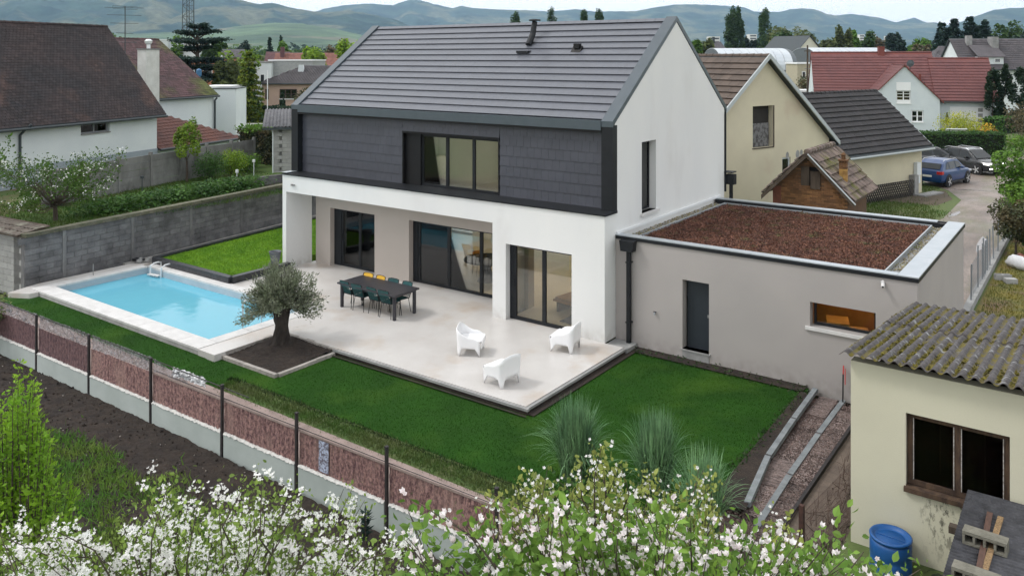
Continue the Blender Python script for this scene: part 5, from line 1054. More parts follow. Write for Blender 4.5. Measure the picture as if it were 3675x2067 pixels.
# ---- cars
RUBB = mat('tyre_rubber', (.012, .012, .013), rough=.85); ALLOY = mat('alloy_rim', (.55, .56, .58), rough=.3, metal=.7); CARG = mat('car_glass', (.012, .015, .017), rough=.04, spec=.4)
LAMP = mat('headlamp_glass', (.55, .57, .6), rough=.1); TAIL = mat('tail_lamp', (.45, .01, .012), rough=.15); PLATE = mat('number_plate', (.7, .7, .68), rough=.5); PLAS = mat('black_trim', (.015, .015, .016), rough=.7)
LIT = mat('lit_headlamp', (.9, .9, .9), emis=(1, .97, .9, 2.5))
def car(name, label, loc, rz, paint, L=4.25, W=1.8, Ht=1.58, lit=False, rim=ALLOY):
    t = thing(name, label, 'car', tuple(loc), rz); hl, hw_ = L / 2, W / 2; wb = L * .305
    st = [(-hl, .45, .78, .80), (-hl + .05, .32, .95, .90), (-hl + .35, .26, 1.00, .97), (-wb, .24, .99, 1), (0, .22, .97, 1), (wb - .35, .22, .96, 1), (wb, .24, .95, .99), (hl - .45, .26, .90, .96), (hl - .12, .28, .80, .88), (hl, .36, .66, .76)]
    m = MB(); sec = lambda z0, z1, w: [(-w * .80, z0), (-w * .97, z0 + .10), (-w, z0 + (z1 - z0) * .45), (-w * .985, z1 - .09), (-w * .90, z1), (0, z1 + .035), (w * .90, z1), (w * .985, z1 - .09), (w, z0 + (z1 - z0) * .45), (w * .97, z0 + .10), (w * .80, z0)]
    for x, z0, z1, f in st:
        for y, z in sec(z0, z1, hw_ * f): m.v.append((x, y, z))
    k = 11
    for i in range(len(st) - 1):
        for j in range(k): q = (j + 1) % k; m.f.append((i * k + j, i * k + q, (i + 1) * k + q, (i + 1) * k + j))
    m.f.append(tuple(range(k))); m.f.append(tuple((len(st) - 1) * k + j for j in range(k))); m.build('body', paint, t, smooth=True, bevel=.015)
    gs = [(-hl + .14, .97, .97), (-hl + .55, 1.34, .90), (-wb + .3, Ht - .03, .80), (-.15, Ht, .80), (.45, Ht - .06, .80), (wb - .12, .97, .92)]   # greenhouse
    m = MB(); g = []
    for x, z, f in gs: g.append([(x, -hw_ * f * .88, z), (x, hw_ * f * .88, z)])
    base = [(-hl + .12, .95), (-hl + .3, .95), (-wb + .3, .95), (-.15, .95), (.45, .95), (wb - .1, .95)]
    for (x, z, f), (bx_, bz) in zip(gs, base):
        for y, zz in ((-hw_ * .90, bz), (-hw_ * (.90 if z < 1 else .79 if z < 1.4 else .70), z), (0, z + .02), (hw_ * (.90 if z < 1 else .79 if z < 1.4 else .70), z), (hw_ * .90, bz)): m.v.append((bx_ if zz == bz else x, y, zz))
    for i in range(5):
        for j in range(4): a = i * 5 + j; m.f.append((a, a + 1, a + 6, a + 5))
    m.build('roof', paint, t, smooth=False, bevel=.02)
    def quad(nm, pts, mt_, off): MB().ext(pts, off).build(nm, mt_, t)
    for s in (-1, 1):
        def sd_(x, z): f = (.90 - .20 * (z - .95) / (Ht - .95)); return (x, s * (hw_ * f + .004), z)
        quad('side_window', [sd_(-hl + .62, 1.03), sd_(-wb + .28, 1.03), sd_(-wb + .28, Ht - .12), sd_(-hl + .85, 1.30)], CARG, (0, s * .012, 0)); quad('side_window', [sd_(-wb + .34, 1.02), sd_(-.1, 1.02), sd_(-.1, Ht - .10), sd_(-wb + .34, Ht - .12)], CARG, (0, s * .012, 0)); quad('side_window', [sd_(-.03, 1.02), sd_(wb - .42, 1.02), sd_(.42, Ht - .14), sd_(-.03, Ht - .10)], CARG, (0, s * .012, 0))
        MB().path([(-wb - .1, s * hw_ * .66, Ht - .06), (-wb + .2, s * hw_ * .66, Ht + .03), (.3, s * hw_ * .66, Ht + .02), (.5, s * hw_ * .66, Ht - .07)], .018, 6).build('roof_rail', ALLOY, t)
        MB().box(.38, .60, s * hw_ * .93, s * (hw_ * .93 + .18), .98, 1.10).build('wing_mirror', paint, t, bevel=.02)
        MB().box(hl - .42, hl - .05, s * hw_ * .52, s * hw_ * .93, .70, .81).build('headlight', LIT if lit else LAMP, t, bevel=.01)
        if lit: MB().box(hl - .06, hl + .015, s * hw_ * .52, s * hw_ * .78, .42, .50).build('fog_light', LIT, t)
        MB().box(-hl - .012, -hl + .25, s * hw_ * .60, s * hw_ * .94, .78, .95).build('tail_light', TAIL, t, bevel=.01)
        MB().box(-hl + .5, hl - .5, s * (hw_ - .05), s * (hw_ + .008), .24, .36).build('sill_trim', PLAS, t)
        for x in (-wb, wb):
            MB().lathe([(.40, 0), (.40, .012)], n=20, m=Matrix.Translation((x, s * (hw_ - .006), .36)) @ Matrix.Rotation(R(-90 * s), 4, 'X')).build('wheel_arch', PLAS, t)
            T_ = Matrix.Translation((x, s * (hw_ - .20), .34)) @ Matrix.Rotation(R(-90 * s), 4, 'X')
            wh = MB().lathe([(.20, 0), (.33, .01), (.345, .05), (.345, .19), (.32, .235), (.25, .24)], n=22, m=T_).build('wheel', RUBB, t, smooth=True)
            m = MB(); m.lathe([(.05, .225), (.05, .25)], n=10, m=T_)
            for q in range(5): m.box(-.035, .035, .04, .245, .225, .246, T_ @ Matrix.Rotation(q * 2 * math.pi / 5 + .3, 4, 'Z'))
            m.build('rim', rim, wh)
    quad('windscreen', [(wb - .16, -hw_ * .76, 1.02), (wb - .16, hw_ * .76, 1.02), (.53, hw_ * .68, Ht - .12), (.53, -hw_ * .68, Ht - .12)], CARG, (.02, 0, .02))
    quad('rear_window', [(-hl + .20, -hw_ * .72, 1.05), (-hl + .20, hw_ * .72, 1.05), (-hl + .50, hw_ * .66, 1.34), (-hl + .50, -hw_ * .66, 1.34)], CARG, (-.02, 0, .02))
    MB().box(hl - .06, hl + .012, -hw_ * .55, hw_ * .55, .52, .66).build('grille', PLAS, t); MB().box(hl + .0, hl + .03, -.26, .26, .44, .54).build('number_plate', PLATE, t); MB().box(-hl - .025, -hl, -.26, .26, .6, .71).build('number_plate', PLATE, t); MB().box(hl - .10, hl + .02, -hw_ * .8, hw_ * .8, .25, .38).build('bumper', PLAS, t)
    return t
BLKP = mat('black_car_paint', (.012, .013, .015), rough=.25, coat=.4); BLUP = mat('blue_car_paint', (.003, .036, .14), rough=.3, coat=.25); DRKP = mat('dark_grey_car_paint', (.03, .033, .038), rough=.25, coat=.8)
ps = (pol(3428, 55.2) + pol(3531, 53)) / 2; car('suv', 'black compact SUV with its lights on turning on the gravel lane', ps, az(160), BLKP, L=4.25, lit=True)
pb = (pol(3343, 47.8) + pol(3412, 49.4)) / 2; pb = pb + Vector((0, .55, 0)); car('parked_car', 'bright blue small SUV parked behind the low cream building', pb, az(51), BLUP, L=4.1, Ht=1.54)
car('parked_car', 'dark grey car mostly hidden behind the blue one', pol(3335, 55.5), az(95), DRKP, L=4.3, Ht=1.5)
t = thing('brick_pillar_wall', 'short brown wall with a flat cap beside the dark cars', 'wall', tuple(pol(3390, 55.5)), az(70)); MB().box(-.6, .7, -.2, .2, 0, 1.05).build('body', BRK, t); MB().box(-.65, .75, -.25, .25, 1.052, 1.13).build('cap', CONCL, t)
t = thing('gate_post', 'pale square concrete gate post between the blue and the black car', 'post', tuple(pol(3417, 52.0)), az(60)); MB().box(-.16, .16, -.16, .16, 0, 1.05).build('shaft', LB, t); MB().box(-.18, .18, -.18, .18, 1.052, 1.1).build('cap', LB, t)
# hedge & garden before the red house
hedge('dark_hedge', 'long dark clipped hedge behind the cars and in front of the red-roofed house', pol(3270, 60.5), pol(3612, 60.0), 2.0, 1.3, LM['hedge_leaf'], ls=.09)
bush('forsythia_bush', 'bright yellow green bush in front of the white house with the red roof', pol(3455, 68), 3.1, 4.4, LM['forsythia_leaf'], 5200, .11)
bush('orange_bush', 'small orange yellow bush right of the bright yellow one', pol(3540, 64), 2.5, 2.0, LM['orange_leaf'], 1600, .10)
t = thing('white_board', 'white rectangular panel lying behind the dark hedge', 'board', tuple(pol(3390, 65, 1.55)), az(100)); MB().box(0, 1.5, -.6, 0, 0, .06, Matrix.Rotation(R(-35), 4, 'X')).build('panel', WN, t); MB().box(.1, 1.4, -.05, 0, -1.5, 0).build('support', WN, t)
# red-roofed house
RRT = mat('red_concrete_tile', (.155, .058, .055), (.125, .048, .048), rough=.75, sc=1, isl=.10, fine=.06); WB = mat('pale_blue_white_wall', (.58, .63, .65), (.52, .57, .6), rough=.9, sc=.5)
RW = mat('red_ridge', (.17, .045, .035), rough=.75); PR = pol(3569, 85); a105 = az(105); U105 = Vector((math.cos(a105), math.sin(a105), 0)); V15 = Vector((-U105.y, U105.x, 0))
RH1 = gable_house('red_roof_house', 'pale blue white house with a long dark red tiled roof', PR - U105 * 17.6, a105, 12.4, 8.0, 3.3, 8.0, WB, RRT, ov=.1, ov_e=.4, tw=.5, tl=.40, limit=300, th=.065, jit=.002, gm=RW)
RH2 = gable_house('red_roof_garage', 'pale house part with white garage door under the lower dark red roof', PR - U105 * 5.3, a105, 5.3, 6.6, 3.5, 7.35, WB, RRT, ov=.35, ov_e=.55, tw=.5, tl=.40, limit=300, th=.065, jit=.002, gm=RW)
O3 = pol(3373, 82.6); RH3 = gable_house('gabled_wing', 'pale blue white gabled wing with a sharp red roof in front of the red-roofed house', O3, az(15), 6.5, 6.6, 3.25, 6.65, WB, RRT, ov=.2, ov_e=.35, tw=.5, tl=.4, limit=0, wr=200, th=.03, jit=.002, gm=RW, wf={'l': [(2.7, 4.05, 2.85, 4.15), (1.5, 2.65, .95, 2.15)]})
WFR = mat('white_window_frame', (.75, .76, .77), rough=.5)
win(RH3, 'y', 2.72, 4.03, 2.87, 4.13, .08, 2, .07, fm=WFR, gm=GLASSD, bars=3, sill=(.14, .08, WFR)); MB().box(-.02, .0, 2.7, 4.05, 4.16, 5.0).build('shutter_panel', WFR, RH3); MB().box(-.03, -.005, 2.72, 4.03, 2.3 + .55, 3.2).build('balustrade_panel', WFR, RH3)
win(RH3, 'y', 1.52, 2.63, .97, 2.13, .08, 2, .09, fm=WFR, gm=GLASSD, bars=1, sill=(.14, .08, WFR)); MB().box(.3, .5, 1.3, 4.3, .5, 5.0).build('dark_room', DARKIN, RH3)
gd = MB().box(1.1, 4.9, -.03, -.002, 0, 2.35).build('garage_door', WFR, RH2)
for k in range(4): MB().box(3.75, 4.2, -.05, -.032, .2 + k * .55, .58 + k * .55).build('door_window', CONCL, gd)
c = Matrix.Rotation(-a105, 4, 'Z') @ (pol(3150, 93.5) - (PR - U105 * 17.6)); MB().box(c.x - .33, c.x + .33, 3.6, 4.3, 7.2, 8.75).build('chimney', RW, RH1); MB().box(c.x - .4, c.x + .4, 3.5, 4.4, 8.9, 8.96).build('chimney_cap', BLACK, RH1)
c = Matrix.Rotation(-a105, 4, 'Z') @ (pol(3268, 87) - (PR - U105 * 17.6))
t = thing('satellite_dish', 'grey satellite dish on the dark red roof', 'satellite dish', tuple(pol(3267, 86.6, 6.9)), R(30)); MB().lathe([(.0, .08), (.2, .04), (.37, 0), (.38, .02)], n=20, m=Matrix.Rotation(R(100), 4, 'X')).build('dish', mat('dish_grey', (.10, .12, .13), rough=.6), t); MB().path([(0, .1, -.9), (0, .1, 0)], .04, 6).build('mast', GUT, t)
MB().path([(c.x + 1.2, 1.3, 5.1), (c.x + 1.2, 1.3, 5.75)], .13, 8).build('vent_pipe', RW, RH1)
t = thing('parasol', 'closed dark parasol standing by the garage of the red-roofed house', 'parasol', tuple(pol(3399, 78))); MB().path([(0, 0, 0), (0, 0, 2.2)], .03, 6).build('pole', GUT, t); MB().lathe([(.2, 1.3), (.2, 1.6), (.05, 2.3)], n=8).build('canopy', BLACK, t)
BIN = mat('dark_green_bin', (.012, .03, .02), rough=.6)
for i, (px_, lb) in enumerate(((3535, 'dark wheelie bin nearest the garage door'), (3552, 'dark green wheelie bin, middle one of the three'), (3567, 'dark wheelie bin at the house corner'))):
    t = thing('wheelie_bin', lb, 'bin', tuple(pol(px_, 82)), R(20), 'wheelie bins beside the red-roofed house'); MB().ext([(-.2, -.2, 0), (.2, -.2, 0), (.2, .2, 0), (-.2, .2, 0)], (0, 0, .95)).build('body', BIN if i == 1 else PLAS, t); MB().box(-.26, .26, -.28, .26, .952, 1.05).build('lid', PLAS, t)

# ================================================================== BACKGROUND: bungalow, town, trees
PINK = mat('pink_render', (.52, .37, .30), (.46, .33, .27), rough=.9, sc=.5)
def hip_house(name, label, loc, rz, L, W, ze, zr, wallm, tilem, ov=.5, tw=.4, tl=.36, inset=None, limit=0, cat='house', rnd=.03):
    t = thing(name, label, cat, tuple(loc), rz); MB().box(0, L, 0, W, 0, ze).build('wall', wallm, t); i = inset or W / 2
    a, b, c, d = (-ov, -ov, ze), (L + ov, -ov, ze), (L + ov, W + ov, ze), (-ov, W + ov, ze); e, f = (i, W / 2, zr), (L - i, W / 2, zr)
    m = MB(); m.poly([a, b, f, e]); m.poly([b, c, f]); m.poly([c, d, e, f]); m.poly([d, a, e]); m.poly([d, c, b, a]); rf = m.build('roof', GUT, t)
    V = Vector((0, W / 2 + ov, zr - ze)); lv = V.length; k = (i + ov) / lv
    tiles(rf, 'roof_tile', tilem, (-ov, -ov, ze + .03), (1, 0, 0), V, L + 2 * ov, lv, tw, tl, th=.04, keep=lambda u, v: v * k - .1 < u < L + 2 * ov - v * k + .1, limit=limit, round_=rnd)
    V2 = Vector((i + ov, 0, zr - ze)); lv2 = V2.length; k2 = (W / 2 + ov) / lv2
    for O_, U_, V_ in (((-ov, W + ov, ze + .03), (0, -1, 0), V2), ((L + ov, -ov, ze + .03), (0, 1, 0), Vector((-V2.x, 0, V2.z)))): tiles(rf, 'roof_tile', tilem, O_, U_, V_, W + 2 * ov, lv2, tw, tl, th=.04, keep=lambda u, v: v * k2 - .1 < u < W + 2 * ov - v * k2 + .1, limit=0, round_=rnd)
    MB().path([(-ov, -ov - .05, ze - .05), (L + ov, -ov - .05, ze - .05)], .08, 6).build('gutter', GUT, t); return t
DPT = mat('dark_pantile', (.065, .058, .062), (.045, .040, .044), rough=.8, sc=.8, isl=.25)
BU = hip_house('pink_bungalow', 'pink bungalow with a dark hipped pantile roof left of the modern house', pol(940, 119), az(89), 15, 9, 3.7, 6.3, PINK, DPT, inset=5.2, limit=300)
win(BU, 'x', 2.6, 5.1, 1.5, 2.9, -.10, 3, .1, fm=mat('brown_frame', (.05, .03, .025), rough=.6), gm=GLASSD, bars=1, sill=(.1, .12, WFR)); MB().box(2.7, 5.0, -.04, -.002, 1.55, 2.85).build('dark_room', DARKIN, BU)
MB().ext([(4.5, 2.6, 4.6), (5.5, 2.6, 4.6), (5.3, 2.6, 6.4), (4.7, 2.6, 6.4)], (0, .8, 0)).build('chimney', WN, BU); MB().box(.5, 1.0, -.06, -.002, 1.4, 2.9).build('shutter', WOOD, BU)
hedge('dark_hedge', 'long dark hedge in front of the pink bungalow', pol(842, 97), pol(1090, 95), 1.75, 1.5, LM['dark_conifer_leaf'], ls=.16, z0=0)
WR = thing('white_railing', 'white garden railing below the dark hedge', 'railing', tuple(pol(843, 84)), az(97))
for i in range(15): MB().box(i * .24, i * .24 + .04, -.02, .02, 0, .75).build('bar', WFR, WR)
for z in (.1, .72): MB().box(0, 3.4, -.025, .025, z, z + .05).build('rail', WFR, WR)
tree('golden_conifer', 'conical conifer with golden green tips in front of the pink bungalow', pol(893, 96), 8.4, 4.4, LM['golden_conifer'], shape='cone', trunk=.03, n=11000, ls=.19)
bush('dark_shrub', 'dark round shrub at the wall of the pink bungalow', pol(1098, 112), 3.4, 3.6, LM['ivy_leaf'], 1200, .25)
tree('slim_cypress', 'small dark cypress under the bungalow window', pol(1012, 112), 2.6, 1.0, LM['dark_conifer_leaf'], shape='column', trunk=.05, n=700, ls=.16)
# cedar with flat tiers
CT = thing('cedar', 'large dark cedar with flat spreading tiers behind the chimney house', 'tree', tuple(pol(706, 112))); m = MB(); P = []
m.path([(0, 0, 0), (.2, 0, 4), (0, .1, 8), (.1, 0, 11)], [.55, .42, .25, .08], 8)
for z, r_, n_ in ((11.6, 1.7, 4), (10.9, 2.4, 5), (9.6, 3.8, 6), (8.6, 2.4, 4), (7.0, 3.6, 6), (6.0, 4.4, 7), (4.6, 4.3, 7), (3.0, 3.6, 6), (1.8, 3.0, 6)):
    ph = random.random() * 6
    for i in range(n_):
        a = ph + i * 6.283 / n_ + random.gauss(0, .25); L_2 = r_ * random.uniform(.55, 1.12); tip = Vector((math.cos(a) * L_2, math.sin(a) * L_2, z + random.uniform(-.1, .5)))
        m.path([(0, 0, z - .9 * L_2 / 4 - .4), tip * .55 + Vector((0, 0, z * .45 - .1)), tip], [.12, .07, .02], 5)
        k = int(260 * L_2); u = rng.uniform(.25, 1.05, k); wd = .12 + .42 * u * L_2 / 3
        P.append(np.stack([tip.x * u + rng.normal(size=k) * wd, tip.y * u + rng.normal(size=k) * wd, z + (tip.z - z) * u + rng.normal(size=k) * .11 - .02], 1))
m.build('trunk', BARK, CT); leaves('crown', np.concatenate(P), .24, LM['blue_green_conifer'], CT, base=CLUMP, up=(0, 0, 1.4), spread=.7)
# lattice mast
MS = thing('lattice_mast', 'tall steel lattice mast behind the cedar', 'mast', tuple(pol(675, 190))); 
for sx in (-1, 1):
    for sy in (-1, 1): MB().path([(sx * 1.1, sy * 1.1, 0), (sx * .75, sy * .75, 26)], .09, 5).build('leg', GUT, MS)
m = MB()
for i in range(20):
    z0, z1 = i * 1.3, i * 1.3 + 1.3; w0, w1 = 1.1 - .0135 * z0, 1.1 - .0135 * z1; s = 1 if i % 2 else -1
    for a, b in (((-s * w0, -w0, z0), (s * w1, -w1, z1)), ((-w0, -s * w0, z0), (-w1, s * w1, z1)), ((w0, -s * w0, z0), (w1, s * w1, z1)), ((-w1, -w1, z1), (w1, -w1, z1)), ((w1, -w1, z1), (w1, w1, z1))): m.path([a, b], .05, 4)
m.build('bracing', GUT, MS)['kind'] = 'stuff'; m = MB(); m.path([(.7, -.7, 22), (3.6, -.7, 22.4)], .07, 4); m.path([(3.6, -.7, 22.4), (3.6, -.7, 9)], .03, 4); m.path([(2.6, -.7, 22.2), (2.6, -.7, 9)], .03, 4); m.build('cable_arm', GUT, MS)
# lamp posts / flag pole
t = thing('blue_white_pole', 'thin pale pole with a blue figure at its foot near the block garage', 'pole', tuple(pol(960, 62, .2))); MB().path([(0, 0, 0), (0, 0, 6.4)], .035, 6).build('pole', WFR, t); BLM = mat('blue_paint', (.03, .12, .25), rough=.5)
MB().box(-.16, .16, -.16, .16, 2.35, 2.6).build('base', BLM, t); MB().path([(.25, 0, 2.6), (.22, 0, 2.95), (.3, 0, 3.2), (.22, 0, 3.45)], [.05, .09, .06, .03], 6).build('figure', BLM, t); MB().path([(.25, 0, 3.1), (.5, 0, 3.3)], .03, 5).build('arm', BLM, t)
t = thing('street_lamp', 'blue-headed garden lamp post in front of the cedar', 'lamp post', tuple(pol(714, 70))); MB().path([(0, 0, 0), (0, 0, 6.0)], .06, 6).build('pole', WOOD, t); MB().lathe([(.10, 5.8), (.22, 6.0), (.24, 6.45), (.05, 6.6)], n=8).build('lantern', BLM, t)
def blk(name, label, px_, d, w, h, dep, a, wm_, rm=GUT, wn=(), roof=None, cat='building', z0=0):
    t = thing(name, label, cat, tuple(pol(px_, d, z0)), az(a)); MB().box(0, w, 0, dep, 0, h).build('wall', wm_, t); MB().box(-.12, w + .12, -.12, dep + .12, h + .002, h + .22).build('roof', roof or rm, t)
    for (x, z, ww, hh) in wn:
        f = MB().box(x, x + ww, -.06, -.002, z, z + hh).build('window', WFR, t); MB().box(x + .08, x + ww - .08, -.075, -.062, z + .08, z + hh - .08).build('pane', GLASSB, f)
    return t
GLASSB = mat('far_glass', (.03, .035, .04), rough=.15); GREYW = mat('grey_wall', (.36, .37, .37), (.3, .31, .31), rough=.9); ORG = mat('orange_brick_wall', (.34, .14, .08), (.28, .12, .07), rough=.9); OCHW = mat('ochre_wall', (.42, .38, .28), (.36, .33, .25), rough=.9)
blk('white_flat_block', 'white flat-roofed building behind the roof ridge of the chimney house', 493, 150, 5.6, 10.6, 8, 88, WN, WN, [(1.0, 8.4, 1.0, .8), (3.4, 8.4, 1.0, .8)]); blk('white_low_block', 'white lower flat building right of the taller one behind the cedar', 590, 150, 8.0, 8.6, 8, 88, WN, GUT)
blk('orange_brick_building', 'orange brick building partly hidden by the cedar', 640, 130, 7, 7.3, 9, 92, ORG, GUT, [(1.2, 4, 1.5, 1.5), (4.0, 4, 1.5, 1.5)])
blk('pale_pink_building', 'pale pink building right of the cedar', 740, 140, 5.2, 7.0, 8, 95, PINK, GUT); blk('white_carport', 'white flat carport roof between the cedar and the golden conifer', 722, 92, 3.2, 4.1, 4, 92, WFR, WFR)
blk('grey_flat_building', 'grey flat-roofed building behind the pink bungalow', 965, 138, 7.5, 6.9, 8, 92, GREYW, WFR); blk('whitewashed_building', 'weathered white building between the golden conifer and the bungalow roof', 912, 136, 2.8, 6.6, 7, 84, WN, CONCL, [(1.0, 3.4, .7, 1.3)])
GRYT = mat('grey_roof_tile', (.11, .10, .11), (.08, .075, .08), rough=.8, sc=1, isl=.2); SALM = mat('salmon_roof_tile', (.22, .095, .07), (.18, .075, .06), rough=.8, sc=1, isl=.2); MAR = mat('maroon_roof_tile', (.12, .05, .055), (.09, .045, .05), rough=.8, isl=.2)
def gh(label, px_, d, a, L, W, ze, zr, wm_, tm, name='far_house', lim=0): return gable_house(name, label, pol(px_, d), az(a), L, W, ze, zr, wm_, tm, ov=.3, ov_e=.4, tw=.5, tl=.45, limit=lim, th=.04, ridge=False)
gh('far house with a maroon roof behind the pink bungalow, leftmost', 950, 175, 82, 4.5, 8, 5.6, 8.6, GREYW, MAR); h2 = gh('far house with a salmon tiled roof and white gable behind the bungalow', 982, 170, 84, 6.2, 8, 5.2, 8.4, WN, SALM); MB().box(.9, 1.7, 2.6, 3.4, 6.5, 9.7).build('chimney', MAR, h2)
gh('far house with a salmon roof half hidden by a spring green tree', 1085, 176, 78, 5.4, 7, 5.4, 8.2, WN, SALM); gh('far house with a pinkish roof close to the slate roof verge', 1165, 172, 80, 5.5, 8, 5.4, 8.3, WN, SALM); gh('far grey industrial roof between cedar and golden conifer', 785, 175, 60, 6, 9, 6.4, 9.2, GREYW, GRYT)
# arched halls
ZN = mat('zinc_sheet', (.52, .56, .59), (.44, .48, .52), rough=.4, sc=.5, metal=.2, fine=.04); ZND = mat('dark_zinc', (.10, .115, .125), (.08, .095, .105), rough=.6); LAV = mat('lavender_white_wall', (.55, .55, .60), (.5, .5, .55), rough=.9)
def arch(name, label, px_, d, a, L, top, eave, dep, lower=None):
    t = thing(name, label, 'hall', tuple(pol(px_, d)), az(a)); n = 9; hw_ = dep / 2; sy = 1.2; k = 0
    pr = [(hw_ - hw_ * math.cos(math.pi * i / (2 * n)) ** .9, eave + (top - eave) * math.sin(math.pi * i / (2 * n)) ** .8) for i in range(n + 1)]; pr += [(dep - y, z) for y, z in pr[::-1][1:]]
    for i in range(int(L / sy)):
        m = MB(); x0, x1 = i * sy, i * sy + sy - .05
        for (y, z), (y2, z2) in zip(pr, pr[1:]): m.ext([(x0, y, z), (x1, y, z), (x1, y2, z2), (x0, y2, z2)], (0, 0, -.06))
        m.build('roof_sheet', ZN, t)
    m = MB(); m.ext([(.02, y, z - .08) for y, z in pr], (L - .1, 0, 0)); m.build('vault', ZND, t)
    MB().box(.1, L - .1, .1, dep - .1, 0, eave).build('wall', lower or LAV, t); MB().box(0, L, -.15, .1, eave - .5, eave + .02).build('fascia', ZND, t); return t
A1 = arch('arched_hall', 'hall with a curved pale zinc roof behind the cream barn', 2588, 122, 91, 11.5, 8.95, 5.6, 13); win(A1, 'x', 9.3, 10.5, 3.0, 4.35, -.02, 1, .12, fm=WFR, gm=GLASSD, sill=(.1, .1, WFR)); pipe(A1, [(11.1, -.08, 5.5), (11.1, -.08, 0)], .08)
arch('arched_hall', 'hall with a curved pale zinc roof rising behind the dark red roof', 2932, 132, 91, 12.9, 9.15, 6.5, 14); MB().box(0, 2.2, -.1, 0, 0, .1)
ah = thing('dark_slate_roof_strip', 'dark low roof left of the arched hall behind the gable of the modern house', 'building', tuple(pol(2490, 125)), az(90)); MB().box(0, 4.2, 0, 8, 0, 6.2).build('wall', GREYW, ah); MB().ext([(-.2, -.4, 6.1), (-.2, 4, 8.0), (-.2, 8.4, 6.1)], (4.4, 0, 0)).build('roof', GRYT, ah)
gh('grey-roofed cream house with a gable between the two arched halls', 2957, 168, -32, 8.5, 9.2, 8.2, 11.8, mat('cream_wall', (.62, .60, .50), rough=.9), GRYT, 'gabled_house')
blk('ochre_annex', 'ochre flat-roofed annex between the arched hall and the red-roofed house', 2862, 112, 2.6, 6.6, 5, 91, OCHW, WFR, [(.6, 4.6, .5, 1.0), (1.5, 3.4, .8, 1.8)]); blk('beige_garage_front', 'low beige building front below the ochre annex', 2853, 100, 2.6, 3.3, 4, 91, OCHW, WFR, [(.3, .6, 1.6, 1.2)])
bush('tall_shrub', 'dark shrub in front of the ochre annex', pol(2880, 104, 2.0), 3.4, 1.6, LM['ivy_leaf'], 700, .2)
t = thing('utility_pole', 'dark wooden utility pole left of the red-roofed house', 'pole', tuple(pol(2898, 92))); MB().path([(0, 0, 0), (0, 0, 8.9)], [.13, .09], 8).build('shaft', WOOD, t); MB().box(-.3, .3, -.05, .05, 6.2, 6.3).build('bracket', CONCL, t); MB().box(-.35, .35, -.05, .05, 8.2, 8.3).build('crossarm', WOOD, t)
# right: hip house, big dark-roofed house
hip_house('hipped_house', 'small pale house with a slate grey hipped roof in front of the dark conifers', pol(3352, 150), az(98), 4.3, 5, 7.1, 9.6, mat('cream_wall_far', (.6, .57, .48), rough=.9), GRYT, inset=2.0, ov=.3)
DRT = mat('dark_grey_pantile', (.085, .075, .082), (.06, .055, .06), rough=.8, sc=.8, isl=.2)
DH = gable_house('dark_roof_house', 'large white house with a long dark grey tiled roof at the right edge', pol(3462, 112), az(97), 17, 9, 6.2, 10.1, WN, DRT, ov=.3, ov_e=.5, tw=.42, tl=.4, limit=300, th=.05, ridge=False)
for x, w_2, zt_ in ((1.6, .7, 10.6), (4.6, .8, 10.4)): MB().box(x, x + w_2, 3.2 - (x > 3) * .9, 3.9, 7.9, zt_).build('chimney', CONCL, DH)
dm = MB().ext([(1.9, .2, 6.6), (5.1, .2, 6.6), (5.1, .2, 7.6), (1.9, .2, 7.6)], (0, 2.5, 0)).build('dormer', WN, DH); MB().ext([(1.7, -.1, 7.55), (5.3, -.1, 7.55), (5.3, 3.2, 9.2), (1.7, 3.2, 9.2)], (0, 0, .08)).build('dormer_roof', DRT, dm)
win(DH, 'x', 2.2, 3.0, 6.8, 7.4, .12, 1, .08, fm=WFR, gm=GLASSD); win(DH, 'x', 3.9, 4.7, 6.8, 7.4, .12, 1, .08, fm=WFR, gm=GLASSD); win(DH, 'x', 5.0, 6.2, 3.2, 4.8, -.08, 1, .1, fm=WFR, gm=GLASSD); win(DH, 'x', 7.4, 8.6, 3.2, 4.8, -.08, 1, .1, fm=WFR, gm=GLASSD)
def T(*a, **k): return tree(*a, **k)
GP = 'tall poplars on the plain'
for px_, top, w_3, d, lb in ((1848, 47, 42, 340, 'poplar showing above the slate roof ridge, leftmost of four'), (1981, 38, 40, 330, 'poplar above the roof ridge right behind the vent pipe'), (2096, 42, 34, 335, 'poplar above the roof ridge, third from the left'), (2150, 42, 38, 330, 'poplar above the roof ridge, nearest the gable'),
                          (2623, 27, 45, 290, 'tallest dark poplar right of the gable, left half of the pair'), (2652, 34, 34, 292, 'dark poplar right of the gable, right half of the pair'), (2745, 38, 46, 285, 'single dark poplar above the brown barn roof')):
    h = 7.6 + (205 - top) / FX * d; T('poplar', lb, pol(px_, d), h, w_3 / FX * d * 1.35, LM['poplar_leaf'], GP, trunk=.04, n=6500, ls=.5, shape='column', lobes=14)
k = 0
for px_, top, w_3, d in ((3378, 82, 62, 175), (3425, 68, 66, 182), (3480, 62, 80, 178), (3535, 75, 70, 176), (3508, 90, 60, 190), (3402, 100, 56, 168)):
    T('dark_conifer', 'dark tall conifer left of the dark-roofed house, %s' % ('first from the left', 'tall one near the left end', 'tallest in the middle', 'rightmost', 'behind the middle', 'lower one in front')[k], pol(px_, d), 7.6 + (205 - top) / FX * d, w_3 / FX * d * 1.9, LM['blue_green_conifer'], 'dark conifers on the right', trunk=.08, n=6500, ls=.5, shape='cone'); k += 1
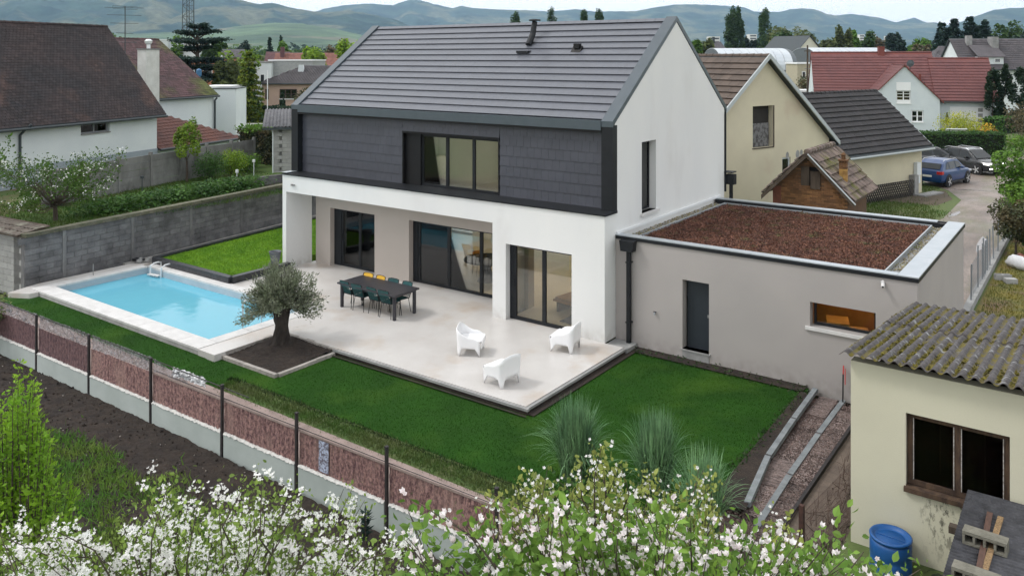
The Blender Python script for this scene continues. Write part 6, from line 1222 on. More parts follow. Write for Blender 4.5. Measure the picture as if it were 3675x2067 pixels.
for lb, px_, top, w_3, d, kd in (
    ('round light green tree right of the dark conifers', 3605, 80, 110, 190, 'mid_green_leaf'), ('smaller green tree between conifers and light tree', 3572, 110, 60, 195, 'fresh_green_leaf'), ('dark tree cut by the right frame edge', 3672, 118, 70, 170, 'blue_green_conifer'),
    ('wide olive green tree behind the grey gabled house', 2850, 92, 160, 230, 'olive_green_leaf'), ('olive green tree left of the gabled house', 2812, 105, 80, 225, 'mid_green_leaf'), ('olive tree right of the gabled house', 2970, 118, 66, 215, 'olive_green_leaf'), ('tall slim olive green tree behind the hall', 3033, 86, 52, 220, 'olive_green_leaf'), ('slim light tree beside the tall olive one', 3060, 92, 40, 222, 'fresh_green_leaf'),
    ('green tree behind the arched hall right part', 3105, 115, 60, 240, 'mid_green_leaf'), ('dark tree behind the end of the arched hall', 3212, 126, 60, 230, 'blue_green_conifer'), ('soft green tree left of the dark conifers', 3290, 125, 90, 240, 'fresh_green_leaf'), ('brownish tree at the foot of the conifers', 3315, 132, 60, 215, 'brown_twig_leaf'), ('grey brown bare tree behind the hall', 3165, 130, 70, 260, 'brown_twig_leaf'),
    ('pale spring tree right of the gable', 2480, 130, 60, 210, 'fresh_green_leaf'), ('rounded olive tree behind the barn roof', 2530, 135, 70, 215, 'olive_green_leaf'), ('dark tree between the two poplar clumps', 2692, 128, 50, 300, 'blue_green_conifer'), ('low green tree right of the single poplar', 2790, 140, 40, 260, 'mid_green_leaf'),
    ('round green tree left of the cedar', 620, 130, 70, 150, 'fresh_green_leaf'), ('pale green tree right of the cedar', 760, 138, 60, 150, 'mid_green_leaf'), ('dark tall tree behind the golden conifer', 868, 138, 50, 190, 'blue_green_conifer'), ('grey green tree above the industrial roof', 790, 150, 60, 210, 'mid_green_leaf'), ('loose spring green willow behind the golden conifer', 850, 168, 130, 118, 'bright_yellow_green_leaf'), ('olive spring tree between cedar and golden conifer', 805, 205, 90, 112, 'olive_green_leaf'),
    ('bright spring green tree behind the bungalow roof', 1118, 150, 84, 158, 'bright_yellow_green_leaf'), ('round saturated green tree behind the salmon roof', 1034, 152, 54, 195, 'fresh_green_leaf'), ('brown bare-branched tree behind the slate verge', 1205, 138, 80, 200, 'brown_twig_leaf'), ('bright green tree rising behind the slate verge', 1262, 138, 110, 135, 'bright_yellow_green_leaf'), ('small dark tree at the far left of the town', 420, 128, 50, 200, 'mid_green_leaf')):
    T('broadleaf_tree', lb, pol(px_, d), 7.6 + (205 - top) / FX * d, w_3 / FX * d * 1.2, LM[kd], None, trunk=.12, n=3600, ls=max(.35, d * .0027), lobes=10, dens=.55 if 'bare' in lb or 'loose' in lb or 'brown' in lb else 1)
for px_, top, lb in ((968, 133, 'left dark pine of the pair above the salmon roofs'), (1009, 130, 'right dark pine of the pair above the salmon roofs')): T('pine', lb, pol(px_, 215), 7.6 + (205 - top) / FX * 215, 3.4, LM['blue_green_conifer'], None, trunk=.1, n=1500, ls=.5, shape='cone')
for i, (px_, top, d, w_2) in enumerate(((3565, 232, 84, 1.2), (3585, 243, 86, 1.0), (3612, 238, 84, 1.1), (3655, 232, 82, 1.3), (3336, 180, 100, .9), (3448, 178, 118, 1.6))):
    T('columnar_cypress', 'dark columnar cypress, %s' % ('left one of the row before the dark-roofed house', 'second of the row before the dark-roofed house', 'third of the row before the dark-roofed house', 'rightmost of the row, at the frame edge', 'thin one between the two red roofs and the hipped house', 'at the left corner of the dark-roofed house')[i], pol(px_, d), 7.6 + (205 - top) / FX * d, w_2 * 1.4, LM['dark_conifer_leaf'], 'columnar cypresses', trunk=.03, n=3200, ls=.17, shape='column', lobes=8)
hedge('garden_hedge', 'green hedge below the columnar cypresses', pol(3575, 80), pol(3760, 84), 1.6, 1.4, LM['shrub_leaf'], ls=.16); bush('garden_bush', 'rusty brown shrub at the right frame edge', pol(3665, 74), 3.6, 3.2, LM['brown_twig_leaf'], 900, .18); bush('garden_bush', 'green bush beside the path at the right edge', pol(3655, 64), 1.6, 3.0, LM['fresh_green_leaf'], 1200, .14); bush('garden_bush', 'low grey green planting behind the wheelie bins', pol(3620, 84), .9, 4.5, LM['mid_green_leaf'], 900, .14)
# town blocks below the mountains
for i, (px_, top, w_2, d, lb) in enumerate(((2548, 132, 36, 700, 'white far town block left of the poplar pair'), (2690, 124, 26, 900, 'white far tower block between the poplars'), (2775, 136, 24, 800, 'low white far building right of the single poplar'), (3085, 125, 18, 1000, 'white far block above the arched hall'), (3130, 123, 14, 1000, 'small white far block above the arched hall'), (3190, 130, 40, 900, 'pale far building row before the mountain'))):
    h = 7.6 + (205 - top) / FX * d; w_m = w_2 / FX * d; t = thing('town_block', lb, 'building', tuple(pol(px_, d)), az(90), 'far town buildings'); MB().box(0, w_m, 0, 12, 0, h).build('wall', mat('pale_town_wall', (.62, .62, .6), rough=.9) if i == 0 else bpy.data.materials['pale_town_wall'], t)
    for r_ in range(int(min(h - 6, 15) / 3)): MB().box(.8, w_m - .8, -.15, -.01, h - 2.4 - 3 * r_, h - 1.2 - 3 * r_).build('window_band', GLASSB, t)
t = thing('far_manor', 'far grey-roofed manor with turrets left of the poplar pair', 'building', tuple(pol(2545, 260)), az(85)); MB().box(0, 7, 0, 7, 0, 8).build('wall', WN, t); MB().ext([(-.3, -.3, 8), (7.3, -.3, 8), (5, 3.5, 12.5), (2, 3.5, 12.5)], (0, .1, 0)).build('roof_front', GRYT, t); MB().box(2.2, 2.9, 3, 3.6, 11, 14).build('chimney', GUT, t)
# far belt of woodland and hedgerows
def belt(name, d0, d1, p0, p1, n, h, lm, ls):
    k = rng.uniform(p0, p1, n // 60); dd = rng.uniform(d0, d1, n // 60); hh = h * rng.uniform(.55, 1.25, n // 60); P = []
    for a, b, c in zip(k, dd, hh): q, _ = ell(60, (0, 0, c * .55), (c * .6, c * .6, c * .5), .4); o = pol(a, b); P.append(q + np.array([o.x, o.y, 0]))
    o = leaves(name, np.concatenate(P), ls, lm, base=CLUMP, up=(0, -.4, 1), spread=.8); o['kind'] = 'stuff'
belt('far_woodland', 330, 900, -300, 4200, 52000, 11, LM['mid_green_leaf'], 2.0); belt('far_orchards', 240, 420, -200, 4000, 30000, 6.5, LM['olive_green_leaf'], 1.1); belt('far_groves', 600, 1500, -300, 4200, 36000, 15, LM['blue_green_conifer'], 3.4); belt('far_gardens', 160, 300, 550, 1400, 14000, 4.5, LM['fresh_green_leaf'], .7); belt('far_gardens_right', 150, 260, 2440, 3900, 14000, 4.5, LM['mid_green_leaf'], .7)

# ================================================================== FRONT FENCE
FN = thing('garden_fence', 'low fence of dark posts, purple brown screen panels and pale concrete base boards', 'fence', (-11.47, -9.16, 0), math.atan(.0165))
SCR = mat('purple_brown_screen', (.34, .20, .18), (.11, .055, .06), rough=.7, sc=26, lo=.40, hi=.60, fine=.4, fsc=55, stretch=(1, 1, .6), col3=(.34, .22, .19), sc3=1.1, lo3=.5, hi3=.7, isl=.05, bump=.8, bsc=60)
SCD = mat('dark_purple_screen', (.20, .115, .115), (.075, .042, .048), rough=.7, sc=22, fine=.35, fsc=55, stretch=(1, 1, .5), bump=.8, bsc=60)
BASEC = mat('pale_green_grey_concrete', (.40, .44, .42), (.34, .38, .36), rough=.9, sc=1.3, fine=.05, bump=.3)
LIMEW = mat('crumbly_white_top', (.66, .65, .62), (.50, .49, .47), rough=.95, sc=14, bump=1, bsc=40)
FPM = mat('black_fence_post', (.016, .014, .015), (.03, .024, .024), rough=.7, sc=9)
FILM = mat('crumpled_film', (.46, .45, .48), (.24, .225, .245), rough=.25, sc=12, lo=.35, hi=.65, fine=.35, fsc=45, bump=2, bsc=30, col3=(.15, .13, .145), sc3=5, lo3=.52, hi3=.7)
n = FILM.node_tree.nodes; L = FILM.node_tree.links; tr = n.new('ShaderNodeBsdfTransparent'); ms = n.new('ShaderNodeMixShader'); ms.inputs[0].default_value = .58
L.new(tr.outputs[0], ms.inputs[1]); L.new(n['Principled BSDF'].outputs[0], ms.inputs[2]); L.new(ms.outputs[0], n['Material Output'].inputs[0])
fx = [-2.6, 0, 2.59, 5.21, 7.77, 10.03, 12.33, 14.65, 16.6, 18.3]
for i, x in enumerate(fx):
    MB().box(x - .024, x + .024, -.075, -.025, -.52, .96).build('post', FPM, FN)
    MB().box(x - .03, x + .03, -.082, -.018, .961, .975).build('post_cap', FPM, FN)
    if i + 1 < len(fx):
        x1 = fx[i + 1]; L_ = x1 - x - .11
        b = MB().box(x + .055, x1 - .055, -.06, 0, -.56, -.012).build('base_board', BASEC, FN)
        grid('crumbly_top', x + .055, x1 - .055, -.075, .012, 90, 5, lambda X, Y: -.008 + .028 * np.clip(1 - np.abs((Y + .03) / .045) ** 2, 0, 1) + .010 * rng.normal(size=X.shape), LIMEW, FN)
        if i < 7:
            nx, nz = 150, 12; X, Z = np.meshgrid(np.linspace(x + .03, x1 - .03, nx), np.linspace(.01, .64, nz)); Yd = -.01 + .008 * np.sin(X * 46 + i) + .012 * vnoise(X, Z, 5, i) + .005 * rng.normal(size=X.shape)
            if i == 7: X = X
            Z2 = Z * (1 - .0) + .012 * vnoise(X, X * 0, 3, i) * (Z > .3); V = np.stack([X, Yd, Z2], -1).reshape(-1, 3); q = np.arange((nx - 1) * (nz - 1)); r = q // (nx - 1) * nx + q % (nx - 1)
            lnk('screen_panel', npmesh('screen_panel', V, np.stack([r, r + 1, r + nx + 1, r + nx], 1), SCD if i < 2 else SCR, True), FN)
        if i < 3:
            nx, nz = 120, 9; x2 = x1 - .03 if i < 3 else x + .6; X, Z = np.meshgrid(np.linspace(x + .03, x2, nx), np.linspace(.63, .955, nz)); Yd = .01 + .035 * vnoise(X, Z * 2, 14, 20 + i) + .02 * rng.normal(size=X.shape) * .6
            V = np.stack([X, Yd, Z], -1).reshape(-1, 3); q = np.arange((nx - 1) * (nz - 1)); r = q // (nx - 1) * nx + q % (nx - 1); lnk('film_strip', npmesh('film_strip', V, np.stack([r, r + 1, r + nx + 1, r + nx], 1), FILM, False), FN)
        if i in (3,):
            nx, nz = 50, 7; X, Z = np.meshgrid(np.linspace(x + .03, x + 1.3, nx), np.linspace(0, 1, nz)); Z = .64 + Z * (.31 - .20 * (X - x) / 1.3); Yd = .01 + .05 * vnoise(X, Z * 2, 14, 3)
            V = np.stack([X, Yd, Z], -1).reshape(-1, 3); q = np.arange((nx - 1) * (nz - 1)); r = q // (nx - 1) * nx + q % (nx - 1); lnk('film_strip', npmesh('film_strip', V, np.stack([r, r + 1, r + nx + 1, r + nx], 1), FILM, False), FN)
MB().path([(-2.6, -.03, .95), (5.2, -.03, .94), (8.6, -.03, .9)], .011, 5).build('top_wire', FPM, FN)
MB().path([(5.2, .0, .70), (7.77, 0, .68), (16.6, 0, .66)], .008, 4).build('mid_wire', FPM, FN)
m = MB(); m.box(5.2, 14.55, -.03, .05, .625, .665); m.build('screen_top_batten', PINKG, FN)
for k in range(3):
    nx = 26; X, Z = np.meshgrid(np.linspace(0, .26, nx), np.linspace(0, .56, 9)); V = np.stack([X + 10.62 , -.038 + .006 * vnoise(X, Z, 30, k), Z + .06], -1).reshape(-1, 3)
    if k == 0: q = np.arange((nx - 1) * 8); r = q // (nx - 1) * nx + q % (nx - 1); lnk('pale_blue_patch', npmesh('pale_blue_patch', V, np.stack([r, r + 1, r + nx + 1, r + nx], 1), mat('pale_blue_film', (.50, .56, .72), (.12, .10, .13), rough=.4, sc=26, lo=.42, hi=.58, bump=1, bsc=40), True), FN)
m = MB()
for i in range(36): m.path([(14.65 + i * .1, -.02, 0), (14.65 + i * .1, -.02, .62)], .003, 3)
for z in (.15, .3, .45, .6): m.path([(14.65, -.02, z), (18.3, -.02, z)], .003, 3)
m.build('wire_mesh', FPM, FN)
t = thing('crumpled_sheet_end', 'crumpled white plastic sheet end lying on the fence top at the lawn edge', 'plastic sheet', (-5.6, -9.02, .80), .02); 
nx, nz = 26, 10; X, Z = np.meshgrid(np.linspace(0, 1.2, nx), np.linspace(-.08, .10, nz)); V = np.stack([X, .06 * vnoise(X, Z, 16, 5) + .03 * rng.normal(size=X.shape), Z + .04 * vnoise(X, Z, 9, 6)], -1).reshape(-1, 3); q = np.arange((nx - 1) * (nz - 1)); r = q // (nx - 1) * nx + q % (nx - 1)
lnk('sheet', npmesh('sheet', V, np.stack([r, r + 1, r + nx + 1, r + nx], 1), mat('white_plastic_sheet', (.72, .73, .74), (.4, .4, .42), rough=.35, sc=12), False), t)
# weeds in the garden soil
TF = leafm('weed_tuft', (.09, .21, .03), (.15, .22, .04), isl=.4)
N = 80000; X = rng.uniform(-9, 6.5, N); Y = rng.uniform(-18, -9.6, N); den = vnoise(X, Y, 1.1, 77) + .5 * vnoise(X, Y, 3.5, 78); lim = np.clip((Y + 10.35) * 1.0, -.45, 1.6); k = den > lim + .05 + .25 * rng.random(N); X, Y = X[k], Y[k]
blades('garden_weeds', np.stack([X, Y, np.full(len(X), -.45)], 1), .14, .022, TF, sp=.6)
N = 900; X = rng.uniform(-11, 5, N); Y = rng.uniform(-14, -9.5, N); k = vnoise(X, Y, 2, 80) > .35; X, Y = X[k], Y[k]; blades('sparse_weeds', np.stack([X, Y, np.full(len(X), -.45)], 1), .12, .03, TF, sp=.9)
t = thing('pink_marker', 'tiny bright pink marker lying on the dark soil near the fence', 'marker', (1.35, -10.6, -.43)); MB().lathe([(.01, 0), (.035, .02), (.03, .10), (.005, .13)], n=7).build('body', mat('pink_plastic', (.75, .10, .16), rough=.4), t)
t = thing('small_conifer_seedling', 'small bluish conifer seedling at the foot of the fence post', 'plant', (.86, -9.5, -.45)); MB().path([(0, 0, 0), (0, 0, .5)], .01, 5).build('stem', BARK, t); P, D = [], []
for i in range(160): z = random.uniform(.05, .5); a = random.random() * 6.28; P.append((0, 0, z)); D.append((math.cos(a), math.sin(a), .6))
leaves('needles', P, .11, LM['blue_green_conifer'], t, base=THIN, dirs=D, dsp=.2)

# ================================================================== PATH, RETAINING STRIP, RIGHT FOREGROUND
MULCH = mat('bark_mulch', (.17, .11, .10), (.10, .065, .06), rough=.95, sc=7, fine=.35, fsc=40, bump=1.5, bsc=30)
PT_ = thing('garden_path', 'narrow path of brownish slabs with grey kerb boards between lawn and cream shed', 'path', (0, 0, 0)); KB = mat('blue_grey_kerb', (.22, .24, .25), (.14, .155, .165), rough=.85, sc=4, obj=.05, fine=.1)
def strip(pts, w, z, n, nm, mt, jit=.0, h=.09):
    pts = [Vector(p) for p in pts]; L = [(b - a).length for a, b in zip(pts, pts[1:])]; tot = sum(L)
    def at(u):
        d = u * tot
        for a, b, l in zip(pts, pts[1:], L):
            if d <= l + 1e-6: return a.lerp(b, d / l), (b - a).normalized()
            d -= l
        return pts[-1], (pts[-1] - pts[-2]).normalized()
    for i in range(n):
        (a, d0), (b, d1) = at(i / n), at((i + .97) / n); n0 = Vector((-d0.y, d0.x, 0)) * w / 2; n1 = Vector((-d1.y, d1.x, 0)) * w / 2; zz = z + random.uniform(-jit, jit)
        MB().ext([(a - n0).to_tuple()[:2] + (zz - h,), (b - n1).to_tuple()[:2] + (zz - h,), (b + n1).to_tuple()[:2] + (zz - h,), (a + n0).to_tuple()[:2] + (zz - h,)], (0, 0, h)).build(nm, mt, PT_)
strip([(5.30, .55, 0), (5.40, -2.0, 0), (5.52, -4.0, 0), (5.75, -5.2, 0)], .11, -.11, 3, 'kerb_board', KB)
strip([(5.92, .55, 0), (5.93, -2.0, 0), (5.98, -4.2, 0), (6.05, -5.6, 0)], .11, -.235, 3, 'kerb_board', KB)
SLB = mat('mauve_slab', (.24, .185, .17), (.11, .085, .08), rough=.9, sc=9, lo=.4, hi=.6, fine=.45, fsc=26, bump=1.5, bsc=22, obj=.18, stretch=(.5, 2, 1))
strip([(5.61, .5, 0), (5.66, -2.0, 0), (5.75, -4.0, 0), (5.9, -5.3, 0)], .40, -.26, 5, 'slab', SLB, .012); strip([(6.17, .0, 0), (6.17, -2.0, 0), (6.22, -4.0, 0), (6.3, -6.3, 0)], .36, -.27, 5, 'slab', SLB, .012)
m = MB(); m.box(5.2, 6.35, -6.6, .55, -.62, -.36); struct(m.build('path_bed', MULCH))
N = 9000; X = rng.uniform(5.36, 6.36, N); Y = rng.uniform(-6.4, .4, N); o = lnk('bark_chips', scat('bark_chips', *OCT, np.stack([X, Y, np.full(N, -.255)], 1), rots(N), rng.uniform(.006, .02, N), mat('bark_chip', (.20, .145, .13), (.07, .05, .045), rough=1, isl=.5)), PT_); o['kind'] = 'stuff'
m = MB(); m.box(6.36, 6.42, -6.9, .3, -.6, -.24); m.build('dark_edging', FPM, PT_)
m = MB(); m.ext([(6.42, -7.2, -.35), (7.5, -7.2, -.5), (7.5, .5, -.5), (6.42, .5, -.35)], (0, 0, .02)); struct(m.build('bare_bank', mat('brown_earth', (.16, .125, .10), (.11, .085, .07), rough=.95, sc=3, fine=.2, bump=.5)))
RST = mat('rusty_steel', (.07, .03, .022), (.035, .018, .014), rough=.9, sc=12)
t = thing('rusty_post_fence', 'rusty steel post with sagging wire mesh beside the cream shed', 'fence', (6.95, -6.1, -.5), R(84))
for x in (0, 2.6): MB().box(x - .035, x + .035, -.035, .035, 0, 1.15).build('post', RST, t)
m = MB()
for i in range(52): m.path([(i * .05, 0, .05), (i * .05 + .01, .01, 1.0)], .0025, 3)
for z in np.arange(.1, 1.05, .1): m.path([(0, 0, z), (2.6, 0, z - .03)], .0025, 3)
m.build('wire_mesh', RST, t)
t = thing('dry_climber', 'dry brown leafless climber tangled on the wire mesh beside the shed', 'plant', (7.15, -4.4, -.45)); m = MB()
for i in range(260):
    a = Vector((random.uniform(-.25, .25), random.uniform(-1.5, 2.2), random.uniform(0, .7))); b = a + Vector((random.gauss(0, .12), random.gauss(0, .3), random.uniform(-.1, .45))); m.path([a, a.lerp(b, .5) + Vector([random.gauss(0, .05) for _ in range(3)]), b], [.006, .005, .002], 3)
m.build('twigs', mat('dry_twig', (.13, .09, .07), (.08, .055, .045), rough=.95, sc=20), t)
m = MB(); m.path([(0, -1.2, 0), (0, 0, .4), (.05, 1.5, .8)], .012, 5); m.build('stem', BARK, t)
blades('shed_foot_weeds', np.stack([rng.uniform(7.1, 8.0, 2500), rng.uniform(-6.6, -5.55, 2500), np.full(2500, -.5)], 1), .35, .03, leafm('nettle_leaf', (.03, .075, .015), (.06, .10, .02)), sp=.6)
# red handled tool and white sack by the garage corner
t = thing('red_handled_tool', 'red and black handled tool leaning on the garage wall beside the cream shed', 'tool', (7.05, .3, 0), 0); MB().path([(0, .15, .35), (.02, .0, -1.0)], .03, 6).build('shaft', BLACK, t); MB().path([(0, .22, .72), (0, .15, .35)], .026, 6).build('handle', mat('red_plastic', (.55, .03, .03), rough=.4), t); MB().path([(.07, .22, .60), (.10, .1, -.1)], .018, 6).build('side_bar', bpy.data.materials['red_plastic'], t)
t.location = (5.93, .42, .2); t.scale = (.5, .5, .5)
t = thing('slate_offcuts', 'leaning grey board and pale sack at the top end of the garden path', 'board', (6.5, -.3, -.3)); MB().ext([(-.35, .5, 0), (.1, .5, 0), (.25, .45, .62), (-.05, .5, .62)], (0, .04, 0)).build('board', KB, t); MB().lathe([(.12, 0), (.16, .15), (.14, .4), (.06, .55)], (.32, .2, 0), 9).build('sack', LB, t)
# ornamental grasses
def strands(name, N, L, w, spread, mt, parent, droop=.9, base_r=.18, seg=6):
    a = rng.uniform(0, 6.283, N); out = np.abs(rng.normal(size=N)) * spread; l = L * rng.uniform(.55, 1.1, N); br = base_r * np.sqrt(rng.random(N)); a0 = rng.uniform(0, 6.283, N)
    bx, by = br * np.cos(a0), br * np.sin(a0); V = []
    for j in range(seg + 1):
        u = j / seg; h = l * (u - droop * .42 * u ** 2.6 * np.clip(out * 1.6, .15, 1)); r = l * out * (u ** 1.5); cx_2, cy_2 = bx + np.cos(a) * r, by + np.sin(a) * r; ww = w * (1 - u) ** .6 * .5 + .0005
        V.append(np.stack([cx_2 - np.sin(a) * ww, cy_2 + np.cos(a) * ww, h], 1)); V.append(np.stack([cx_2 + np.sin(a) * ww, cy_2 - np.cos(a) * ww, h], 1))
    V = np.stack(V, 1).reshape(-1, 3); k = 2 * (seg + 1); b = (np.arange(N) * k)[:, None]; F = np.concatenate([b + np.array([[2 * j, 2 * j + 1, 2 * j + 3, 2 * j + 2]]) for j in range(seg)], 0)
    return lnk(name, npmesh(name, V, F, mt), parent)
OG = leafm('ornamental_grass_leaf', (.20, .34, .17), (.11, .22, .11), isl=.5, trans=.3); OGD = leafm('old_grass_leaf', (.07, .065, .05), (.035, .04, .03), isl=.4)
for lb, x, y, L_, n_ in (('large ornamental grass clump on the lawn, left of the three', 2.85, -6.15, 1.45, 1500), ('second large ornamental grass clump on the lawn, in the middle', 4.35, -5.85, 1.5, 1200), ('ornamental grass clump at the lower end of the garden path', 5.45, -6.35, 1.35, 900)):
    t = thing('ornamental_grass', lb, 'ornamental grass', (x, y, -.2), 0, 'ornamental grasses on the lawn'); strands('leaves', int(n_ * 1.2), L_ * 1.12, .017, .24, OG, t, droop=1.5, base_r=.24); strands('old_stems', n_ // 3, L_ * .6, .012, .22, OGD, t)
bush('low_perennial', 'low dark leafy perennials at the foot of the ornamental grasses', (3.6, -6.75, -.2), .5, 2.2, LM['shrub_leaf'], 900, .07)

# ---- cream shed in the right foreground
CW = mat('pale_yellow_wall', (.58, .555, .43), (.54, .515, .40), rough=.9, sc=.8, fine=.04, bump=.15, bsc=60)
# stain below the window: built from noise within a band of the wall
n = CW.node_tree.nodes; L = CW.node_tree.links; b = n['Principled BSDF']; src_ = b.inputs['Base Color'].links[0].from_socket; g_ = n.new('ShaderNodeNewGeometry'); sx = n.new('ShaderNodeSeparateXYZ'); L.new(g_.outputs['Position'], sx.inputs[0])
def mr(x, a, c, d=0, e=1):
    r = n.new('ShaderNodeMapRange'); r.interpolation_type = 'SMOOTHSTEP'; r.inputs[1].default_value = a; r.inputs[2].default_value = c; r.inputs[3].default_value = d; r.inputs[4].default_value = e; L.new(x, r.inputs[0]); return r.outputs[0]
def mul(a, c):
    k = n.new('ShaderNodeMath'); k.operation = 'MULTIPLY'; L.new(a, k.inputs[0]); L.new(c, k.inputs[1]); return k.outputs[0]
tn = n.new('ShaderNodeTexNoise'); tn.inputs['Scale'].default_value = 9; tn.inputs['Detail'].default_value = 8; tn.inputs['Roughness'].default_value = .75; vm = n.new('ShaderNodeVectorMath'); vm.operation = 'MULTIPLY'; vm.inputs[1].default_value = (1, 1, .45); L.new(g_.outputs['Position'], vm.inputs[0]); L.new(vm.outputs[0], tn.inputs['Vector'])
msk = mul(mul(mul(mr(sx.outputs['X'], 8.35, 8.8), mr(sx.outputs['Z'], -.2, .95)), mr(sx.outputs['Z'], 1.05, 1.2, 1, 0)), mr(tn.outputs['Fac'], .50, .60))
k_ = n.new('ShaderNodeMix'); k_.data_type = 'RGBA'; L.new(msk, k_.inputs[0]); L.new(src_, k_.inputs[6]); k_.inputs[7].default_value = (.07, .065, .05, 1); L.new(k_.outputs[2], b.inputs['Base Color'])
SH = thing('cream_shed', 'pale yellow shed with mossy corrugated roof and a dark window in the right foreground', 'shed', (0, 0, 0))
m = MB(); m.wall('x', 7.53, 13.5, -5.5, -5.28, -.7, 2.84, [(8.32, 9.67, 1.06, 2.22)]); m.box(7.53, 7.75, -5.28, .1, -.7, 2.2); m.build('wall', CW, SH)
RWD = mat('rotten_wood', (.10, .06, .035), (.035, .02, .014), rough=.9, sc=9, bump=.6, stretch=(1, 1, .3)); FLK = mat('flaked_white_edge', (.5, .48, .46), (.2, .17, .15), rough=.9, sc=30)
w = win(SH, 'x', 8.33, 9.66, 1.13, 2.21, -5.42, 2, .075, fm=RWD, gm=glassm('brown_tint_glass', (.6, .52, .45), -.03)); MB().box(8.30, 9.70, -5.56, -5.30, 1.05, 1.12).build('window_sill', RWD, w)  # brown tinted glass with its reflection turned down
for x in (8.41, 8.95, 9.05, 9.58): MB().box(x, x + .012, -5.435, -5.422, 1.22, 2.14).build('putty_strip', FLK, w)
MB().wall('x', 7.76, 10.6, -5.27, -5.2, .2, 2.6, [(8.25, 9.75, 1.0, 2.25)]).box(7.76, 10.6, -4.2, -4.1, .2, 2.6).box(7.76, 7.8, -5.2, -4.2, .2, 2.6).box(10.5, 10.6, -5.2, -4.2, .2, 2.6).box(7.8, 10.5, -5.2, -4.2, .15, .2).box(7.8, 10.5, -5.2, -4.2, 2.5, 2.56).build('back_panel', mat('dark_brown_back', (.06, .022, .012), (.02, .012, .01), rough=.9, sc=2), SH)  # dark brown box closing off the inside behind the window
for (x, z) in ((8.7, 1.2), (9.3, 1.15)): MB().box(x, x + .02, -5.0, -4.98, z, z + .8).build('inner_frame', WOOD, SH)
MOSS = mat('mossy_corrugated', (.105, .095, .095), (.05, .045, .045), rough=.95, sc=9, fine=.3, fsc=30, bump=1, bsc=30, col3=(.33, .34, .34), sc3=6, lo3=.58, hi3=.72)
n = MOSS.node_tree.nodes; L = MOSS.node_tree.links; b = n['Principled BSDF']; src_ = b.inputs['Base Color'].links[0].from_socket; g_ = n.new('ShaderNodeNewGeometry'); tn = n.new('ShaderNodeTexNoise'); tn.inputs['Scale'].default_value = 4.5; tn.inputs['Detail'].default_value = 7; tn.inputs['Roughness'].default_value = .7; L.new(g_.outputs['Position'], tn.inputs['Vector'])
ao = n.new('ShaderNodeSeparateXYZ'); L.new(g_.outputs['Position'], ao.inputs[0]); wv = n.new('ShaderNodeMath'); wv.operation = 'SINE'; sc_ = n.new('ShaderNodeMath'); sc_.operation = 'MULTIPLY_ADD'; sc_.inputs[1].default_value = 2 * math.pi / .177; sc_.inputs[2].default_value = math.pi * 1.5 - 7.4 * 2 * math.pi / .177; L.new(ao.outputs['X'], sc_.inputs[0]); L.new(sc_.outputs[0], wv.inputs[0])
val = mr(wv.outputs[0], .1, -.6); m2_ = mul(val, mr(tn.outputs['Fac'], .43, .54)); k_ = n.new('ShaderNodeMix'); k_.data_type = 'RGBA'; L.new(m2_, k_.inputs[0]); L.new(src_, k_.inputs[6]); k_.inputs[7].default_value = (.135, .11, .018, 1); L.new(k_.outputs[2], b.inputs['Base Color'])
for j, (ya, yb, za, zb) in enumerate(((-5.68, -2.45, 3.0, 2.63), (-2.6, .32, 2.665, 2.32))):
    for i in range(6): corrugated('corrugated_sheet', SH, 7.40 + i * .885, 7.40 + (i + 1) * .885 + .05, ya - random.random() * .04, yb, za + .006 * i * (j + 1) * .3, zb + .004 * i, .177, .030, MOSS, 10, 14, .010)
# moss cushions on the valleys
N = 9500; c = rng.integers(0, 30, N); Y = rng.uniform(-5.6, .25, N); X = 7.40 + (c + 0.0) * .177 + rng.normal(size=N) * .024; k = (vnoise(X, Y, 2.1, 40) + .5 * vnoise(X, Y, 7, 41) > -.1) & (X > 7.42) & (X < 12.6); X, Y = X[k], Y[k]; Z = 3.0 - (Y + 5.68) * .68 / 6.0 - .026 + .012
o = leaves('moss', np.stack([X, Y, Z], 1), .035, mat('yellow_moss', (.15, .125, .018), (.08, .075, .015), rough=1, sc=5, isl=.4), SH, up=(0, 0, 1), spread=.8, base=CLUMP); o['kind'] = 'stuff'
# dark corrugated lean-to roof with planks and blocks
LO = thing('corrugated_lean_to', 'low flat dark corrugated sheet roof in front of the cream shed window', 'lean-to', (0, 0, 0))
DCS = mat('dark_bitumen_sheet', (.085, .085, .095), (.045, .045, .05), rough=.75, sc=6, fine=.2, fsc=30, bump=.5)
MtR = Matrix.Translation((9.17, -8.6, 1.22)) @ Matrix.Rotation(R(90), 4, 'Z')
nx, ny = 300, 2; 
for i in range(2):
    y0 = -5.62 - i * 1.5; n_x = 190; Y = np.linspace(y0, y0 - 1.58, n_x); X = np.array([9.16, 11.8]); YY, XX = np.meshgrid(Y, X); Z = 1.37 + (YY + 5.6) * .035 + .012 * np.sin(YY / .075 * 2 * math.pi) - i * .004; V = np.stack([XX, YY, Z], -1).reshape(-1, 3); q = np.arange(n_x - 1)
    F = np.stack([q, q + 1, q + n_x + 1, q + n_x], 1); V = np.concatenate([V, V - np.array([0, 0, .012])]); E1 = np.stack([q, q + 2 * n_x, q + 2 * n_x + 1, q + 1], 1); lnk('corrugated_sheet', npmesh('corrugated_sheet', V, np.concatenate([F[:, ::-1], F + 2 * n_x, E1]), DCS, True), LO)
MB().box(9.35, 11.6, -8.5, -5.7, -.6, 1.1).build('enclosure', WOOD, LO); MB().box(9.05, 9.3, -6.62, -6.5, 1.18, 1.27).build('beam_end', WOOD, LO)
RPL = mat('red_brown_plank', (.11, .06, .045), (.07, .04, .03), rough=.9, sc=9, stretch=(4, 1, 1)); OSB = mat('chipboard_strip', (.30, .20, .10), (.12, .075, .04), rough=.9, sc=40, isl=.2)
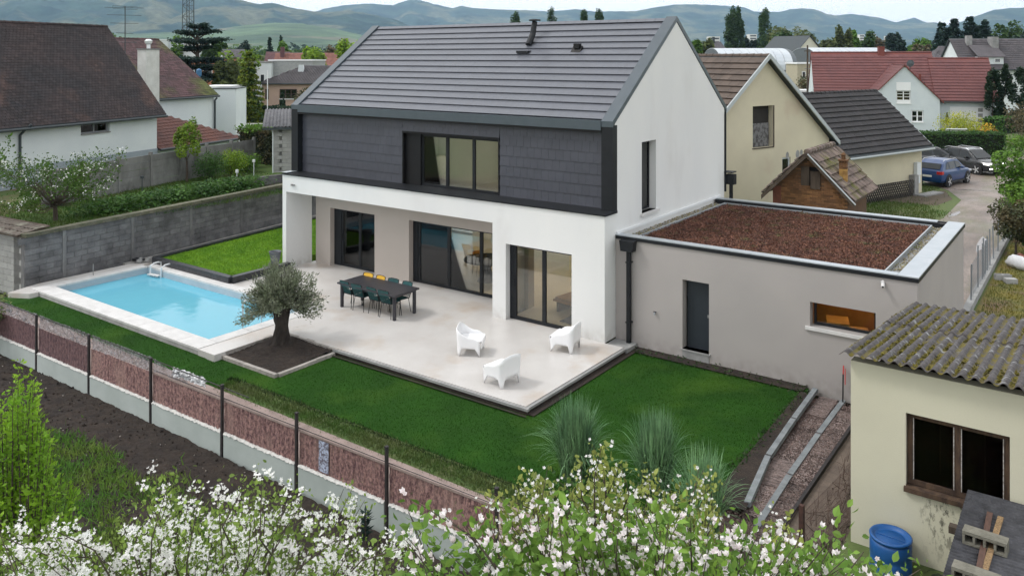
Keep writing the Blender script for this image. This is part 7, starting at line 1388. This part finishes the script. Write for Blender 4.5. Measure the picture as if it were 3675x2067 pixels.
t = thing('plank', 'dark red brown plank lying on the dark corrugated roof', 'plank', (9.49, -6.15, 1.37), R(1)); MB().box(-.035, .035, -2.4, 0, 0, .025, Matrix.Rotation(R(2), 4, 'X')).build('board', RPL, t)
t = thing('plank', 'pale chipboard strip lying beside the red brown plank', 'plank', (9.62, -6.18, 1.37), R(-2)); MB().box(-.035, .035, -2.4, 0, 0, .022, Matrix.Rotation(R(2), 4, 'X')).build('board', OSB, t)
for y, lb in ((-7.0, 'weathered hollow concrete block lying across the two planks'), (-7.92, 'second concrete block on the planks at the bottom frame edge')):
    t = thing('concrete_block', lb, 'concrete block', (9.27, y, 1.325), R(-3), 'blocks weighing down the corrugated roof'); HB = bpy.data.materials.get('hollow_block_concrete') or mat('hollow_block_concrete', (.20, .19, .155), (.13, .125, .10), rough=.95, sc=9, bump=.6)
    MB().box(0, .5, -.055, .13, .13, .17).build('top_face', HB, t); MB().box(0, .5, -.05, .125, 0, .03).build('bottom_face', HB, t)
    for i in range(5): MB().box(i * .118, i * .118 + .028, -.05, .125, .032, .128).build('web', HB, t)
    MB().box(0, .5, .10, .125, .032, .128).build('back', BLACK, t)
BB = thing('blue_barrel', 'blue plastic barrel standing against the cream shed', 'barrel', (8.18, -5.86, -.5)); BP = mat('blue_plastic', (.010, .085, .28), (.008, .07, .23), rough=.42, sc=5)
MB().lathe([(.26, 0), (.285, .03), (.29, .30), (.275, .33), (.29, .36), (.29, .68), (.275, .71), (.29, .74), (.29, .90), (.265, .955)], n=32).build('body', BP, BB, smooth=True)
MB().lathe([(.20, .93), (.262, .955), (.292, .96), (.297, .985), (.285, 1.0), (.255, 1.0), (.235, .965), (.20, .955), (.02, .95)], n=32).build('lid', BP, BB, smooth=True); MB().box(-.20, .20, -.008, .008, .952, .964).build('lid_ridge', BP, BB)
t = thing('wire_coil', 'tangled thin wire coil on the ground by the cream shed wall', 'wire', (8.85, -5.75, -.45)); m = MB()
for i in range(14):
    r_ = random.uniform(.14, .26); tx, ty = random.gauss(0, .5), random.gauss(0, .5); c0 = Vector((random.gauss(0, .05), random.gauss(0, .03), .3)); m.path([c0 + Vector((r_ * math.cos(a), tx * .1 + .3 * r_ * math.sin(a + ty), r_ * math.sin(a))) for a in [k * .42 for k in range(16)]], .004, 3)
m.build('strand', GUT, t)

# ================================================================== FOREGROUND TREES
def cloud_tips(n, outline, d0, d1, ymax, lo=25):
    xs = [p[0] for p in outline]; o = []
    while len(o) < n:
        px_ = random.uniform(xs[0], xs[-1]); yt = np.interp(px_, xs, [p[1] for p in outline]) + random.expovariate(1 / 150) + lo * .3
        if yt > ymax: continue
        d = random.uniform(d0, d1); o.append(pol(px_, d, CAM.z - (yt - 205) / FX * d))
    return o
ap_out = [(-60, 1900), (20, 1870), (100, 1850), (250, 1810), (290, 1770), (330, 1880), (430, 1790), (520, 1750), (570, 1680), (592, 1610), (625, 1700), (680, 1750), (745, 1730), (762, 1665), (800, 1760), (850, 1660), (880, 1640), (960, 1660), (1020, 1740), (1100, 1770), (1180, 1740), (1270, 1730), (1330, 1790), (1400, 1880), (1470, 1900), (1520, 1960)]
base = pol(720, 7.9, -.5); tips = [p - base for p in cloud_tips(140, ap_out, 6.9, 9.2, 2140)]
ALF2 = leafm('young_apple_leaf', (.24, .34, .07), (.16, .25, .05), isl=.4, trans=.4)
blossom_tree('blossoming_apple_tree', 'large apple tree covered in white blossom filling the lower left foreground', base, (0, 0, 1.3), tips, 11500, 9000, .040, .024, lf=ALF2, cup=.35, r0=.07, spread=.075, cl=10, lo=.30, clr=.030)
q_out = [(1440, 1850), (1500, 1760), (1540, 1830), (1650, 1850), (1780, 1830), (1890, 1790), (1960, 1810), (2080, 1820), (2150, 1790), (2220, 1800), (2330, 1790), (2450, 1820), (2560, 1850), (2700, 1880), (2800, 1900), (2900, 1940), (3000, 1880), (3050, 1850), (3090, 1960), (3180, 2000), (3260, 2060), (3330, 2010), (3400, 2060)]
base = pol(2330, 5.9, -.5); tips = [p - base for p in cloud_tips(175, q_out, 5.2, 6.6, 2170)]
QLF = leafm('quince_leaf', (.22, .36, .06), (.13, .25, .045), isl=.35, trans=.4); FLW.node_tree
t = thing('blossoming_quince_tree', 'quince tree with big green leaves and pinkish white cupped blossom in the lower middle foreground', 'tree', tuple(base)); _, limbs = skel((0, 0, -.2), (0, 0, 2.6), tips, r0=.06, parent=t, wob=.18)
LEAF5 = ([(0, 0, 0), (.22, .25, .05), (.27, .55, .07), (0, 1, -.04), (-.27, .55, .07), (-.22, .25, .05), (0, .5, 0)], [(0, 1, 2, 6), (6, 2, 3, 4), (0, 6, 4, 5)])
P, D = along(limbs, 6800, .42, .07); leaves('leaves', P, .066, QLF, t, base=LEAF5, dirs=[Vector(d) * .5 + Vector((0, 0, .1)) for d in D], dsp=.9)
QF = leafm('quince_petal', (.90, .87, .87), (.88, .80, .81), isl=.06, trans=.25, sc=9, obj=0); C, _ = along(limbs, 900, .45, .05); C = np.repeat(np.array(C), 2, 0); C = C + rng.normal(size=C.shape) * .028; flowers('blossom', C + np.array([0, 0, .02]), .043, QF, t, cup=.85)
# taller blurred sprigs of a second quince farther back
base = pol(2230, 8.3, -.5); o2_ = [(1700, 1740), (1800, 1700), (1900, 1690), (2000, 1660), (2100, 1640), (2150, 1550), (2190, 1640), (2240, 1640), (2330, 1690), (2430, 1700), (2480, 1660), (2508, 1600), (2530, 1680), (2600, 1800)]
tips = [p - base for p in cloud_tips(85, o2_, 7.6, 9.0, 1960)]
blossom_tree('small_blossoming_tree', 'smaller white flowering tree with pale yellow green leaves behind the quince', base, (0, 0, 1.4), tips, 4200, 1100, .050, .030, lf=leafm('pale_spring_leaf', (.34, .38, .10), (.22, .27, .07), isl=.35, trans=.4), cup=.7, r0=.05, spread=.05, cl=2, lo=.5)
base = pol(2800, 8.6, -.5); tips = [p - base for p in cloud_tips(26, [(2700, 1860), (2760, 1830), (2820, 1850), (2880, 1900), (2920, 2000)], 8.2, 9.0, 2100)]
blossom_tree('small_blossoming_tree', 'little flowering sapling below the garden path', base, (0, 0, 1.2), tips, 900, 260, .05, .030, lf=bpy.data.materials['pale_spring_leaf'], cup=.7, r0=.04, spread=.05, cl=2, lo=.5)
# upright bright green shrub at the left edge
GS = thing('upright_green_shrub', 'tall bright green shrub with upright shoots at the lower left edge', 'shrub', tuple(pol(70, 11.0, -.5))); P, D = [], []; m = MB(); base = pol(70, 11.0, -.5)
so = [(-60, 1400), (0, 1400), (40, 1420), (72, 1290), (95, 1440), (118, 1340), (140, 1480), (180, 1560), (210, 1620), (250, 1690), (290, 1790)]
for i in range(95):
    px_ = random.uniform(-90, 280); yt = np.interp(px_, [p[0] for p in so], [p[1] for p in so]) + random.expovariate(1 / 110); 
    if i < 2: px_, yt = ((72, 1285), (118, 1335))[i]
    d = random.uniform(10.3, 11.8); tip = pol(px_, d, CAM.z - (yt - 205) / FX * d) - base; b0 = Vector((tip.x * .55 + random.gauss(0, .1), tip.y * .6, max(0, tip.z - random.uniform(1.4, 2.2))))
    m.path([b0, b0.lerp(tip, .5) + Vector((random.gauss(0, .03), 0, 0)), tip], [.012, .008, .003], 4)
    for k in range(120):
        u = random.random(); a = random.random() * 6.28; P.append(tuple(b0.lerp(tip, u) + Vector((random.gauss(0, .03), random.gauss(0, .03), 0)))); D.append((math.cos(a), math.sin(a), .7))
m.path([(0, 0, -.1), (0, 0, 1.2)], .04, 6); m.build('stems', BARK, GS); leaves('foliage', P, .062, leafm('lime_shoot_leaf', (.30, .50, .04), (.18, .36, .03), isl=.35, trans=.45), GS, base=([(0, 0, 0), (.26, .5, .05), (0, 1, 0), (-.26, .5, .05)], [(0, 1, 2, 3)]), dirs=D, dsp=.35)
tree('edge_shrub', 'dark thin shrub overlapping the fence end at the left frame edge', (-13.9, -9.6, -.5), 2.0, 1.6, LM['olive_green_leaf'], trunk=.2, n=900, ls=.07, lobes=6)
# tree on the right edge over the lane fence
tree('lane_tree', 'leafy light green tree leaning over the lane fence at the right edge', (8.6, 22.0, 0), 4.3, 4.2, LM['fresh_green_leaf'], trunk=.12, n=13000, ls=.095, lobes=12)
tree('lane_shrub', 'darker green shrub on the kerb wall below the light green tree', (8.0, 17.6, 0), 2.3, 1.9, LM['ivy_leaf'], trunk=.1, n=3600, ls=.075, lobes=8)
bush('lane_bush', 'dark low bush behind the builders bag', (9.4, 18.2, 0), 1.3, 2.8, LM['shrub_leaf'], 1500, .11)
